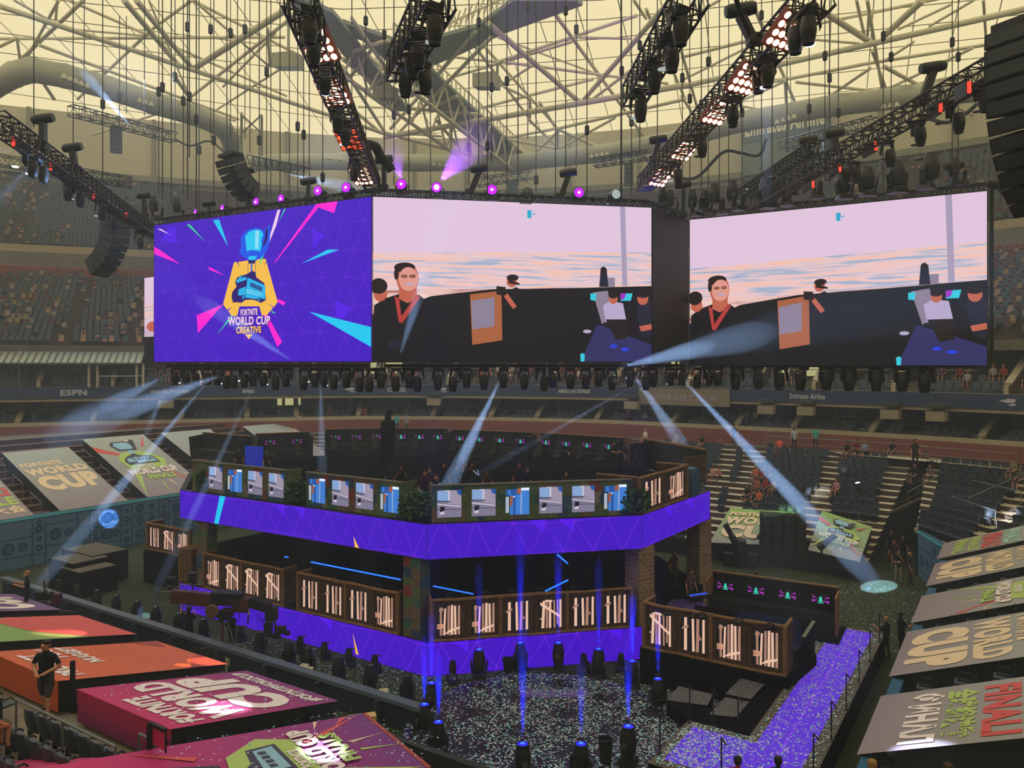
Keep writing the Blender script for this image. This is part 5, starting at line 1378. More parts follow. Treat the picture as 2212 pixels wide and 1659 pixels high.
# tall black box in the middle back
mb = MB(); c = U(838, HY, 47); mb.box((c.x, c.y, 7.2), (.75, .75, 2.7)); mb.box((c.x, c.y, 8.75), (.35, .3, .4)); mb.lathe((c.x + .05, c.y, 8.95), [(.16, 0), (.14, .2), (.05, .3)], 8)
tag(mb.build('black_tower', BLACKF), 'tall narrow black box tower with a camera head at the back of the upper deck', 'tower')
p = U(670, 1000, 44.5); mb = MB(); q = U(655, HY, 46); 
mb = MB(); a, b = U(532, HY, 46.5), U(566, HY, 46.0)
for i in range(7): mb.bar(Vector((lerp(a, b, i / 6).x, lerp(a, b, i / 6).y, 5.86)), Vector((lerp(a, b, i / 6).x, lerp(a, b, i / 6).y, 7.1)), .13, .04)
tag(mb.build('blue_curtain', led('curtain_blue_glow', '1430B8', .6)), 'blue-lit pleated curtain strip on the far west deck', 'curtain')  # blue light on the pleats is put into the material as emission

# --- east floor booth row beside the bricks, black rear wall, runway
a, b = U(1540, HY, 34.8), U(1812, HY, 32.2); a.z = b.z = 0
m_, c_ = game_booth(a, b, 1.0, 1.75, 4, 'floor level gaming booth with four logo monitors on the east side', WOODM)
for i, (p, rz) in enumerate(m_): monitor(p, rz, 'logo monitor, %s from the brick pillar side of the east floor booth' % ORD[i], 1.1)
tag((lambda m: (m.bar(a + ZV * .5 - V2(0, .6), b + ZV * .5 - V2(.1, .6), 2.2, 1.0), m.build('booth_platform', BLACKF))[1])(MB()), 'black platform under the east floor booth', 'stage')
a, b = U(1500, HY, 31.6), U(1758, HY, 29.6); a.z = b.z = 0
mb = MB(); mb.bar(a + ZV * 1.2, b + ZV * 1.2, .08, 2.0); mb.bar(b + ZV * 1.2, b - V2(1.0, 1.6, -1.2), .08, 1.9); mb.bar(b + ZV * 2.2, b - V2(1.0, 1.6, -2.15), .12, .05, 1)
tag(mb.build('black_screen_wall', [BLACKF, mat('edge_grey', '6A6A60', .7)]), 'long black masking wall behind the east wooden booth', 'wall')
mb = MB(); P = [EB0 + V2(-.2, -.1), EB1 + V2(.1, -.1), V2(11.2, 28.6), V2(10.2, 31.5), V2(6.0, 33.0)]
mb.poly([p + ZV * 1.3 for p in P]); 
for i in range(5): mb.poly([P[i], P[(i + 1) % 5], P[(i + 1) % 5] + ZV * 1.3, P[i] + ZV * 1.3])
tag(mb.build('side_platform', BLACKF), 'black side platform under the east wooden booth', 'stage')
t = thing('dj_table', 'small round violet-lit table with a control deck behind the east booth', 'table', tuple(U(1485, 1325, 31)))
c = G(1485, 1335, 1.3); mb = MB(); mb.lathe(c, [(.8, 0), (.8, .5), (.82, .5), (.82, .55)], 18); mb.build('tabletop', mat('violet_drape', '3A2A70', .7), t)
mb = MB(); mb.box(tuple(c + V2(.6, .6, .75)), (1.0, .4, .12), .4); 
for i in range(6): mb.box(tuple(c + V2(.25 + i * .14, .42 + i * .06, .83)), (.08, .1, .03), .4, 1)
mb.build('control_deck', [BLACK, led('deck_blue', '2850F0', 1.5)], t)

# runway: raised black structure with LED floor
RZ = .9
def court_poly(mb, pts, z, mi): mb.poly([C(u, v, z) for u, v in pts], mi)
root = thing('runway', 'raised angular runway with violet LED floor strewn with confetti', 'runway', tuple(C(-5.5, 28, 0)))
outer = [(-8.6, 20.2), (-4.55, 20.2), (-4.55, 35.2), (-8.6, 35.2), (-8.6, 32.4), (-6.7, 32.4), (-6.7, 23.3), (-8.6, 23.3)]
mb = MB(); court_poly(mb, outer, RZ, 0)
for i in range(8):
    p, q = outer[i], outer[(i + 1) % 8]; mb.poly([C(*p, 0), C(*q, 0), C(*q, RZ), C(*p, RZ)], 1)
mb.build('frame', [mat('runway_edge', '57524C', .8, var=.15, scale=8), BLACKF], root)
RUNF = mat('runway_led', '5A22D8', emit=.85)
inner = [[(-8.3, 20.6), (-4.95, 20.6), (-4.95, 22.95), (-8.3, 22.95)], [(-6.4, 22.95), (-4.95, 22.95), (-4.95, 34.9), (-6.4, 34.9)], [(-8.4, 32.7), (-6.4, 32.7), (-6.4, 34.9), (-8.4, 34.9)]]
mb = MB()
for q in inner: court_poly(mb, q, RZ + .015, 0)
for q in (((-5.7, 20.6), (-5.66, 20.6), (-5.66, 34.9), (-5.7, 34.9)),): court_poly(mb, q, RZ + .02, 1)
mb.build('led_floor', [RUNF, PLINE], root)
posts = [(1752, 1448, -1), (1790, 1508, -1), (1823, 1561, -1), (1848, 1590, -1), (1878, 1434, 0)]
for i, (u, v) in enumerate(((-4.6, 34.0), (-4.6, 31.6), (-4.6, 29.2), (-4.6, 26.8), (-4.6, 24.4), (-4.6, 22.0), (-6.7, 30.6), (-6.75, 27.6), (-7.2, 32.5), (-8.1, 32.6), (-7.0, 23.2), (-8.5, 23.2), (-7.8, 23.3), (-8.5, 20.8), (-6.6, 20.4))):
    m1 = MB(); p = C(u, v, RZ); m1.tube([p, p + ZV * 1.15], .022, 6); m1.bar(p + ZV * 1.15, p + Vector((.1, -.12, 1.0)), .03); m1.lathe(p, [(.1, 0), (.1, .02), (.03, .03)], 8)
    tag(m1.build('thin_post', BLACK), 'thin black post on the runway edge, %s of the runway set' % ORD[i], 'post', 'thin black posts along the runway')
# black risers in the bend
for q, z, lab in (([(1440, 1512), (1466, 1482), (1540, 1500), (1528, 1524)], .85, 'long black riser nearest the round floor, confetti on top'), ([(1532, 1543), (1572, 1500), (1622, 1512), (1590, 1549)], .85, 'front black riser with confetti top by the runway bend'), ([(1566, 1499), (1600, 1465), (1652, 1478), (1622, 1510)], .95, 'rear black riser with confetti top by the runway bend')):
    W = [G(x, y, z) for x, y in q]; mb = MB(); mb.poly(W, 1)
    for i in range(4): a, b = W[i], W[(i + 1) % 4]; mb.poly([V2(a.x, a.y), V2(b.x, b.y), b, a], 0)
    tag(mb.build('stage_riser', [BLACKF, mat('riser_top', '3C3A3E', .9, c2='6A6C74', scale=14)]), lab, 'riser')
W = [G(x, y, .8) for x, y in ((1440, 1514), (1530, 1527), (1592, 1552), (1655, 1480), (1700, 1470), (1640, 1590), (1500, 1562))]
mb = MB(); mb.poly([V2(p.x, p.y, .8) for p in W])
for i in range(7): a, b = W[i], W[(i + 1) % 7]; mb.poly([V2(a.x, a.y), V2(b.x, b.y), V2(b.x, b.y, .8), V2(a.x, a.y, .8)])
tag(mb.build('stage_wedge', BLACKF), 'angular black wedge filling the runway bend', 'stage')

# round floor
DC = V2(1.1, 24.8); DR = 4.55
root = thing('round_stage_floor', 'low round black floor with violet LED rim covered in confetti', 'stage', tuple(DC))
mb = MB(); mb.lathe(DC, [(DR, 0, 0), (DR, .3, 1), (DR - .25, .3, 1), (DR - .25, .31, 0), (.1, .31, 0)], 64); mb.build('disc', [mat('round_floor', '1A1A22', .35, spec=.5), mat('round_rim', '2C1A60', .4, emit=.0)], root)
sh = Sheet(DC + V2(-.9, 2.2, .325), DC + V2(1.7, 2.2, .325), DC + V2(1.7, 3.3, .325), DC + V2(-.9, 3.3, .325), .002); mb = MB()
sh.poly(mb, [(.1, 0.2), (.9, 0.2), (1, .5), (.95, .8), (.1, .8), (0, .5)], 0, 1); mb.build('clear_panel', mat('violet_glass', '5A4A9A', .2), root)
sh = Sheet(V2(-3.35, 23.2, .05), V2(-3.1, 24.0, .05), V2(-3.3, 24.2, 1.0), V2(-3.35, 23.4, 1.0))
# confetti
CONF = [mat('confetti_cyan', '8CC8D8', .4, spec=.6), mat('confetti_white', 'C8D4DC', .4, spec=.6), mat('confetti_pink', 'A88CB4', .4, spec=.6), mat('confetti_teal', '4A8C94', .4, spec=.6)]
def confetti(name, label, fn, n, sz, seed):
    rr = random.Random(seed); mb = MB()
    for _ in range(n):
        p = fn(rr)
        if p is None: continue
        a = rr.uniform(0, 6.28); s = sz * rr.uniform(.6, 1.3); d = Vector((math.cos(a), math.sin(a), rr.uniform(-.15, .25))) * s; e = Vector((-math.sin(a), math.cos(a), rr.uniform(-.1, .2))) * s * .45
        mb.poly([p - d - e, p + d - e, p + d + e, p - d + e], rr.choice((0, 0, 1, 1, 2, 3)))
    tag(mb.build(name, CONF), label, 'confetti', kind='stuff')
def in_disc(rr):
    while True:
        x, y = rr.uniform(-1, 1), rr.uniform(-1, 1)
        if x * x + y * y < 1:
            q = DC + V2(x * DR, y * DR, .335)
            if math.sin(q.x * 2.1 + 1) * math.sin(q.y * 2.6) > .55 and rr.random() < .8: return None
            if x < -.55 and rr.random() < .5: return None
            return q
confetti('confetti', 'dense pale cyan confetti over the round floor', in_disc, 10500, .034, 1)
confetti('confetti', 'confetti scattered over the violet runway', lambda r: (lambda k: C(r.uniform(*k[0]), r.uniform(*k[1]), RZ + .03))(r.choice((((-6.6, -4.6), (20.3, 35)), ((-6.6, -4.6), (20.3, 35)), ((-8.5, -6.5), (20.3, 23.2)), ((-8.4, -6.4), (32.5, 35))))), 5200, .035, 2)
def on_turf(rr):
    u, v = rr.uniform(-30, -9), rr.uniform(16, 26)
    p = C(u, v, .02)
    if (p - DC).length < DR + .1 or (v > 19 and v < 19.7): return None
    if rr.random() > math.exp(-((v - 18) / 9) ** 2) * math.exp(-max(0, (-u - 20) / 7)): return None
    return p
confetti('confetti', 'blue-grey confetti spread on the turf around the low rail', on_turf, 15000, .033, 3)
confetti('confetti', 'sparse confetti flecks on the turf by the east tunnel', lambda r: C(r.uniform(-8, -3.4), r.uniform(35.5, 46), .02), 900, .035, 4)
confetti('confetti', 'small flecks of confetti lying on the magenta banner prints', lambda r: (lambda u, v: C(u, v, 2.7 + .24 * (15.4 - v) + .04))(*r.choice(((r.uniform(-19.5, -15.8), r.uniform(10.5, 15.3)), (r.uniform(-14.8, -11.1), r.uniform(9, 15.3))))), 420, .026, 6)
confetti('confetti', 'confetti lying around the east booth base', lambda r: (lambda p: None if (p - DC).length < DR else p)(C(r.uniform(-13, -8), r.uniform(22, 29), .02)), 3600, .033, 5)
# ---------------------------------------------------------------- court walls
def onslope(px, py, f, it=12):
    """picture position -> point on a sloping plane z = f(P)"""
    z = 2.5
    for _ in range(it):
        z = .5 * z + .5 * f(G(px, py, z))
    return G(px, py, z)
SPB = [mat('print_blue', '1E5074', .7), mat('print_grey', '506C84', .7), mat('print_dark', '153C5E', .7), mat('print_cyan', '5CB4C4', .6)]
def speaker_wall(name, P, Q, z0, z1, seed, kind='structure', label=None):
    rr = random.Random(seed); L = (Q - P).length; H = z1 - z0
    n = (Q - P).normalized().cross(ZV)
    mb = MB(); mb.hexa([P + ZV * z0, Q + ZV * z0, Q - n * .3 + ZV * z0, P - n * .3 + ZV * z0, P + ZV * z1, Q + ZV * z1, Q - n * .3 + ZV * z1, P - n * .3 + ZV * z1], 0)
    sh = Sheet(P + ZV * z0, Q + ZV * z0, Q + ZV * z1, P + ZV * z1, .006)
    sh.poly(mb, [(0, .94), (1, .94), (1, 1), (0, 1)], 3, 1)
    x = 0.1
    while x < L - .3:
        w = rr.choice((.75, 1.3, 1.9))
        y = -.3 + rr.uniform(-.5, .1)
        while y < H * .93:
            h = rr.choice((.8, 1.05, 1.3)) if w > .8 else rr.choice((.9, 1.3))
            y0, y1 = max(.0, y), min(H * .93, y + h)
            if y1 - y0 > .25:
                f = lambda a, b: ((x + a) / L, b / H)
                sh.poly(mb, [f(.06, y0 + .05), f(w - .06, y0 + .05), f(w - .06, y1 - .05), f(.06, y1 - .05)], 1, 1)
                if y1 - y0 > h * .8:
                    cy = (y0 + y1) / 2
                    if w > 1.2:
                        a = .36 * min(1, h)
                        for cx_, r_ in ((w * .3, a), (w * .72, a * .75)):
                            sh.ell(mb, (x + cx_) / L, cy / H, r_ / L, r_ / H, 2, 2, 16); sh.ring(mb, (x + cx_) / L, cy / H, r_ * .75 / L, r_ * .75 / H, .5, 0, 3, 14); sh.ell(mb, (x + cx_) / L, cy / H, r_ * .2 / L, r_ * .2 / H, 1, 4, 8)
                    else:
                        for cc, r_ in ((cy + h * .2, .16), (cy - h * .22, .22)):
                            sh.ell(mb, (x + w / 2) / L, cc / H, r_ / L, r_ / H, 2, 2, 14); sh.ell(mb, (x + w / 2) / L, cc / H, r_ * .4 / L, r_ * .4 / H, 1, 3, 8)
            y += h
        x += w
    o = mb.build(name, SPB); o['kind'] = kind
    return o
speaker_wall('wall_west_court', C(-49, 8), C(-49, 51), 0, 3.0, 3)
speaker_wall('wall_east_court', C(-3.1, 45.6), C(-3.1, 12), 0, 2.68, 4)
speaker_wall('wall_tunnel_banner', V2(22.9, 43.9), C(-3.15, 45.7), 0, 2.62, 5)
mb = MB(); a, b = C(-49, 46.9), C(-6.9, 46.9)
mb.hexa([a, b, b + VV * .2, a + VV * .2, a + ZV * .95, b + ZV * .95, b + VV * .2 + ZV * .95, a + VV * .2 + ZV * .95]); struct(mb.build('wall_north_court', mat('court_wall_dark', '23272C', .8)))
mb = MB(); a, b = C(-50, 15.4), C(-3, 15.4)
mb.hexa([a - VV * .2, b - VV * .2, b, a, a - VV * .2 + ZV * 2.3, b - VV * .2 + ZV * 2.3, b + ZV * 2.3, a + ZV * 2.3]); struct(mb.build('wall_south_court', _M['court_wall_dark']))

# ---------------------------------------------------------------- lower stands
fA0, fA1 = lambda t: C(-49.3, lerp(6, 51, t), 2.5), lambda t: C(-60, lerp(6, 51, t), 6.6)
deck('wall_west_stand', fA0, fA1, tsteps(0, 1, 6), 12, (mat('stair_brown', '6A5146', .9, var=.1), mat('riser_brown', '3E2E28', .9)))
mb = MB(); mb.grid([[C(-60, 6, 6.6), C(-60, 51, 6.6)], [ring(-14, 0, 5.6), ring(22, -1.3, 5.6)]]); struct(mb.build('wall_west_walkway', CONC))
bs0, bs1 = ring_s(600), ring_s(1990)
def fB0(t): return C(lerp(-47, -7.2, t), 47.1, .55)
def fB1(t): return ring(lerp(bs0, bs1, t), -1.4, 5.6)
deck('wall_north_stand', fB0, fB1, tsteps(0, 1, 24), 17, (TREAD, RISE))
def fC0(t): return lerp(V2(22.9, 44.2, 2.4), V2(23.6, 33.0, 2.4), t)
cs0, cs1 = ring_s(2020), ring_s(2212) + 14
def fC1(t): return ring(lerp(cs0, cs1, t), -1.4, 5.6)
deck('wall_east_corner_stand', fC0, fC1, tsteps(0, 1, 8), 12, (TREAD, RISE))
mb = MB(); mb.grid([[fB1(t) for t in tsteps(.9, 1, 3)] + [fC1(t) for t in tsteps(0, .3, 3)], [fB1(.9) - V2(0, 1.6, 0), fB1(.95) - V2(0, 1.6), fB1(1) - V2(.3, 1.8), fB1(1) - V2(-.4, 2), fC1(0) - V2(.6, 1.6), fC1(.1) - V2(1, 1.3), fC1(.2) - V2(1.4, 1), fC1(.3) - V2(1.6, .6)]]); struct(mb.build('wall_east_walkway', TREAD))
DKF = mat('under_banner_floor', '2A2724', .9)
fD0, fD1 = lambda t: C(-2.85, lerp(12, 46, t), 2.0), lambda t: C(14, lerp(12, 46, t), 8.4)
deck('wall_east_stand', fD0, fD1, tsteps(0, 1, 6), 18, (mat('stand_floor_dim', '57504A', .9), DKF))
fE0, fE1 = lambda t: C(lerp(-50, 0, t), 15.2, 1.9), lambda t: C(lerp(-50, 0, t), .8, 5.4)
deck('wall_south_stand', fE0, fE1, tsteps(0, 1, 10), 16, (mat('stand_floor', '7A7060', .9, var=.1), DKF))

def fF0(t): return lerp(V2(24.1, 50.9, 2.0), V2(27.2, 51.6, 3.2), t)
def fF1(t): return ring(lerp(ring_s(1935), ring_s(2035), t), -1.4, 5.6)
deck('wall_tunnel_top_stand', fF0, fF1, tsteps(0, 1, 4), 7, (TREAD, RISE))
# tunnel
NAVW = mat('tunnel_blue', '1C2A42', .8, var=.1)
mb = MB()
A_, B_, C_ = V2(20.8, 45.9), V2(24.1, 50.9), V2(27.2, 51.6)
for P, Q, za, zb in ((A_, B_, .3, 1.95), (B_, C_, 1.95, 3.1), (V2(22.9, 44.1), V2(26.2, 45.9), 2.5, 3.7), (V2(26.2, 45.9), C_, 3.7, 3.1)):
    mb.poly([P, Q, Q + ZV * zb, P + ZV * za])
struct(mb.build('wall_tunnel', NAVW))
mb = MB()
for P, Q, za, zb, w in ((A_, B_, .3, 1.95, .4), (B_, C_, 1.95, 3.1, .15), (V2(22.9, 44.1), V2(26.2, 45.9), 2.5, 3.7, .2)):
    mb.bar(P + ZV * (za + .05), Q + ZV * (zb + .05), w, .14)
mb.bar(V2(22.9, 44.1, 2.7), V2(26.2, 45.9, 3.9), .05); mb.bar(B_ + ZV * 2.3, C_ + ZV * 3.5, .05)
struct(mb.build('trim_3', mat('parapet_cream', 'B4A68E', .8)))

# ---------------------------------------------------------------- printed banners over the seats
GR1, GR2 = 'A4A49C', '8A7C82'
def grad_mat(name, c1, c2, axis=2):
    if name in _M: return _M[name]
    m = bpy.data.materials.new(name); m.use_nodes = True; nt = m.node_tree; b = nt.nodes['Principled BSDF']; b.inputs['Roughness'].default_value = .55; b.inputs['Specular IOR Level'].default_value = .3
    tc = nt.nodes.new('ShaderNodeTexCoord'); sp = nt.nodes.new('ShaderNodeSeparateXYZ'); rp = nt.nodes.new('ShaderNodeValToRGB')
    rp.color_ramp.elements[0].color = lin(c1); rp.color_ramp.elements[1].color = lin(c2)
    nt.links.new(tc.outputs['Generated'], sp.inputs[0]); nt.links.new(sp.outputs[axis], rp.inputs[0]); nt.links.new(rp.outputs[0], b.inputs['Base Color']); _M[name] = m
    return m
PGREY = grad_mat('banner_grey', '85777E', '9DA59F'); PMAG = grad_mat('banner_magenta', '7A2A6C', 'B8285E'); PPUR = grad_mat('banner_purple', '6A2A78', 'BE2A66'); PORG = mat('banner_orange', 'C45A34', .5, var=.05, scale=.5); PTOM = mat('banner_green', '7C9A54', .55); PRED = mat('banner_red', 'C0492C', .5)
P_CR = mat('print_cream', 'DCC2A2', .55); P_WH = mat('print_white', 'E2D4D2', .55); P_GN = mat('print_green', 'A4BC62', .55); P_RD = mat('print_red', 'C8504E', .55); P_TE = mat('print_teal', '9CC8BC', .55); P_IN = mat('print_ink', '3C3848', .55); P_BL = mat('print_lightblue', '8AB4CC', .5); P_YE = mat('print_yellow', 'D8A83C', .5); P_GY = mat('print_palegrey', 'B2B4A8', .55); P_RU = mat('print_rust', '9A3C2C', .5); P_DK = mat('seat_block_dark', '1E2228', .8)
PRT = [None, P_CR, P_WH, P_GN, P_RD, P_TE, P_IN, P_BL, P_YE, P_GY, P_RU]
def banner(label, q, base, art, skirt=None, dn=.75, lift=.008):
    """q: corners bl br tr tl (bottom = court side, read from the court)"""
    root = thing('seat_banner', label, 'banner', tuple((q[0] + q[2]) / 2), 0, 'printed banners over the seats')
    mb = MB(); lo = [p - ZV * dn for p in q]
    mb.poly(q, 0); 
    top = [p for p in q]
    mats = [base] + PRT[1:]
    sh = Sheet(*q, lift=lift)
    art(sh, mb)
    mb.build('print', mats, root)
    mb = MB(); qq = [p - ZV * .02 for p in q]
    c = sum(q, Vector()) / 4
    ins = [lerp(p, c, .03) for p in qq]
    mb.hexa([p - ZV * dn for p in ins] + ins); mb.build('seat_block', P_DK, root)
    if skirt:
        i, m = skirt
        a, b = q[i], q[(i + 1) % 4]; mb = MB(); o = (a - b).normalized().cross(ZV) * .03
        mb.poly([a + o, b + o, b + o - ZV * .82, a + o - ZV * .82]); mb.build('side_flap', m, root)
    return root
def art_wc(col=1, box=(.06, .94), t=(.06, .42, .66, .82), extra=None):
    def f(sh, mb):
        a, b = box
        sh.text(mb, 'CUP', None, col, 2, .07, quad=((a + .06, t[0]), (b - .02, t[0]), (b - .02, t[1] + .02), (a + .02, t[1])))
        sh.text(mb, 'WORLD', None, col, 2, .06, quad=((a, t[1] + .02), (b, t[1] + .04), (b - .05, t[2] + .02), (a, t[2])))
        sh.text(mb, 'FORTNITE', None, col, 2, .06, quad=((a + .02, t[2] + .03), (b - .3, t[2] + .03), (b - .32, t[3] + .01), (a + .02, t[3])))
        if extra: extra(sh, mb)
    return f
def art_logo(sh, mb, scale=1.0, t0=0.0):
    g = lambda pts: [(s, t0 + t * scale) for s, t in pts]
    for pts, mi in (([(.02, .02), (.3, .38), (.22, .42)], 3), ([(.98, .05), (.68, .36), (.72, .4)], 4), ([(.0, .75), (.3, .66), (.3, .7), (.0, .86)], 4), ([(.98, .98), (.74, .8), (.78, .78)], 4), ([(.4, .0), (.47, .2), (.44, .2)], 3), ([(.62, .02), (.6, .22), (.57, .2), (.6, .12)], 1), ([(.1, .95), (.3, .9), (.3, .91)], 8), ([(.55, 1), (.6, .9), (.62, .93), (.66, .86)], 1), ([(.86, .3), (.99, .25), (.99, .27)], 1), ([(.86, .2), (.99, .1), (.99, .14)], 4)):
        sh.poly(mb, g(pts), mi, 1)
    sh.poly(mb, g([(.22, .42), (.78, .42), (.88, .55), (.7, .7), (.55, .72), (.3, .7), (.18, .6)]), 3, 2)
    # trophy
    sh.poly(mb, g([(.34, .74), (.62, .74), (.72, .9), (.68, .93), (.6, .87), (.56, .9), (.34, .9), (.28, .84)]), 6, 3); sh.poly(mb, g([(.37, .76), (.58, .76), (.6, .84), (.55, .88), (.37, .88), (.32, .83)]), 7, 4); sh.poly(mb, g([(.44, .68), (.54, .68), (.52, .75), (.46, .75)]), 7, 3)
    # bus
    sh.poly(mb, g([(.26, .5), (.76, .5), (.74, .62), (.56, .64), (.5, .68), (.42, .66), (.3, .62), (.24, .56)]), 6, 3); sh.poly(mb, g([(.42, .52), (.73, .52), (.71, .6), (.42, .62)]), 7, 4); sh.poly(mb, g([(.28, .54), (.4, .54), (.4, .6), (.32, .61)]), 7, 4)
    for i in range(4): sh.poly(mb, g([(.46 + i * .06, .56), (.5 + i * .06, .56), (.5 + i * .06, .59), (.46 + i * .06, .59)]), 6, 5)
    sh.text(mb, 'FORTNITE', None, 2, 5, .05, quad=g([(.36, .44), (.62, .44), (.62, .49), (.36, .49)]))
    sh.text(mb, 'WORLD CUP', None, 2, 5, .06, quad=g([(.1, .33), (.9, .33), (.88, .43), (.12, .43)]))
    sh.text(mb, 'FINALS', None, 3, 5, .06, quad=g([(.32, .24), (.76, .24), (.76, .32), (.32, .32)]))
def bq(side, a0, a1, d0, d1, z0, z1):
    if side == 'W': return [C(-49 - d0, a0, z0), C(-49 - d0, a1, z0), C(-49 - d1, a1, z1), C(-49 - d1, a0, z1)]
    if side == 'E': return [C(-3.2 + d0, a1, z0), C(-3.2 + d0, a0, z0), C(-3.2 + d1, a0, z1), C(-3.2 + d1, a1, z1)]
    if side == 'S': return [C(a1, 15.4 - d0, z0), C(a0, 15.4 - d0, z0), C(a0, 15.4 - d1, z1), C(a1, 15.4 - d1, z1)]
# west
def a_lang(sh, mb):
    for i, (tx, mi) in enumerate((('FINALE', 3), ('FINALI', 4), ('FINAL', 9))): sh.text(mb, tx, (.25, .18 + i * .14, 1.0 - .04, .3 + i * .14), mi, 2, .05)
    sh.text(mb, '大会', (.6, .06, .98, .17), 1, 2, .03)
banner('grey banner with green and cream words at the near edge of the west stand', bq('W', 18.4, 23.3, 0, 7.4, 3.02, 6.1), PGREY, a_lang)
banner('grey west banner with large cream event name between two staircases', bq('W', 24.8, 29.1, 0, 7.4, 3.02, 6.1), PGREY, art_wc(1, (.04, .98), (.3, .54, .68, .78)))
banner('grey west banner with trophy and bus logo above the speaker-print wall', bq('W', 30.5, 35.2, 0, 8.2, 3.02, 6.5), PGREY, lambda s, m: art_logo(s, m))
banner('mostly blank pale banner behind the west end of the stage', bq('W', 36.7, 41.2, 0, 8.2, 3.02, 6.5), PGREY, lambda s, m: None)
banner('pale banner with cream FINALS lettering beyond the west deck', bq('W', 44.5, 49.5, 1, 8.2, 3.4, 6.5), PGREY, lambda s, m: s.text(m, 'FINALS', (.25, .55, .95, .8), 1, 2, .05))
# north-east floor pair
fBz = lambda P: .55 + .35 * max(0, P.dot(VV) - 47.1) + .62
def bquad(px): return [onslope(x, y, fBz) for x, y in px]
banner('green and cream event name banner half hidden by the speaker stack', bquad([(1532, 1172), (1690, 1178), (1725, 1108), (1578, 1097)]), grad_mat('banner_green_grey', '8C8C8E', '86AC50'), art_wc(1, (.04, .99), (.12, .48, .72, .86)), None, .75, .05)
banner('green banner with trophy logo next to the tunnel rail', bquad([(1745, 1188), (1857, 1214), (1884, 1138), (1776, 1103)]), _M['banner_green_grey'], lambda s, m: art_logo(s, m, .95, .03), None, .75, .03)
# east (seen sideways)
def a_east(sh, mb, sp=((.14, .29, 'ФИНАЛ', 2), (.3, .43, '全球總決賽', 3), (.45, .59, 'FINALI', 4), (.61, .69, 'DIE FINALS', 9), (.71, .84, 'FINAŁY', 1))):
    for t0, t1, tx, mi in sp: sh.text(mb, tx, (.1, t0, .93, t1), mi, 2, .05)
ES = .38 * 5.6
banner('east banner with the word final in five languages, nearest to the bottom', bq('E', 20.0, 23.9, 0, 5.6, 2.7, 2.7 + ES), PGREY, a_east)
banner('large grey east banner with confetti-speckled event name beside two technicians', bq('E', 25.5, 30.1, 0, 5.6, 2.7, 2.7 + ES), PGREY, art_wc(1, (.05, .96), (.05, .34, .54, .7)))
banner('east banner with green streaks and logo seen sideways, third from the tunnel', bq('E', 31.2, 35.1, 0, 5.6, 2.7, 2.7 + ES), PGREY, lambda s, m: art_logo(s, m, .9, .16))
banner('grey east banner with cream event name, second from the tunnel', bq('E', 36.7, 41.1, 0, 5.6, 2.7, 2.7 + ES), PGREY, art_wc(1, (.05, .96), (.05, .34, .54, .7)))
banner('east banner with green and red words, closest to the tunnel', bq('E', 42.1, 46.0, 0, 5.6, 2.7, 2.7 + ES), PGREY, lambda s, m: a_east(s, m, ((.1, .2, 'FINAL', 3), (.22, .3, 'FINALE', 3), (.32, .46, 'FINALI', 4), (.48, .6, 'FINALS', 5), (.62, .76, 'FINAŁY', 1))))
# south (upside down from here)
def a_mag(sh, mb):
    sh.text(mb, '#FORTNITEWORLDCUP', (.06, .06, .94, .15), 2, 2, .05)
    art_wc(2, (.04, .97), (.2, .52, .76, .92))(sh, mb)
def a_org(sh, mb):
    sh.text(mb, 'NUGGET', (.42, .58, .98, .67), 2, 2, .05); sh.text(mb, 'YOU', (.6, .7, .95, .79), 2, 2, .05); sh.text(mb, 'PROTECT', (.1, .82, .8, .93), 2, 2, .05)
    sh.poly(mb, [(.0, .0), (.4, .0), (.3, .1), (.0, .25)], 10, 1); sh.poly(mb, [(.75, .06), (1, .0), (1, .2)], 10, 1)
def a_tom(sh, mb):
    sh.poly(mb, [(0, 0), (1, 0), (1, .5), (.8, .62), (.35, .55), (0, .3)], 4, 1); sh.poly(mb, [(.6, .66), (.95, .62), (.9, .72), (.75, .76)], 3, 1); sh.text(mb, 'FIXTRA', (.3, .84, .98, .95), 2, 2, .05)
banner('magenta banner with upside-down event name and hashtag, its side flap facing the seats', bq('S', -19.6, -15.7, 0, 5.1, 2.7, 3.92), PMAG, a_mag, (2, PMAG))
banner('magenta and purple banner with green trophy logo at the bottom edge', [G(932, 1657, 2.7), G(790, 1540, 2.7), C(-14.9, 7.4, 4.6), G(932, 1657, 2.7) - VV * 7.6 + ZV * 1.9], PPUR, lambda s, m: (s.poly(m, [(0, 0), (1, 0), (1, .02), (0, .02)], 10, 1), art_logo(s, m, .85, .0)))
banner('orange banner behind the man in black, with pale upside-down words', bq('S', -24.2, -20.5, 0, 5.1, 2.7, 3.92), PORG, a_org, (2, PORG))
banner('green and red printed banner next to the camera operator at the edge', bq('S', -29.1, -25.4, 0, 5.1, 2.7, 3.92), PTOM, a_tom, (2, PTOM))
banner('purple and white banner sliver at the far end of the south stand', bq('S', -34, -30.3, 0, 5.1, 2.7, 3.92), mat('banner_violet', '6A4A78', .5), lambda s, m: s.text(m, 'CUP', (.1, .1, .9, .5), 2, 2, .07))
W = [G(71, 1638, 3.9), G(261, 1636, 4.1), C(-13.4, 4.5, 4.6), C(-17.5, 4.5, 4.6)]
banner('magenta flap with a pale stripe in the bottom corner', [W[1], W[0], W[3], W[2]], mat('banner_pink', 'B02E62', .5), lambda s, m: s.poly(m, [(.0, .0), (.45, .3), (.0, .12)], 9, 1))

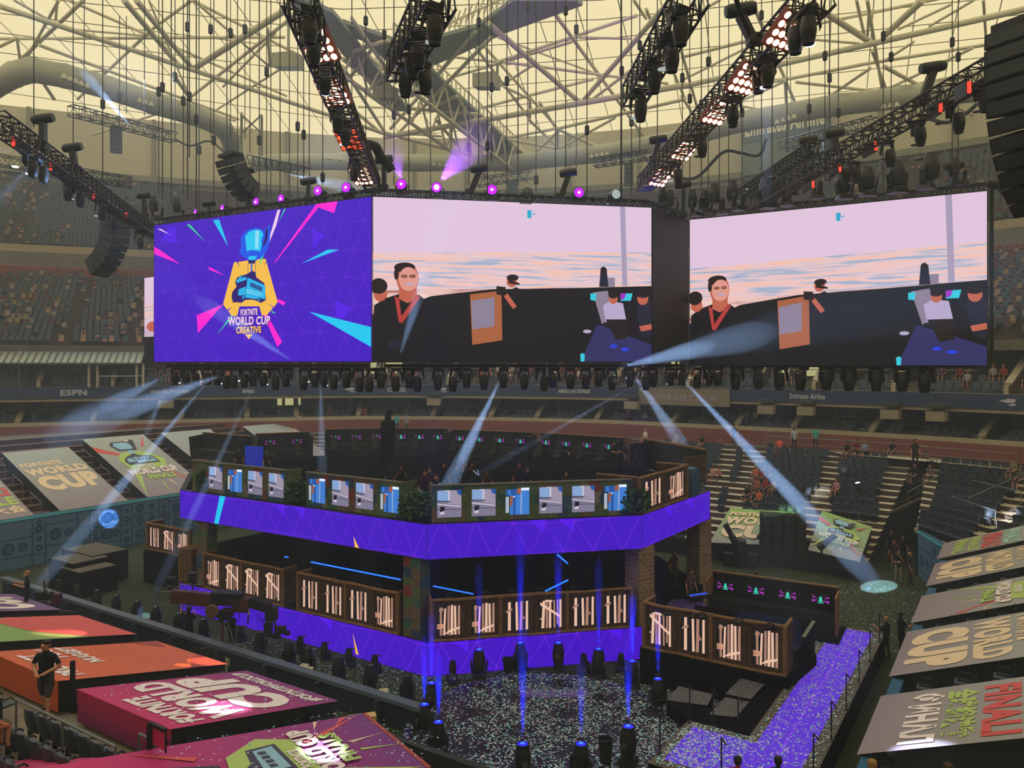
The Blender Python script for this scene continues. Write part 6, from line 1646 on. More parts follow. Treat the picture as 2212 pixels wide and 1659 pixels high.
# ---------------------------------------------------------------- seats
def seat_mesh():
    mb = MB()
    prof = [(.2, .42), (.25, .5), (.27, .7), (.26, .86)]
    rows = [[Vector((x, y - .05 * (1 - (x / .24) ** 2) * -1, z)) for x in (-.24, -.12, 0, .12, .24)] for y, z in prof]
    mb.grid(rows, 0); mb.grid([[p + Vector((0, .04, 0)) for p in r] for r in rows][::-1], 0)
    mb.box((0, 0.02, .44), (.44, .44, .06), 0, 0); mb.box((0, .1, .2), (.36, .12, .4), 0, 1)
    for sx in (-.26, .26): mb.box((sx, .05, .62), (.04, .34, .04), 0, 1)
    return mb
SEATM = [NAVY, mat('seat_frame_dark', '1A1F28', .6)]
GOL = {'C': 'navy plastic seat in the corner block between the tunnel and the walkway', 'B': 'navy plastic seat in the stepped blocks behind the speaker stack', 'S': 'navy seat seen from behind in the rows beside the magenta banner', 'U': 'navy seat tucked between two printed banners'}
seat_proto = None
nseat = 0
mass = MB()
def add_seat(p, rz, key, asmass=False):
    global seat_proto, nseat
    if asmass or nseat >= 255:
        M = Matrix.Translation(p) @ Matrix.Rotation(rz, 4, 'Z')
        for q in (((-.24, .22, .42), (.24, .22, .42), (.24, .28, .85), (-.24, .28, .85)), ((-.24, -.2, .44), (.24, -.2, .44), (.24, .22, .44), (-.24, .22, .44)), ((-.2, -.16, .05), (.2, -.16, .05), (.2, -.18, .44), (-.2, -.18, .44)), ((.24, -.1, .05), (.24, .2, .05), (.24, .28, .8), (.24, -.1, .5))):
            mass.poly([M @ Vector(x) for x in q], 0)
        return
    if seat_proto is None:
        seat_proto = seat_mesh().build('stadium_chair', SEATM); o = seat_proto
    else:
        o = seat_proto.copy(); COL.objects.link(o)
    o.location = p; o.rotation_euler = (0, 0, rz); nseat += 1
    tag(o, GOL[key], 'seat', {'C': 'seats in the east corner block', 'B': 'seats in the north stand', 'S': 'seats in the south rows', 'U': 'seats between banners'}[key])
def rz_of(fwd): return math.atan2(fwd.y, fwd.x) + math.pi / 2     # seat front is local -y
# south rows with parts
def near_seat(p, rz):
    if 'ns' not in TPL:
        t = thing('stadium_chair', '', 'seat', (0, 0, 0))
        mb = MB(); rows = []
        for y, z, w in ((.18, .36, .2), (.24, .5, .235), (.27, .7, .25), (.275, .84, .235), (.27, .9, .15)):
            rows.append([Vector((w * k / 3, y + .05 * (1 - (k / 3) ** 2), z)) for k in range(-3, 4)])
        mb.grid(rows); mb.grid([[q - Vector((0, .035, 0)) for q in r] for r in rows][::-1])
        for j in (0, -1): mb.grid([[r[j] for r in rows], [r[j] - Vector((0, .035, 0)) for r in rows]])
        mb.grid([rows[-1], [q - Vector((0, .035, 0)) for q in rows[-1]]]); mb.build('backrest', NAVY, t, True)
        mb = MB(); mb.hexa([(-.21, -.22, .4), (.21, -.22, .4), (.2, .2, .37), (-.2, .2, .37), (-.22, -.24, .45), (.22, -.24, .45), (.2, .22, .42), (-.2, .22, .42)]); mb.build('seat_pan', NAVY, t)
        for sx in (-.27, .27):
            mb = MB(); mb.tube([(sx, .22, .5), (sx, .1, .62), (sx, -.12, .63), (sx, -.18, .56)], .022, 6); mb.bar((sx, .12, 0), (sx, .12, .6), .035, .1, up=(0, 1, 0)); mb.build('armrest', SEATM[1], t)
        TPL['ns'] = t
    else: t = dup(TPL['ns'])
    t.location = p; t.rotation_euler = (0, 0, rz)
    tag(t, GOL['S'], 'seat', 'seats in the south rows')
rzS = rz_of(VV)
def zE(v): return 1.9 + 3.5 * math.floor((15.2 - v) / .9) / 16
for v, u0, u1 in ((9.15, -26.5, -20.8), (9.15, -18.9, -13.9), (8.25, -19.6, -14.3), (7.35, -18.6, -15.2), (6.45, -17.4, -15.9)):
    u = u0
    while u < u1:
        near_seat(C(u, v, zE(v)), rzS); u += .56
for u in (-20.3, -25.1, -29.9):
    for v in (11.0, 11.9, 12.8, 13.7): add_seat(C(u, v, zE(v)), rzS, 'U')
for u in (-15.55, -15.2):
    for v in (10.2, 11.0, 11.9, 12.8, 13.7, 14.6): add_seat(C(u, v, zE(v)), rzS, 'U')
for v in (24.3, 24.9, 30.5, 31.0, 35.7, 36.2, 41.6):
    for k in range(4): add_seat(C(-2.2 + k * .93, v, 2.0 + .355 * (k + 1)), rz_of(-UU), 'U')
# corner block
def stand_seats(f0, f1, rows, key, skip, wid=.56, k0=0, jit=.985):
    for k in range(k0, rows):
        L = 0; t = .004; 
        while t < .996:
            a = (k + .45) / rows
            p = lerp(f0(t), f1(t), a); p2 = lerp(f0(t + .003), f1(t + .003), a)
            z = lerp(f0(t).z, f1(t).z, k / rows)
            fw = f0(t) - f1(t); fw.z = 0
            tang = (p2 - p); tl = math.hypot(tang.x, tang.y) / .003
            px = CX + FPX * p.x / p.y
            if not skip(k, t, p, px):
                yield p.y, Vector((p.x, p.y, z)), rz_of(fw), key
            t += wid / tl
AIS = [(1498, 1590), (1560, 1648), (1738, 1812), (1905, 1935)]
def skipB(k, t, p, px):
    f = k / 17
    if px < 1425 or px > 2080: return True
    for a, b in AIS:
        x = lerp(a, b, f)
        if abs(px - x) < 24 - f * 4: return True
    if k < 7 and 1525 < px < 1735 + k * 4: return k < 5
    if k < 7 and 1738 < px < 1905: return k < 6
    return k > 15
def skipC(k, t, p, px):
    f = k / 12
    if px > 2260: return True
    q = lerp(.42, .36, f)
    if abs(t - q) < .045 or abs(t - .02) < .03: return True
    return k > 10
L_ = list(stand_seats(fC0, fC1, 12, 'C', skipC)) + list(stand_seats(fB0, fB1, 17, 'B', skipB))
L_ += list(stand_seats(fF0, fF1, 7, 'B', lambda k, t, p, px: k > 5 or t > .93))
L_.sort(key=lambda e: e[0])
for e in L_: add_seat(e[1], e[2], e[3])
tag(mass.build('seat_rows', NAVY), 'farther rows of navy seats in the north stand, too many and small to tell apart', 'seats', kind='stuff')
# seats inside the suites
mb = MB()
for lv, z0 in ((0, 6.3), (1, 9.9)):
    s = S0 + 2
    while s < S1 - 2:
        if not any(-.6 < (s - f_ - (1.6 if lv else 0)) < .6 for f_ in fins) and math.sin(s * 1.7) > -.75:
            for o_2, dz in ((1.0, 0), (2.1, .4)):
                p, q = ring(s, o_2, z0 + dz), ring(s + .46, o_2, z0 + dz); n_ = ring(s, o_2 + 1, z0 + dz) - p
                mb.poly([p + n_ * .2 + ZV * .4, q + n_ * .2 + ZV * .4, q + n_ * .3 + ZV * .95, p + n_ * .3 + ZV * .95]); mb.poly([p - n_ * .2 + ZV * .42, q - n_ * .2 + ZV * .42, q + n_ * .2 + ZV * .42, p + n_ * .2 + ZV * .42]); mb.poly([p - n_ * .2, q - n_ * .2, q - n_ * .2 + ZV * .42, p - n_ * .2 + ZV * .42])
        s += .56
tag(mb.build('suite_seats', mat('suite_seat_grey', '3C4654', .5)), 'rows of grey-blue seats in front of the suites on both levels', 'seats', kind='stuff')
mb = MB()
for s in [f_ + 1.2 for f_ in fins]:
    mb.bar(ring(s, 2.9, 7.95), ring(s + 3.2, 2.9, 7.95), .35, .06); mb.bar(ring(s + 1.6, 2.9, 11.55), ring(s + 4.8, 2.9, 11.55), .35, .06)
struct(mb.build('trim_4', TAN))

# ---------------------------------------------------------------- rails
def rail(pts, h, label, posts=True, r=.028, mid=False):
    mb = MB(); P = [Vector(p) for p in pts]
    mb.tube([p + ZV * h for p in P], r, 6)
    if mid: mb.tube([p + ZV * h * .5 for p in P], r * .7, 5)
    if posts:
        for p in P: mb.tube([p, p + ZV * h], r, 6)
    tag(mb.build('handrail', RAIL), label, 'railing')
rail([C(-19.0, 8.65, zE(8.7)), C(-17.0, 8.65, zE(8.7)), C(-15.0, 8.65, zE(8.7))], .98, 'long grey handrail sloping between the seat rows beside the man in black')
rail([C(-18.6, 7.6, zE(7.7)), C(-17.7, 7.6, zE(7.7))], .95, 'short handrail behind the seated person in red')
rail([C(-15.9, 9.7, zE(9.7)), C(-15.3, 9.7, zE(9.7))], .8, 'short handrail below the magenta banner corner, upper'); rail([C(-17.4, 9.0, zE(9.0)), C(-16.6, 9.0, zE(9.0))], .8, 'short handrail between the rows and the magenta flap, lower')
mb = MB(); p = G(157, 1540, 3.3); mb.bar(p, p + ZV * 1.3, .09); tag(mb.build('black_post', BLACK), 'thick black post at the corner of the magenta banner', 'post')
t = thing('barrier_sign', 'small magenta panel on a black post by the magenta banner', 'barrier', tuple(C(-14.9, 9.6, 3.3)))
a, b = G(322, 1650, 3.2), G(358, 1658, 3.2)
p, q = C(-15.6, 9.9, 3.9), C(-15.3, 9.75, 3.9)
p = U(324, 1562, 15.9); q = U(358, 1578, 15.5)
mb = MB(); mb.bar(p, p - ZV * .8, .1); mb.bar(p, q, .07); mb.bar(q, q - ZV * .45, .03); mb.build('frame', BLACK, t)
mb = MB(); mb.hexa([p - ZV * .42 + V2(.04, 0), q - ZV * .42, q - ZV * .42 + V2(0, .03), p - ZV * .42 + V2(.04, .03), p - ZV * .05 + V2(.04, 0), q - ZV * .05, q - ZV * .05 + V2(0, .03), p - ZV * .05 + V2(.04, .03)]); mb.build('panel', _M['banner_pink'], t)
for i, (u0, v0) in enumerate(((-49.5, 24.1), (-49.5, 29.7))):
    for j in range(3):
        k = j * 2.3
        rail([C(u0 - k - .3, v0, 2.7 + k * .42), C(u0 - k - 1.6, v0, 3.2 + k * .42)], .85, 'short stair rail, %s up the %s west staircase' % (ORD[j], ('left', 'other')[i] if i else 'first'))
for i, (x0, y0, x1, y1) in enumerate(((1572, 1085, 1723, 968), (1700, 1155, 1722, 967), (1620, 1180, 1728, 1108))): pass
def slopeB(px, py): return onslope(px, py, lambda P: .55 + .345 * max(0, P.dot(VV) - 47.1))
for i, (x0, y0, x1, y1, lab) in enumerate(((1550, 1060, 1590, 975, 'thin stair rail rising from the bush beside the stage end'), (1655, 1105, 1722, 985, 'long thin rail climbing through the seats behind the orange-lit group'), (1838, 1085, 1868, 1000, 'steep rail next to the brightly lit seats'))):
    a, b = slopeB(x0, y0), slopeB(x1, y1); rail([a, lerp(a, b, .33), lerp(a, b, .66), b], .95, lab)
def slopeC(px, py): return onslope(px, py, lambda P: 2.5 + .35 * max(0, P.x - 23.2))
for i, (x0, y0, x1, y1, lab) in enumerate(((2092, 1110, 2212, 1056, 'long thin rail crossing the corner seats towards the picture edge'), (1960, 1095, 2060, 1040, 'thin rail over the seats behind the tunnel'), (2055, 1105, 2150, 1140, 'level rail in the middle of the corner seats'), (2100, 1070, 2205, 1096, 'upper level rail in the corner seats'))):
    a, b = slopeC(x0, y0), slopeC(x1, y1); rail([a, (a + b) / 2, b], .9, lab)
wr = [fB1(t) - V2(0, 1.7) for t in (.8, .85, .9, .95, 1.0)]
rail(wr, 1.0, 'walkway railing in front of the red wall, north-east', mid=True)
rail([fC1(t) - V2(1.6, 1.0) for t in (0, .08, .16, .24, .32)], 1.0, 'walkway railing at the top of the corner block', mid=True)

# low court rail wall and pit things
t = thing('low_barrier', 'long low blue-grey barrier wall running across the turf in front of the crane', 'barrier', tuple(C(-30, 19.4)))
mb = MB(); mb.box(tuple(C(-30, 19.4, .92)), (28, .36, .14), R(-33)); mb.build('top_board', mat('barrier_top', '4E5A6C', .45, spec=.5), t)
mb = MB(); mb.box(tuple(C(-30, 19.45, .42)), (27.9, .2, .84), R(-33)); mb.build('panel', mat('barrier_face', '232C3C', .6), t)
first = None
for i in range(10):
    mb = MB(); mb.box(tuple(C(-43 + i * 2.8, 19.22, .42)), (.12, .3, .84), R(-33)); mb.build('upright', mat('barrier_post', '2E3848', .6), t)
t = thing('camera_track', 'dark camera dolly track bed with pale markings in front of the low barrier', 'track', tuple(C(-28, 17.6)))
mb = MB(); mb.box(tuple(C(-30, 17.5, .22)), (20, 1.1, .1), R(-33)); mb.build('bed', mat('track_bed', '2A2826', .8), t)
for dv in (-.45, .45):
    mb = MB(); a, b = C(-40, 17.5 + dv, .3), C(-20, 17.5 + dv, .3); mb.tube([a, b], .035, 6); mb.build('rail', BLACK, t)
mb = MB(); mb.box(tuple(C(-26.5, 17.0, .3)), (2.6, .1, .03), R(-33)); mb.box(tuple(C(-25.2, 17.5, .3)), (.08, .9, .03), R(-33)); 
for i in range(9): mb.box(tuple(C(-37 + i * 1.6, 18.3, .3)), (.35, .07, .03), R(-33))
mb.build('markings', mat('tape_white', 'A8A8A0', .6), t)
for i, (px, py, s, lab) in enumerate(((601, 1468, .46, 'upright cream floor speaker beside the barrier, single one near the crane legs'), (655, 1475, .44, 'rear cream floor speaker of the overlapping pair'), (664, 1486, .48, 'front cream floor speaker of the overlapping pair'), (828, 1530, .42, 'cream floor speaker lit at the end of the barrier'), (655, 1535, .5, 'wooden step block in the gap between two magenta banners'), (496, 1450, .4, 'white crate at the crane legs beside the orange banner tip'))):
    p = G(px, py, 0) if i != 4 else C(-15.3, 15.9, 0); t = thing('floor_speaker' if i not in (4, 5) else ('step_block', 'white_crate')[i - 4], lab, 'speaker' if i < 4 else 'block', tuple(p), R(-33 + i * 13))
    mb = MB()
    if i == 4: mb.box((0, 0, 1.1), (.75, .3, 2.2))
    else: mb.hexa([(-s * .45, -s * .45, 0), (s * .45, -s * .45, 0), (s * .35, s * .4, 0), (-s * .35, s * .4, 0), (-s * .45, -s * .45, s * 1.35), (s * .45, -s * .45, s * 1.35), (s * .35, s * .4, s * 1.5), (-s * .35, s * .4, s * 1.5)])
    mb.build('body', mat('cream_box', 'A8A284', .7) if i != 4 else mat('plywood', 'B89C6C', .8), t, world=False)
    if i < 4:
        mb = MB(); mb.box((0, -s * .46, s * .7), (s * .75, .02, s * 1.1)); mb.build('grille', mat('cream_grille', '8C886E', .8), t, world=False)
    if i == 5:
        mb = MB(); mb.box((0, -s * .46, s * .4), (s * .6, .02, s * .5)); mb.build('label_patch', mat('crate_navy', '1E2A4C', .6), t, world=False)
# black riser crates on the turf
for i, (q, z, lab) in enumerate(((((178, 1205), (105, 1215), (150, 1230), (188, 1212)), 1.55, 'left rear black riser crate on the turf by the speaker-print wall'), (((190, 1178), (240, 1190), (220, 1194), (165, 1195)), 1.6, 'rear black riser crate on the turf by the speaker-print wall'), (((195, 1215), (224, 1224), (196, 1231), (158, 1223)), 1.3, 'front black riser crate on the turf by the speaker-print wall'))):
    c = G([172, 205, 190][i], [1199 + 6, 1187, 1224][i], z); w = [2.4, 3.2, 2.1][i]
    mb = MB(); mb.box((c.x, c.y, z / 2), (w, 2.0, z), R(-33)); mb.box((c.x, c.y, z + .02), (w * .94, 1.9, .04), R(-33), 1)
    tag(mb.build('riser_crate', [BLACKF, mat('crate_top', '5A5650', .9)]), lab, 'crate')

# press booth with ribbed roof on the west
t = thing('press_booth', 'press booth with ribbed metal shed roof above the sports channel board', 'booth', tuple(ring(ring_s(150), 1, 10)))
pa, pb = ring_s(-20), ring_s(308); n = 22
mb = MB(); mb.grid([[ring(lerp(pa, pb, i / n), -.9, 12.05) for i in range(n + 1)], [ring(lerp(pa, pb, i / n), 2.6, 13.5) for i in range(n + 1)]]); mb.grid([[ring(lerp(pa, pb, i / n), -.9, 11.95) for i in range(n + 1)], [ring(lerp(pa, pb, i / n), -.9, 12.1) for i in range(n + 1)]], 1)
for i in range(n + 1): mb.bar(ring(lerp(pa, pb, i / n), -.9, 12.12), ring(lerp(pa, pb, i / n), 2.6, 13.56), .08, .1, 1)
mb.build('roof', [mat('shed_roof', '98A09A', .4, metal=.3), mat('shed_rib', '4C5454', .5)], t)
for px in (45, 195, 212, 297, 311):
    mb = MB(); s = ring_s(px); mb.bar(ring(s, -.5, 10.0), ring(s, -.5, 12.0), .16 if px > 100 else .08); mb.build('post', mat('booth_post', 'A8A090', .6) if px > 100 else RAIL, t)
mb = MB(); mb.bar(ring(ring_s(212), -.5, 10.95), ring(ring_s(311), -.5, 10.95), .08); mb.build('cross_rail', _M['booth_post'], t)
mb = MB(); mb.grid([[ring(lerp(pa, pb, i / n), 2.5, 10) for i in range(n + 1)], [ring(lerp(pa, pb, i / n), 2.5, 13.4) for i in range(n + 1)]]); mb.grid([[ring(pb, -.4, 10), ring(pb, 2.5, 10)], [ring(pb, -.4, 12), ring(pb, 2.5, 13.4)]]); mb.build('dark_back', GLASSD, t)
# monitors under ribbon
for i, px in enumerate((360, 940, 1370, 1660, 1745, 1930, 2030)):
    s = ring_s(px); p = ring(s, -.5, 8.35); t_ = ring(s, -.5 + .3, 8.35)
    mb = MB(); mb.box((p.x, p.y, 8.45), (1.2, .7, .65), math.atan2(ring(s + 1).y - ring(s).y, ring(s + 1).x - ring(s).x)); mb.box((p.x, p.y, 9.15), (1.3, .9, .25), math.atan2(ring(s + 1).y - ring(s).y, ring(s + 1).x - ring(s).x), 1)
    tag(mb.build('hanging_speaker_box', [mat('box_tan', '8E8470', .8), mat('box_lid', '3A4040', .6)]), 'tan speaker box hung under the ribbon board, %s from the west' % ORD[i], 'speaker')
# speaker stack and followspots by the east floor booth
for i, (px, py, w, h, lab) in enumerate(((1600, 1222, 2.0, 2.3, 'low black amplifier stack left of the tall speaker wall'), (1690, 1222, 2.6, 3.4, 'tall wall of black speakers with round cones beside the green banner'), (1745, 1222, 1.6, 2.4, 'black speaker boxes right of the tall speaker wall'))):
    p = G(px, py, 0); t = thing('speaker_stack', lab, 'speaker', tuple(p), R(-15)); nx = max(1, int(w / .65)); nz = int(h / .8)
    for a in range(nx):
        for b in range(nz):
            if i == 0 and b == nz - 1 and a != 1: continue
            mb = MB(); mb.box((-w / 2 + (a + .5) * w / nx, 0, (b + .5) * .78), (w / nx * .94, .9, .74)); bx = mb.build('speaker_box', BLACK, t, world=False)
            mb = MB(); 
            for zz, r_ in ((.18, .15), (-.15, .2)): mb.lathe((-w / 2 + (a + .5) * w / nx, -.46, (b + .5) * .78 + zz), [(r_, 0, 0), (r_ * .85, .01, 1), (r_ * .8, -.01, 0), (r_ * .25, .01, 0), (.01, .02, 1)], 12, axis=(0, -1, 0))
            mb.build('cone', [mat('cone_dark', '1A1C20', .5), mat('cone_rim', '50545A', .4)], bx, world=False)
for i, (px, py, ln, tl, lab) in enumerate(((1590, 1175, 1.3, -.5, 'slanted black follow spot tube in front of the green banner'), (1640, 1165, .6, .4, 'small slanted black lamp beside the speaker wall'), (1768, 1185, 1.2, .9, 'black lamps tilted towards the tunnel on the speaker boxes'), (1865, 1062 + 10, 1.5, -.25, 'black upright follow spot lit white at its top in the north seats'))):
    p = G(px, py, 1.6) if i < 3 else onslope(px, py + 20, lambda P: .55 + .345 * max(0, P.dot(VV) - 47.1))
    a = Vector((math.sin(tl), 0, math.cos(tl))); t = thing('follow_spot', lab, 'stage light', tuple(p))
    mb = MB(); mb.lathe(p, [(.12, 0), (.2, .05), (.2, ln * .4), (.15, ln * .45), (.17, ln)], 10, axis=tuple(a)); mb.build('barrel', RIB, t, True)
    mb = MB(); mb.bar(p - ZV * .9, p + a * ln * .3, .08); mb.build('stand', RIB, t)
    if i == 3: mb = MB(); mb.lathe(p + a * ln, [(.15, 0), (.14, .02), (.02, .05)], 10, axis=tuple(a)); mb.build('lens', LENSW, t)
# ---------------------------------------------------------------- people
def skin_body(J, E, regions, sub=1):
    """J: name -> (x,y,z,r); E: list of (a,b); regions: edge -> slot. One continuous skinned mesh"""
    names = list(J); idx = {n: i for i, n in enumerate(names)}
    me = bpy.data.meshes.new('b'); me.from_pydata([J[n][:3] for n in names], [(idx[a], idx[b]) for a, b in E], [])
    o = bpy.data.objects.new('b', me); COL.objects.link(o)
    md = o.modifiers.new('s', 'SKIN'); md.use_smooth_shade = True
    sk = me.skin_vertices[0].data if me.skin_vertices else None
    if sk is None:
        bpy.context.view_layer.objects.active = o
    for n in names:
        r = J[n][3]; r2 = J[n][4] if len(J[n]) > 4 else r
        me.skin_vertices[0].data[idx[n]].radius = (r, r2); me.skin_vertices[0].data[idx[n]].use_root = (n == 'pelvis')
    sb = o.modifiers.new('u', 'SUBSURF'); sb.levels = sub; sb.render_levels = sub
    dg = bpy.context.evaluated_depsgraph_get(); ev = o.evaluated_get(dg)
    out = bpy.data.meshes.new_from_object(ev)
    bpy.data.objects.remove(o); bpy.data.meshes.remove(me)
    segs = [(Vector(J[a][:3]), Vector(J[b][:3]), regions.get((a, b), 1), (J[a][3] + J[b][3]) / 2) for a, b in E]
    mi = []
    for p in out.polygons:
        c = p.center; best, bs = 1e9, 0
        for a, b, s, r in segs:
            d = b - a; t = max(0, min(1, (c - a).dot(d) / max(1e-6, d.length_squared)))
            k = (c - (a + d * t)).length - r
            if k < best: best, bs = k, s
        mi.append(bs)
    out.materials.clear()
    for _ in range(5): out.materials.append(None)
    out.polygons.foreach_set('material_index', mi)
    out.polygons.foreach_set('use_smooth', [True] * len(out.polygons))
    return out
def pose(kind, fingers=False):
    """standing figure facing -y, 1.75 m"""
    J = {'pelvis': (0, 0, .95, .145, .11), 'waist': (0, .01, 1.1, .135, .1), 'chest': (0, .01, 1.3, .165, .115), 'neckb': (0, .02, 1.45, .08), 'neck': (0, .0, 1.52, .052), 'chin': (0, -.03, 1.58, .07), 'face': (0, -.012, 1.65, .088, .098), 'crown': (0, .0, 1.715, .068, .08), 'nose': (0, -.115, 1.645, .014)}
    E = [('pelvis', 'waist'), ('waist', 'chest'), ('chest', 'neckb'), ('neckb', 'neck'), ('neck', 'chin'), ('chin', 'face'), ('face', 'crown'), ('face', 'nose')]
    S = {('pelvis', 'waist'): 1, ('waist', 'chest'): 1, ('chest', 'neckb'): 1, ('neckb', 'neck'): 0, ('neck', 'chin'): 0, ('chin', 'face'): 0, ('face', 'crown'): 3, ('face', 'nose'): 0}
    sh, el, wr = {}, {}, {}
    AR = {'stand': ((.24, .02, 1.13), (.27, -.06, .9)), 'phone': ((.27, -.08, 1.2), (.13, -.32, 1.42)), 'cross': ((.25, .0, 1.15), (.04, -.2, 1.13)), 'belt': ((.3, .03, 1.16), (.1, -.15, 1.05)), 'lean': ((.26, -.16, 1.2), (.2, -.42, 1.16)), 'op': ((.26, -.08, 1.18), (.22, -.34, 1.3)), 'up': ((.3, -.04, 1.5), (.26, -.12, 1.78)), 'sit': ((.24, -.04, 1.12), (.14, -.3, 1.0)), 'chinhold': ((.25, -.02, 1.15), (.05, -.14, 1.45))}[kind]
    for sx, n in ((-1, 'L'), (1, 'R')):
        a = AR
        if kind == 'chinhold' and sx < 0: a = ((.25, -.02, 1.13), (.02, -.18, 1.14))
        if kind == 'up' and sx < 0: a = ((.24, -.08, 1.2), (.18, -.26, 1.4))
        J['sh' + n] = (sx * .175, .01, 1.4, .062); J['el' + n] = (sx * a[0][0], a[0][1], a[0][2], .043); J['sl' + n] = tuple(lerp(Vector(J['sh' + n][:3]), Vector(J['el' + n][:3]), .7)) + (.055,)
        J['wr' + n] = (sx * a[1][0], a[1][1], a[1][2], .036 if fingers else .03)
        if fingers: J['el' + n] = J['el' + n][:3] + (.052,)
        E += [('chest', 'sh' + n), ('sh' + n, 'sl' + n), ('sl' + n, 'el' + n), ('el' + n, 'wr' + n)]
        S[('chest', 'sh' + n)] = 1; S[('sh' + n, 'sl' + n)] = 1; S[('sl' + n, 'el' + n)] = 0; S[('el' + n, 'wr' + n)] = 0
        w, e = Vector(J['wr' + n][:3]), Vector(J['el' + n][:3]); d = (w - e).normalized()
        J['ha' + n] = tuple(w + d * .07) + (.034, .02); E.append(('wr' + n, 'ha' + n)); S[('wr' + n, 'ha' + n)] = 0
        if fingers:
            s_ = d.cross(Vector((0, 0, 1))).normalized(); dn = s_.cross(d).normalized() * (-1)
            for k, ln in enumerate((.07, .08, .075, .06)):
                b0 = w + d * .09 + s_ * (k - 1.5) * .022 * sx
                J['f%d%s' % (k, n)] = tuple(b0 + d * ln * .4) + (.010,); J['g%d%s' % (k, n)] = tuple(b0 + d * ln * .75 + dn * .03) + (.009,)
                E += [('ha' + n, 'f%d%s' % (k, n)), ('f%d%s' % (k, n), 'g%d%s' % (k, n))]; S[('ha' + n, 'f%d%s' % (k, n))] = 0; S[('f%d%s' % (k, n), 'g%d%s' % (k, n))] = 0
            b0 = w + d * .03 - s_ * .04 * sx; J['th' + n] = tuple(b0 + dn * .02) + (.013,); J['ti' + n] = tuple(b0 + d * .04 + dn * .035) + (.01,); E += [('wr' + n, 'th' + n), ('th' + n, 'ti' + n)]; S[('wr' + n, 'th' + n)] = 0; S[('th' + n, 'ti' + n)] = 0
        else:
            J['fi' + n] = tuple(w + d * .15 + Vector((0, 0, -.02))) + (.022, .014); E.append(('ha' + n, 'fi' + n)); S[('ha' + n, 'fi' + n)] = 0
        if kind == 'sit':
            J['hp' + n] = (sx * .1, 0, .93, .09); J['kn' + n] = (sx * .14, -.44, .93, .065); J['an' + n] = (sx * .13, -.42, .5, .042); J['to' + n] = (sx * .14, -.58, .46, .035)
            J['mid' + n] = (sx * .13, -.26, .93, .078)
        else:
            st = .03 if kind != 'belt' else .06
            J['hp' + n] = (sx * .09, 0, .88, .095); J['mid' + n] = (sx * .1, -.01, .68, .08); J['kn' + n] = (sx * .11, -.02 - st * sx, .5, .058); J['an' + n] = (sx * .12, .02 - st * sx * 2, .1, .04); J['to' + n] = (sx * .14, -.13 - st * sx * 2, .045, .036)
        E += [('pelvis', 'hp' + n), ('hp' + n, 'mid' + n), ('mid' + n, 'kn' + n), ('kn' + n, 'an' + n), ('an' + n, 'to' + n)]
        S[('pelvis', 'hp' + n)] = 2; S[('hp' + n, 'mid' + n)] = 2; S[('mid' + n, 'kn' + n)] = 2; S[('kn' + n, 'an' + n)] = 2 if kind not in ('belt', 'sit') else 0; S[('an' + n, 'to' + n)] = 4
    return J, E, S
BODY = {}
SKIN = [mat('skin_light', 'B07A62', .6), mat('skin_mid', '9A6248', .6), mat('skin_dark', '5E3C2C', .6)]
HAIR = [mat('hair_dark', '1C1512', .7), mat('hair_brown', '3E2A1C', .7), mat('hair_fair', '8A6A44', .7), mat('cap_black', '121214', .8)]
CLO = {}
def cloth(hx): return mat('cloth_' + hx, hx, .85)
SHOE = mat('shoe_dark', '16161A', .6)
np_ = 0
def person(loc, rz, kind, label, shirt='14151A', pants='1A1C24', skin=0, hair=0, h=1.75, group=None, fine=False, hairlen=False):
    global np_
    key = (kind, fine)
    if key not in BODY:
        J, E, S = pose(kind, fine); BODY[key] = skin_body(J, E, S, 2 if fine else 1)
        hm = MB(); hm.lathe((0, .012, 1.655), [(.098, 0), (.102, .04), (.085, .085), (.05, .108), (.01, .115)], 12); hm2 = hm
        me = hm.build('hair', HAIR[0], None, True); 
        # shift the front of the hair back so the face stays free
        for v in me.data.vertices:
            if v.co.y < -.02 and v.co.z < 1.725: v.co.z = 1.725 + (v.co.z - 1.65) * .1; v.co.y += .012
            if v.co.y > .03 and v.co.z < 1.67: v.co.z -= .07
        BODY[('h', key)] = me.data.copy(); bpy.data.objects.remove(me)
    o = bpy.data.objects.new('person', BODY[key]); COL.objects.link(o)
    for i, m in enumerate((SKIN[skin], cloth(shirt), cloth(pants), HAIR[hair], SHOE)):
        o.material_slots[i].link = 'OBJECT'; o.material_slots[i].material = m
    s = h / 1.75
    dz = -.46 * s if kind == 'sit' else 0
    o.location = Vector(loc) + Vector((0, 0, dz)); o.rotation_euler = (0, 0, rz); o.scale = (s, s, s)
    tag(o, label, 'person', group)
    hr = bpy.data.objects.new('hair', BODY[('h', key)]); COL.objects.link(hr); hr.parent = o
    hr.material_slots[0].link = 'OBJECT'; hr.material_slots[0].material = HAIR[hair]
    np_ += 1
    return o
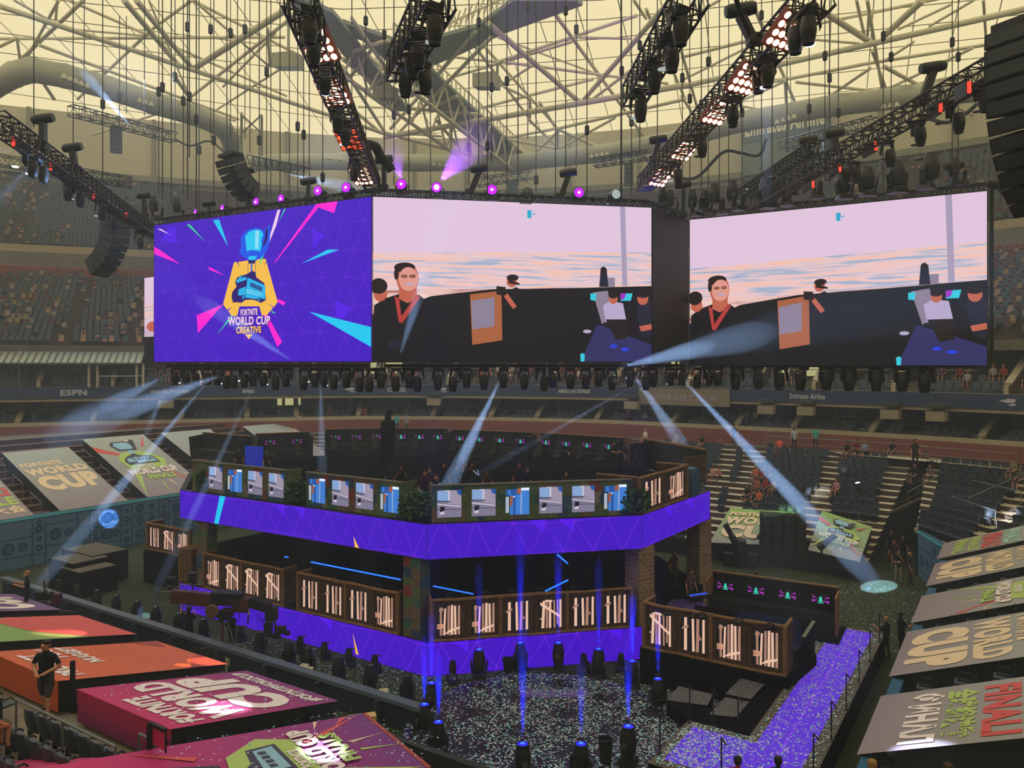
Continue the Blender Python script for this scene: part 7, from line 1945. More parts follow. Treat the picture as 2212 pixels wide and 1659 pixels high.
# the man in black in the near rows
m = person(G(99, 1543, 3.35), R(-8), 'belt', 'person in black t-shirt and grey shorts, hands at the belt, before the orange banner', '0E0E12', '34343C', 0, 0, 1.82, None, True)
m.scale = (1.22, 1.15, 1.04)
def extra_part(o, name, mbx, mats): return mbx.build(name, mats, o, world=False)
mb = MB(); mb.lathe((0, .0, 1.0), [(.15, 0), (.152, .02), (.152, .05), (.148, .06)], 14); extra_part(m, 'belt', mb, mat('belt_black', '0A0A0C', .5))
mb = MB()
for sx in (-.034, .034): mb.lathe((sx, -.098, 1.665), [(.011, 0, 0), (.006, .004, 1), (.001, .005, 1)], 8, axis=(0, -1, 0))
extra_part(m, 'eyes', mb, [mat('eye_white', 'C8C0B8', .3), mat('eye_dark', '14100C', .3)])
mb = MB(); mb.hexa([(-.028, -.104, 1.602), (.028, -.104, 1.602), (.028, -.09, 1.602), (-.028, -.09, 1.602), (-.024, -.106, 1.612), (.024, -.106, 1.612), (.024, -.09, 1.612), (-.024, -.09, 1.612)]); extra_part(m, 'mouth', mb, mat('lip', '7A4238', .5))
mb = MB()
for sx in (-1, 1): mb.lathe((sx * .088, .0, 1.65), [(.02, 0), (.026, .008), (.01, .012)], 8, axis=(sx, 0, 0))
extra_part(m, 'ears', mb, SKIN[0])
person(C(-17.55, 7.35, zE(7.5)) + V2(0, 0, .45), R(150), 'sit', 'person in a red shirt sitting at the edge of the picture in the near seats', 'B4281E', 'A06048', 0, 1)
# camera operators
person(G(58, 1330, 2.2) + V2(0, 0, 0), R(-60), 'op', 'person in dark t-shirt bending over camera gear at the far end of the track', '15171E', '15171E', 0, 2, 1.75)
p = G(408, 1405, .0); person(p, R(-160), 'up', 'person in black gripping the rear of the camera crane', '0C0D12', '0C0D12', 0, 0, 1.85)
p = G(500, 1415, 0); person(p, R(-120), 'op', 'person in black shorts operating the crane camera beside the tripod', '101117', '14151A', 1, 3, 1.8)
# technicians by the east wall
person(G(1914, 1424, 0), R(-150), 'op', 'person in black with fair hair and a black bag by the east wall', '0B0C10', '0B0C10', 0, 2, 1.72)
person(G(1947, 1416, 0), R(100), 'op', 'person in black bending near the east banner, facing the fair-haired one', '0D0E13', '0D0E13', 0, 0, 1.78)
# group in the tunnel mouth
for i, (px, py, rz, k, sh_, pa_, sk, hr, h, lab) in enumerate(((1941, 1261, -20, 'chinhold', '14141A', '8A7A60', 0, 1, 1.85, 'person in khaki trousers with a badge, hand on chin, in the tunnel group'), (1966, 1266, 60, 'stand', '121318', '101116', 0, 2, 1.82, 'bald-looking person in all black at the side of the tunnel group'), (1931, 1232, -30, 'stand', '161318', '9A6A54', 0, 1, 1.75, 'person in shorts behind the khaki trousers in the tunnel group'), (1950, 1222, -10, 'stand', '14141A', '14141A', 0, 0, 1.8, 'dark-haired person in black at the back of the tunnel group'), (1925, 1212, -5, 'stand', '181820', '181820', 1, 1, 1.85, 'person standing deepest in the tunnel'))):
    o = person(G(px, py, 0), R(rz), k, lab, sh_, pa_, sk, hr, h, 'people gathered at the tunnel')
    if i == 0: mb = MB(); mb.box((0.0, -.135, 1.17), (.07, .01, .1)); extra_part(o, 'badge', mb, P_WH)
# crew on the upper deck behind the front booths (heads and shoulders show)
DZ = 5.8
for i, (px, ph, d, rz, k, sk, hr, lab) in enumerate(((916, 1018, 31.5, 40, 'stand', 0, 1, 'person in black peering down at the front corner bush, ginger-haired'), (927, 1012, 32.2, 30, 'stand', 0, 0, 'dark-haired person in black right behind the ginger-haired one'), (939, 1027, 31.2, 50, 'lean', 0, 0, 'young person in black leaning at the corner of the front patchwork booth'),
        (958, 1002, 34.5, 20, 'stand', 1, 0, 'tall person in black standing in the haze beam behind the front booth'), (986, 1008, 34, 0, 'up', 0, 0, 'person raising a hand behind the front patchwork booth'), (1007, 1000, 34.6, -10, 'stand', 0, 1, 'person in black looking up, left of the pair behind the front booth'), (1021, 1001, 34.4, -15, 'phone', 1, 0, 'person in black beside the one looking up, behind the front booth'), (1050, 1020, 33.5, 30, 'lean', 1, 0, 'person in dark red bending behind the front booth'),
        (1122, 1002, 34.2, 0, 'stand', 1, 0, 'person in black right of the middle of the upper deck'), (1138, 1012, 33.6, 40, 'stand', 0, 0, 'person with glasses next to the one right of the deck middle'), (1222, 1020, 33.2, 30, 'lean', 0, 0, 'long-haired person resting both arms on the front booth edge'),
        (842, 1010, 36.0, 180, 'stand', 0, 3, 'person in black with orange back lettering behind the west patchwork booth'), (866, 1022, 35.8, 20, 'phone', 1, 0, 'person holding a lit phone behind the west patchwork booth'), (575, 985, 42, 60, 'stand', 0, 0, 'person beside the blue curtain on the west deck'), (516, 985, 43, 30, 'stand', 1, 0, 'person left of the blue curtain on the west deck'),
        (1325, 956, 44.6, 40, 'lean', 0, 0, 'person in black leaning by the far wooden end panel'), (1352, 958, 44, 60, 'stand', 0, 0, 'person in profile walking right past the far wooden end panel'), (1375, 985, 42, -40, 'stand', 2, 0, 'person with a printed shirt at the far east deck'), (1240, 968, 44, 200, 'op', 0, 1, 'person turned to the far logo monitors'))):
    P = U(px, ph, d); h = 1.75; z = P.z - 1.72
    person(V2(P.x, P.y, DZ), R(rz), k, lab, '101116' if 'red' not in lab else '3A1418', '101116', sk, hr, max(1.5, min(2.0, P.z + .06 - DZ)))
person(G(1633, 1318, 1.0) + V2(0, 0, 0), R(170), 'op', 'person in dark clothes at the east floor booth monitors', '14161C', '14161C', 0, 1)
person(G(1492, 1318, 1.3), R(30), 'stand', 'person in grey with bare legs at the violet round table', '4A3C40', '2A2A30', 0, 0, 1.8)
person(G(1480, 1290, 1.3) + V2(-.2, 1.5), R(30), 'stand', 'person half hidden behind the brick pillar', '2A2226', '1A1A20', 1, 0, 1.8)
# heads at the lower edge
for i, (px, py, d, sh_, sk, hr, lab) in enumerate(((1594, 1640, 19.5, '8A1C16', 0, 3, 'person in a red cap at the bottom edge beneath the runway'), (1681, 1640, 19.5, '101116', 1, 0, 'short-haired head at the bottom edge beneath the runway'), (1925, 1634, 16.5, '101116', 1, 3, 'person in a black cap just under the five-language banner'), (1884, 1648, 16.4, '3A3028', 0, 2, 'person in a tan cap at the bottom edge under the five-language banner'), (2048, 1656, 16.3, '2A2420', 1, 1, 'top of a head at the bottom edge far right'))):
    P = U(px, py, d); z = max(0.0, P.z - 1.72)
    person(V2(P.x, P.y, P.z - 1.68), R(160), 'stand', lab, sh_, '14151A', sk, hr)
    o = bpy.data.objects[-1] if False else None
# spectators, staff and players seen in the stands
SHC = ['8C3A34', '3A4A6A', 'C8C0B4', '4A4A50', '6A2A2A', '2E5A5A', 'B09A80', '22242C', '8A8A90', 'A85A44', '1C1E26', '5A3A5A']
def spect(p, rz, kind, i, where, shirt=None):
    rr = random.Random(i * 13 + 5)
    sh_ = shirt or rr.choice(SHC)
    return person(p, rz, kind, where, sh_, rr.choice(('1E2230', '3A3230', '4A4440', '8A6A54')), rr.choice((0, 0, 1)), rr.choice((0, 1, 1, 2)), 1.7, 'spectators in the lower stands')
rzN = rz_of(C(-25, 30) - V2(18, 55))
NS = [(1684, 968, 'E0604A', 'sit', 'person in an orange shirt high in the north seats'), (1703, 984, 'D8D0C8', 'sit', 'person in a white striped shirt holding a phone in the north seats'), (1666, 972, '14161E', 'sit', 'person in dark clothes left of the orange shirt'), (1830, 978, '181A20', 'sit', 'person in black photographing from the third seat block, left of three'), (1851, 974, '6A2A26', 'sit', 'person in dark red between two others photographing'), (1868, 976, '8A94B0', 'sit', 'person in a pale blue shirt, right of three photographing'),
      (1928, 975, '22242C', 'sit', 'person in a black and white raglan shirt alone on the top row'), (1645, 1018, '14151C', 'sit', 'person in black at the upper end of the orange-lit group'), (1632, 1030, 'C86A4A', 'sit', 'person in coral in the orange-lit group'), (1644, 1034, '8A3A2A', 'sit', 'person with a white cap in the orange-lit group'), (1654, 1056, '9A2A30', 'sit', 'person in a red shirt in the middle of the orange-lit group'), (1671, 1058, 'B08A80', 'sit', 'person in faded pink on the right of the orange-lit group'), (1636, 1056, 'A85A44', 'sit', 'person in rust in the orange-lit group'), (1614, 1072, '181820', 'sit', 'person in black at the left of the orange-lit group'),
      (1626, 1068, '7A4A3A', 'sit', 'person in brown leaning forward in the orange-lit group'), (1640, 1082, 'C8603A', 'sit', 'person in an orange top at the bottom of the orange-lit group'), (1661, 1030, '3A3038', 'sit', 'person in dark grey above the red shirt'), (1807, 1060, 'B0808A', 'sit', 'person in a striped shirt lit by the white beam beside the stairs'), (1540, 1030, 'C0887A', 'sit', 'person in pale pink by the end of the ribbon, left of two'), (1553, 1030, 'B07868', 'sit', 'person in salmon by the end of the ribbon, right of two'),
      (1461, 955, '9A8A80', 'sit', 'person in beige behind the far east booth'), (1476, 958, '5A6A9A', 'sit', 'person in blue behind the far east booth'), (1517, 960, '26282E', 'sit', 'person in dark clothes stretching an arm on the walkway seats'), (1556, 970, 'B06A5A', 'sit', 'person in coral left of the first stairs'), (1394, 948, 'C8C0B8', 'sit', 'person in white with grey hair behind the far booths'),
      (1975, 1030, '101218', 'sit', 'person in black sitting right of the bright seats'), (2010, 1030, '5A5058', 'sit', 'person with reddish hair in the corner seats'), (1985, 1008, '5A6480', 'sit', 'person in grey-blue beside the concrete block'), (2190, 1020, '7A6A50', 'sit', 'person in olive at the picture edge of the corner block'), (2205, 1040, '5A5448', 'sit', 'person in grey at the picture edge below the olive one')]
for i, (px, py, sh_, k, lab) in enumerate(NS):
    f = (lambda P: min(5.2, .55 + .345 * max(0, P.dot(VV) - 47.1)) + .9) if px < 1960 else (lambda P: min(5.2, 2.5 + .35 * max(0, P.x - 23.2)) + .9)
    P = onslope(px, py, f) - ZV * .45
    spect(P, rzN if px < 1960 else R(-75), k, i, lab, sh_)
for i, (px, py, d, sh_, k, lab) in enumerate(((1716, 975, 60.5, 'A8B4C0', 'stand', 'person in a pale grey shirt standing at the dark stair opening'), (1762, 972, 60, '3CB4A8', 'stand', 'person in a turquoise shirt standing on the walkway'), (1586, 966, 63, '1C2A5A', 'stand', 'person in navy standing at the red wall under the bright beam'), (1340, 908, 69.5, 'D8C890', 'up', 'person in cream raising a phone in the suites under the name board'),
        (1977, 1010, 54, '2A2A30', 'stand', 'person in black beside the concrete block on the walkway'), (646, 935, 66, 'D8C8B8', 'up', 'person in white filming beside the black tower on the west'), (857, 935, 70, '3A9AA0', 'stand', 'person in turquoise behind the black tower'), (878, 935, 70, '8A8088', 'stand', 'person in grey and white behind the black tower'))):
    P = G(px, py, 5.6) if i not in (3,) else U(px, py, 71.5)
    if i == 3: P = ring(ring_s(1340), 1.8, 6.7)
    P = V2(P.x, P.y, 5.6 if i != 3 else 6.7)
    person(P, R(0), k, lab, sh_, '22242C', 0, 0, 1.75)
# suites
rr = random.Random(11); ks = 0
for lv, px0, px1, n in ((1, 330, 500, 14), (1, 760, 900, 9), (1, 1000, 1140, 7), (1, 1190, 1330, 14), (1, 1345, 1560, 26), (1, 1600, 1720, 5), (1, 1960, 2212, 7), (0, 1590, 1650, 3), (0, 700, 900, 4), (0, 1330, 1400, 3)):
    for i in range(n):
        px = lerp(px0, px1, (i + rr.uniform(.1, .9)) / n); s = ring_s(px); o_2, dz = rr.choice(((1.0, 0), (2.1, .4)))
        p = ring(s, o_2, (9.9 if lv else 6.3) + dz + .42); q = ring(s, o_2 - 1, 0)
        person(p, rz_of(V2(q.x - p.x, q.y - p.y)), 'sit', 'small %s spectator in the %s suite row, %s counted from the west' % (('seated',)[0], 'upper' if lv else 'lower', ORD[ks] if ks < 80 else 'last'), rr.choice(SHC), '2A2A30', rr.choice((0, 1)), rr.choice((0, 1, 2)), 1.7, 'spectators in the suites')
        ks += 1
# crowd far up: clusters on the middle and top decks, nobody could count them
def crowd(name, o0, z0, o1, z1, rows, sa, sb, dens, seed, label):
    rr = random.Random(seed); mb = MB()
    CM = [mat('crowd_' + c, c, .85) for c in ('5A4438', '8A7C70', '3A4252', '5C302E', '8A7858', '445C62')] + [SKIN[0], HAIR[0]]
    cl = [(rr.uniform(sa, sb), rr.uniform(0, rows), rr.uniform(1.0, 4.0)) for _ in range(14)]
    for k in range(rows):
        f = (k + .5) / rows; off_, z = lerp(o0, o1, f), lerp(z0, z1, k / rows); sc = 1 + off_ / 75; s = sa
        while s < sb:
            w = max(math.exp(-(((s - c[0]) / c[2]) ** 2 + ((k - c[1]) / 3.2) ** 2)) for c in cl)
            if rr.random() < dens * (.12 + w):
                p = ring(s, off_ - .1, z); t_ = (ring(s + .1, off_, z) - ring(s, off_, z)).normalized(); n_ = (ring(s, off_ + .1, z) - ring(s, off_, z)).normalized(); c_ = rr.randrange(6)
                h0 = .45
                mb.hexa([p + t_ * a + n_ * b + ZV * c for a, b, c in ((-.2, -.08, h0), (.2, -.08, h0), (.18, .12, h0), (-.18, .12, h0), (-.19, -.06, h0 + .5), (.19, -.06, h0 + .5), (.17, .1, h0 + .5), (-.17, .1, h0 + .5))], c_)
                mb.hexa([p + t_ * a + n_ * b + ZV * c for a, b, c in ((-.16, -.5, .38), (.16, -.5, .38), (.16, 0, .42), (-.16, 0, .42), (-.16, -.5, .54), (.16, -.5, .54), (.16, 0, .58), (-.16, 0, .58))], rr.choice((2, 0, 6)))
                mb.lathe(p + ZV * (h0 + .52), [(.06, 0, 6), (.1, .08, 6), (.11, .16, 7), (.06, .26, 7)], 6)
            s += .58 / sc
    tag(mb.build(name, CM), label, 'crowd', kind='stuff')
crowd('crowd', 2.2, 13.6, 22, 21.6, 20, WL[0], WL[1], .4, 1, 'scattered crowd sitting in the west middle deck')
crowd('crowd', 2.2, 13.6, 22, 21.6, 20, WR[0], WR[1], .95, 2, 'dense crowd sitting in the east middle deck')
crowd('crowd', 24, 25, 44, 37, 24, TL[0], TL[1], .2, 3, 'thin crowd sitting in the west top deck')
crowd('crowd', 24, 25, 44, 37, 24, TR[0], TR[1], .25, 4, 'thin crowd sitting in the east top deck')
# ---------------------------------------------------------------- camera crane
P0 = G(481, 1434, 0)
t = thing('camera_crane', 'long dark maroon camera crane on a tripod in front of the lower ribbon', 'crane', tuple(P0))
d0 = P0.y
def K(x, y, dd=0.0): return U(340 + x / 7.373, 1230 + y / 7.373, d0 + dd)
MAR = mat('crane_maroon', '4A2620', .45, spec=.5); CRB = mat('crane_brown', '5A4636', .6)
mb = MB(); mb.bar(K(250, 430), K(890, 500), .45, .42); mb.bar(K(250, 335), K(890, 395), .3, .05); mb.build('rear_arm', MAR, t)
mb = MB(); mb.bar(K(880, 440), K(1350, 470), .5, .5); mb.bar(K(890, 395), K(1215, 405), .5, .06, 1); mb.build('centre_housing', [BLACK, CRB], t)
mb = MB(); mb.bar(K(1220, 520), K(1470, 540), .4, .42); mb.bar(K(1040, 640), K(1450, 655), .3, .1); mb.build('front_arm', MAR, t)
mb = MB(); mb.lathe(K(885, 655, -.35), [(.26, 0), (.28, .05), (.28, .14), (.24, .18)], 8, axis=(0, -1, 0)); mb.build('counterweight_disc', CRB, t)
mb = MB(); mb.tube([K(1000, 700), K(1030, 830)], .12, 8); mb.bar(K(960, 700), K(1180, 760), .3, .25); mb.build('pivot', BLACK, t)
mb = MB(); mb.tube([K(1035, 800), P0 + ZV * .02], .065, 8); mb.build('column', CRB, t)
for a, b in (((1050, 830), (1240, 1510)), ((1120, 840), (1330, 1520)), ((1000, 830), (760, 1480)), ((1040, 1200), (700, 1260)), ((980, 1290), (1450, 1155)), ((1140, 1190), (1250, 1540))):
    mb = MB(); mb.tube([K(*a, dd=-.2), K(*b, dd=-.3)], .022, 6); mb.build('tripod_leg', RAIL, t)
mb = MB(); mb.tube([K(60, 350), K(100, 540), K(220, 520)], .02, 6); mb.tube([K(240, 270), K(150, 270), K(145, 540)], .02, 6); mb.tube([K(60, 350), K(230, 360)], .02, 6); mb.tube([K(50, 560), K(520, 610), K(930, 650)], .014, 5); mb.tube([K(230, 330), K(380, 240), K(700, 240)], .02, 6); mb.build('handle_frame', RAIL, t)
mb = MB(); mb.box(tuple(K(560, 120)), (.28, .25, .35)); mb.box(tuple(K(220, 150)), (.3, .2, .14)); mb.tube([K(220, 150), K(320, 300)], .02, 5); mb.tube([K(560, 150), K(560, 330)], .03, 5); mb.build('monitor_bracket', BLACK, t)
mb = MB(); mb.bar(K(1470, 520), K(1800, 620), .3, .35); mb.box(tuple(K(1820, 700)), (.45, .35, .5)); mb.box(tuple(K(1770, 950)), (.28, .3, .55)); mb.bar(K(1850, 640), K(1900, 1100), .07); h = mb.build('remote_head', BLACK, t)
mb = MB(); mb.box(tuple(K(1960, 960)), (.42, .25, .25)); mb.lathe(K(2030, 1000), [(.09, 0), (.1, .18), (.11, .2)], 10, axis=(.9, -.4, -.1)); mb.box(tuple(K(1900, 1060)), (.3, .2, .15)); mb.build('camera', BLACK, h)
for i, (a, b, c) in enumerate((((1580, 700), (1600, 840), (1700, 760)), ((1620, 690), (1650, 830), (1740, 780)), ((1280, 660), (1310, 760), (1270, 840)), ((1680, 800), (1690, 900), (1740, 960)), ((380, 240), (450, 330), (480, 240)), ((480, 240), (660, 330), (660, 240)))):
    mb = MB(); mb.tube([K(*a), K(*b), K(*c)], .014, 5); mb.build('cable_loop', CBL, t)
mb = MB(); mb.bar(K(1455, 620), K(1455, 720), .06); mb.bar(K(1450, 720), K(1440, 870), .05, .05, 1); mb.build('hanging_strap', [P_WH, BLACK], t)
# small tripod camera gear at the far end of the track
P1 = G(100, 1335, 1.2); t = thing('camera_rig', 'cluttered camera rig on a pedestal beside the bending operator', 'camera', tuple(P1))
mb = MB(); mb.tube([P1 - ZV * 1.2, P1 + ZV * .3], .1, 8); mb.box(tuple(P1 + ZV * .5), (.8, .5, .35)); mb.build('pedestal', BLACK, t)
mb = MB(); mb.box(tuple(P1 + V2(-.2, 0, .95)), (.35, .3, .35)); mb.lathe(P1 + V2(0, 0, 1.0), [(.1, 0), (.12, .3)], 10, axis=(1, -.2, .1)); mb.build('camera', BLACK, t)
mb = MB(); mb.box(tuple(P1 + V2(.45, 0, .8)), (.3, .3, .5)); mb.tube([P1 + V2(0, 0, .6), P1 + V2(-.1, 0, 1.6)], .04, 6); mb.bar(P1 + V2(-.6, -.1, .2), P1 + V2(1.2, -.1, .3), .08); mb.build('side_gear', MAR, t)
P2 = G(2010, 1245, 0); t = thing('broadcast_camera', 'dark broadcast camera on a tripod in front of the tunnel banner', 'camera', tuple(P2))
mb = MB(); mb.lathe(P2 + V2(0, 0, 1.35), [(.2, 0), (.34, .1), (.36, .45), (.28, .6), (.1, .66)], 10); mb.build('hood', mat('hood_grey', '2A2A28', .8), t)
mb = MB()
for a in (0, 2.1, 4.2): mb.tube([P2 + ZV * 1.2, P2 + V2(.5 * math.cos(a), .5 * math.sin(a), .05)], .035, 5)
mb.box(tuple(P2 + ZV * 1.25), (.4, .5, .4)); mb.build('tripod', BLACK, t)

# ---------------------------------------------------------------- floor lamps
for i, (px, yb, s) in enumerate(((128, 1286, .85), (166, 1296, .85), (209, 1309, .85), (251, 1321, .85), (296, 1334, .85), (337, 1347, .85), (386, 1362, .85), (440, 1377, .88), (562, 1412, .98), (624, 1437, .98), (665, 1450, .98), (732, 1470, .98), (800, 1490, .98), (880, 1514, .98))):
    lamp('up', G(px, yb, 0), R(-33 + (i * 37) % 50), False, 'unlit black moving head on the turf, %s from the west along the low barrier' % ORD[i], s, 'dark lamps on the turf')
for i, (px, yb) in enumerate(((523, 1388), (652, 1412), (704, 1426), (757, 1440), (813, 1455))):
    lamp('dark', G(px, yb, 0), R(150), False, 'small black floor lamp against the lower ribbon, %s from the west' % ORD[i], .75, 'small lamps at the lower ribbon')
BLU = [(1035, 1464, 1.12), (1124, 1447, 1.1), (1206, 1447, 1.1), (1293, 1463, 1.12), (1366, 1487, 1.05), (1421, 1530, 1.1), (1357, 1652, 1.2), (1129, 1690, 1.15), (1255, 1690, 1.15), (947, 1632, 1.1), (917, 1592, 1.12), (932, 1540, 1.1)]
BN = ['behind the round floor, westmost of the rear arc', 'second of the rear arc behind the round floor', 'third of the rear arc behind the round floor', 'fourth of the rear arc behind the round floor', 'at the corner where the east booth begins', 'alone beside the black risers', 'tallest one on the near side, next to the bucket', 'cut by the picture bottom, west one', 'cut by the picture bottom, middle one', 'lowest of the three on the west rim', 'middle of the three on the west rim', 'highest of the three on the west rim']
BT = []
for i, (px, yb, s) in enumerate(BLU):
    p = G(px, yb, .31 if i not in (5, 9, 10, 11) else .0); lamp('blue', p, R(i * 40), False, 'blue-lit moving head %s' % BN[i], s, 'blue-lit lamps around the round floor'); BT.append(p + ZV * .97 * s)
for i, (px, yb, z, h) in enumerate(((1098, 1450, .31, .45), (1308, 1645, .31, .65), (1420, 1545, .0, .55))):
    p = G(px, yb, z); mb = MB(); mb.lathe(p, [(.17, 0), (.22, h), (.24, h), (.24, h + .03), (.2, h + .03), (.19, h - .1)], 12)
    tag(mb.build('bucket', BLACK, None, True), ('small black bucket behind the rear edge of the round floor', 'black bucket left of the tallest near blue lamp', 'black bucket at the foot of the lone blue lamp')[i], 'bucket')
for i, (px, yb) in enumerate(((977, 1478), (1272, 1457), (1340, 1452))):
    lamp('dark2', G(px, yb, 0), R(90 * i), False, ('small dark lamp at the foot of the front ribbon, west of the rear arc', 'small dark lamp between the third and fourth rear blue lamps', 'small dark lamp by the east end of the front ribbon')[i], .7, 'small lamps at the lower ribbon')
for i, (px, py, z) in enumerate(((970, 1290, 2.95), (1050, 1286, 2.95), (1105, 1283, 2.95), (1165, 1278, 2.95), (1240, 1274, 2.95), (510, 1200, 3.0), (590, 1220, 3.0), (715, 1247, 3.0), (758, 1255, 3.0), (815, 1270, 3.0), (1447, 1326, 3.0), (1520, 1333, 3.0), (1600, 1345, 3.0), (1668, 1356, 3.0))):
    p = onslope(px, py + 4, lambda P: z); mb = MB(); p = p + V2(.0, .25, -.05)
    mb.tube([p + V2(-.16, 0, 0), p + V2(-.14, 0, .14), p + V2(0, 0, .2), p + V2(.14, 0, .14), p + V2(.16, 0, 0)], .03, 6); mb.bar(p + V2(-.16, .05, 0), p + V2(.16, .05, 0), .1, .08)
    tag(mb.build('headset_stand', BLACK), 'small black chair top showing over a wooden booth, %s in turn' % ORD[i], 'chair', 'black chair tops behind the booths')

# ---------------------------------------------------------------- show lights and added cool fill
def spot(name, p, q, energy, color, ang, rad=.12, blend=.25, fall='Linear'):
    l = bpy.data.lights.new(name, 'SPOT'); l.energy = energy; l.use_nodes = True
    nt = l.node_tree; em = nt.nodes['Emission']; lf = nt.nodes.new('ShaderNodeLightFalloff'); lf.inputs['Strength'].default_value = 1.0; nt.links.new(lf.outputs[fall], em.inputs['Strength'])
    l.color = color; l.spot_size = ang; l.spot_blend = blend; l.shadow_soft_size = rad
    o = bpy.data.objects.new(name, l); COL.objects.link(o); o.location = p; o.rotation_euler = (Vector(q) - Vector(p)).to_track_quat('-Z', 'Y').to_euler(); return o
BEAMM = {}
def beam(p, q, r0, r1, e, color, dens, label, gap=.4, fall='Linear'):
    """haze caught in a lamp's beam: a cone of denser smoke lit by a real spot"""
    p, q = Vector(p), Vector(q); d = (q - p).normalized(); p = p + d * gap; L = (q - p).length
    half = math.atan((r1 - r0) / L)
    back = r0 / math.tan(half)
    t = thing('light_beam', label, 'light beam', tuple(p), 0, 'light beams in the haze')
    for i, (L1, tp, k) in enumerate(((1.0, .62, .4), (.66, .3, .6))):
        key = round(dens * k, 5)
        if key not in BEAMM:
            m = bpy.data.materials.new('beam_smoke'); m.use_nodes = True; nt = m.node_tree; nt.nodes.clear()
            o_ = nt.nodes.new('ShaderNodeOutputMaterial'); v = nt.nodes.new('ShaderNodeVolumeScatter'); v.inputs['Density'].default_value = dens * k; v.inputs['Color'].default_value = (1, 1, 1, 1); v.inputs['Anisotropy'].default_value = 0
            nt.links.new(v.outputs[0], o_.inputs['Volume']); BEAMM[key] = m
        mb = MB(); fs = [0, tp * L1] + [tp * L1 + (1 - tp) * L1 * x for x in (.35, .6, .8, .93, 1)]
        sc_ = [1, 1, .95, .85, .65, .4, .03]
        mb.tube([lerp(p, q, f) + d * .05 * (f == 0) for f in fs], [lerp(r0, r1, f) * k2 for f, k2 in zip(fs, sc_)], 14)
        bo = mb.build('beam_section', BEAMM[key], t)
        bm = bmesh.new(); bm.from_mesh(bo.data); bmesh.ops.recalc_face_normals(bm, faces=bm.faces); bm.to_mesh(bo.data); bm.free()
    spot('beam_lamp', p - d * 0.0, q, e, color, 2 * math.atan(r1 / L) * 1.02, .05, .15, fall)
WB = (.36, .58, 1.0)
BM = [((375, 803), (130, 930), 26, 24, .09, 1.3, 600, 'faint wide white beam slanting west under the logo screen'), ((500, 802), (90, 955), 26, 22, .1, 1.5, 1000, 'broad blue-white beam reaching the west edge under the press booth'), ((463, 806), (75, 1275), 28, 34, .09, 1.0, 3200, 'strong beam crossing the trophy banner to the black crates'),
      ((372, 806), (305, 960), 26, 34, .07, .45, 900, 'short thin beam under the west end of the logo screen'), ((563, 803), (330, 1290), 27, 36, .08, .75, 1500, 'thin beam ending on the turf left of the lower wooden booths'), ((692, 806), (697, 1045), 27, 38, .1, .75, 900, 'upright beam falling onto the west deck'), ((650, 793), (420, 640), 29.5, 27.0, .08, .9, 900, 'beam from under the logo screen pointing up across its yellow shield'),
      ((857, 790), (925, 570), 27.6, 26.0, .08, .8, 900, 'beam rising across the man in glasses on the video screen'), ((1090, 801), (945, 1100), 27.4, 32, .09, 1.1, 2600, 'strong beam falling behind the front patchwork booth'), ((1326, 796), (1680, 712), 28.6, 23, .1, 1.5, 1500, 'broad beam crossing the dark side panel to the east screen'), ((1365, 804), (1480, 970), 28, 55, .1, 1.5, 1500, 'thin beam reaching the seats behind the far east booth'),
      ((1459, 803), (1900, 1270), 28.6, 42, .09, 1.9, 4200, 'long strong beam falling over the north seats to the tunnel turf'), ((1365, 835), (1005, 1040), 55, 33, .1, .45, 2600, 'long thin grey beam falling from the east suites to the front booth'), ((1655, 128), (1655, 440), 16.9, 19, .09, .45, 900, 'vertical white beam from the east blinder truss'), ((292, 284), (175, 150), 64, 60, .2, 1.2, 3500, 'distant beam rising from the grey truss under the duct'),
      ((73, 353), (-20, 455), 24, 20, .07, .45, 500, 'beam from the west red strip truss leaving at the picture edge'), ((52, 328), (-30, 320), 23, 20, .05, .35, 260, 'thin level beam from the west red strip truss'), ((623, 376), (775, 410), 62, 50, .15, 1.4, 2200, 'distant blue beam behind the blinder truss'), ((1862, 1055), (1790, 1010), 50, 58, .1, .6, 300, 'short beam from the upright follow spot')]
for a, b, d1, d2, r0, r1, e, lab in BM:
    beam(U(*a, d1), U(*b, d2), r0, max(r1 * .42, r0 * 1.6), e * 7, WB, .03, lab)
for i, (p, top) in enumerate(zip(BT, (3.2, 4.6, 4.6, 3.4, 2.4, 2.4, 2.4, 3.6, 2.4, 2.2, 2.2, 2.4))):
    beam(p + ZV * .03, p + ZV * top, .1, .1 + top * .035, (900, 2200, 2200, 1200, 3500, 1200, 1400, 2000, 700, 1600, 1500, 1500)[i] * 9, (.0, .012, 1.0), .08, 'upright blue beam from the lamp %s' % BN[i], .02, 'Quadratic')
for a, b, d1, d2, r0, r1, e in (((944, 400), (1045, 285), 28.3, 36, .15, 1.2, 2500), ((869, 395), (840, 300), 28.3, 34, .12, .8, 900)):
    beam(U(*a, d1), U(*b, d2), r0, r1, e * 12, (.45, .1, 1.0), .02, 'violet beam rising from the %s wash light' % ('brightest' if a[0] > 900 else 'first'), .4, 'Quadratic')
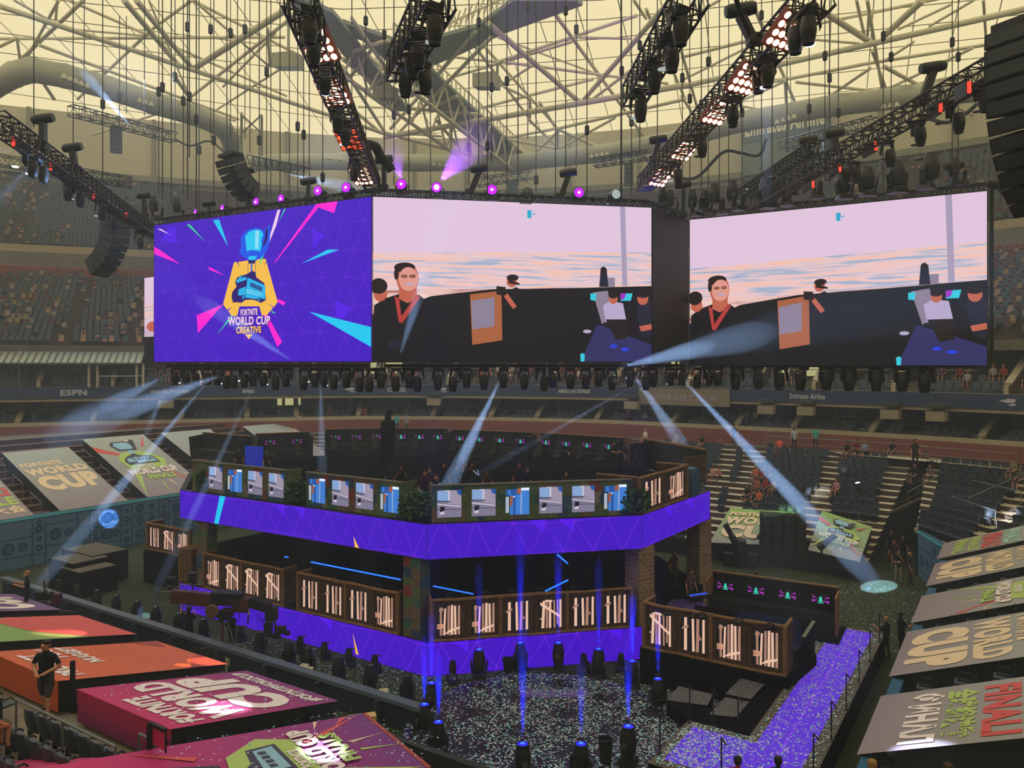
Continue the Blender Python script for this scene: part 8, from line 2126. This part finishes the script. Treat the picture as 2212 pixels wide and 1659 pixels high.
for (px, py, z, e) in ((120, 160, 38, 1), (700, 345, 38, 1), (1300, 330, 38, 1), (1900, 225, 38, 1), (1000, 30, 38, 1.0)):  # added cool fill lights without fixtures, offsetting the yellow light from the roof
    P = lerp(G(px, py, z), V2(-8, 38, 38), .35) - ZV * 4 if px != 1000 else V2(-10, 22, 36)
    l = bpy.data.lights.new('cool_fill_light', 'AREA'); l.shape = 'DISK'; l.size = 5; l.energy = 1700 * e; l.color = (.66, .80, 1.0)
    o = bpy.data.objects.new('cool_fill_light', l); COL.objects.link(o); o.location = P; o.rotation_euler = (V2(-8, 38, 2) * .5 + V2(P.x, P.y, 0) * .5 - P).to_track_quat('-Z', 'Y').to_euler()

LB_ = [U(900, 796, 27.6), U(1300, 797, 28.6), U(1160, 797, 28.3), U(560, 797, 32)]
for (px, py, z, k, e, r_, c) in ((470, 1556, 3.2, 0, 1500, .7, (1, .92, .95)), (690, 1648, 3.1, 0, 1500, .65, (.7, .85, 1)), (1985, 1618, 3.3, 1, 2600, .8, (.6, .66, 1)), (478, 1402, 3.1, 0, 1100, .7, (1, .75, .45)), (130, 1368, 3.2, 3, 1300, .8, (1, .5, .4)), (1700, 1118, 2.2, 1, 2600, 1.1, (.5, 1, .4)), (1787, 1078, 2.8, 1, 5000, .9, (.8, .95, 1)), (2150, 1108, 4.0, 1, 5000, .8, (.75, .85, 1)), (1840, 1010, 5.0, 1, 3500, .8, (.7, .8, 1)), (395, 1437, 3.0, 0, 700, .25, (1, .7, .3))):
    q = G(px, py, z); p = LB_[k]; spot('show_spot', p, q, e * 1.5, c, 2 * math.atan(r_ / (q - p).length), .05, .7)
# ---------------------------------------------------------------- show haze filling the hall
HZ = bpy.data.materials.new('show_haze'); HZ.use_nodes = True
nt = HZ.node_tree; nt.nodes.clear()
o_ = nt.nodes.new('ShaderNodeOutputMaterial'); vs = nt.nodes.new('ShaderNodeVolumeScatter')
vs.inputs['Color'].default_value = (.78, .88, 1.0, 1); vs.inputs['Density'].default_value = 0.0019; vs.inputs['Anisotropy'].default_value = 0.3
nt.links.new(vs.outputs[0], o_.inputs['Volume'])
HZ.cycles.homogeneous_volume = True
mb = MB(); mb.box((0, 50, 22), (190, 170, 46))
tag(mb.build('haze', HZ), 'thin theatrical haze filling the whole hall', 'haze', kind='stuff')
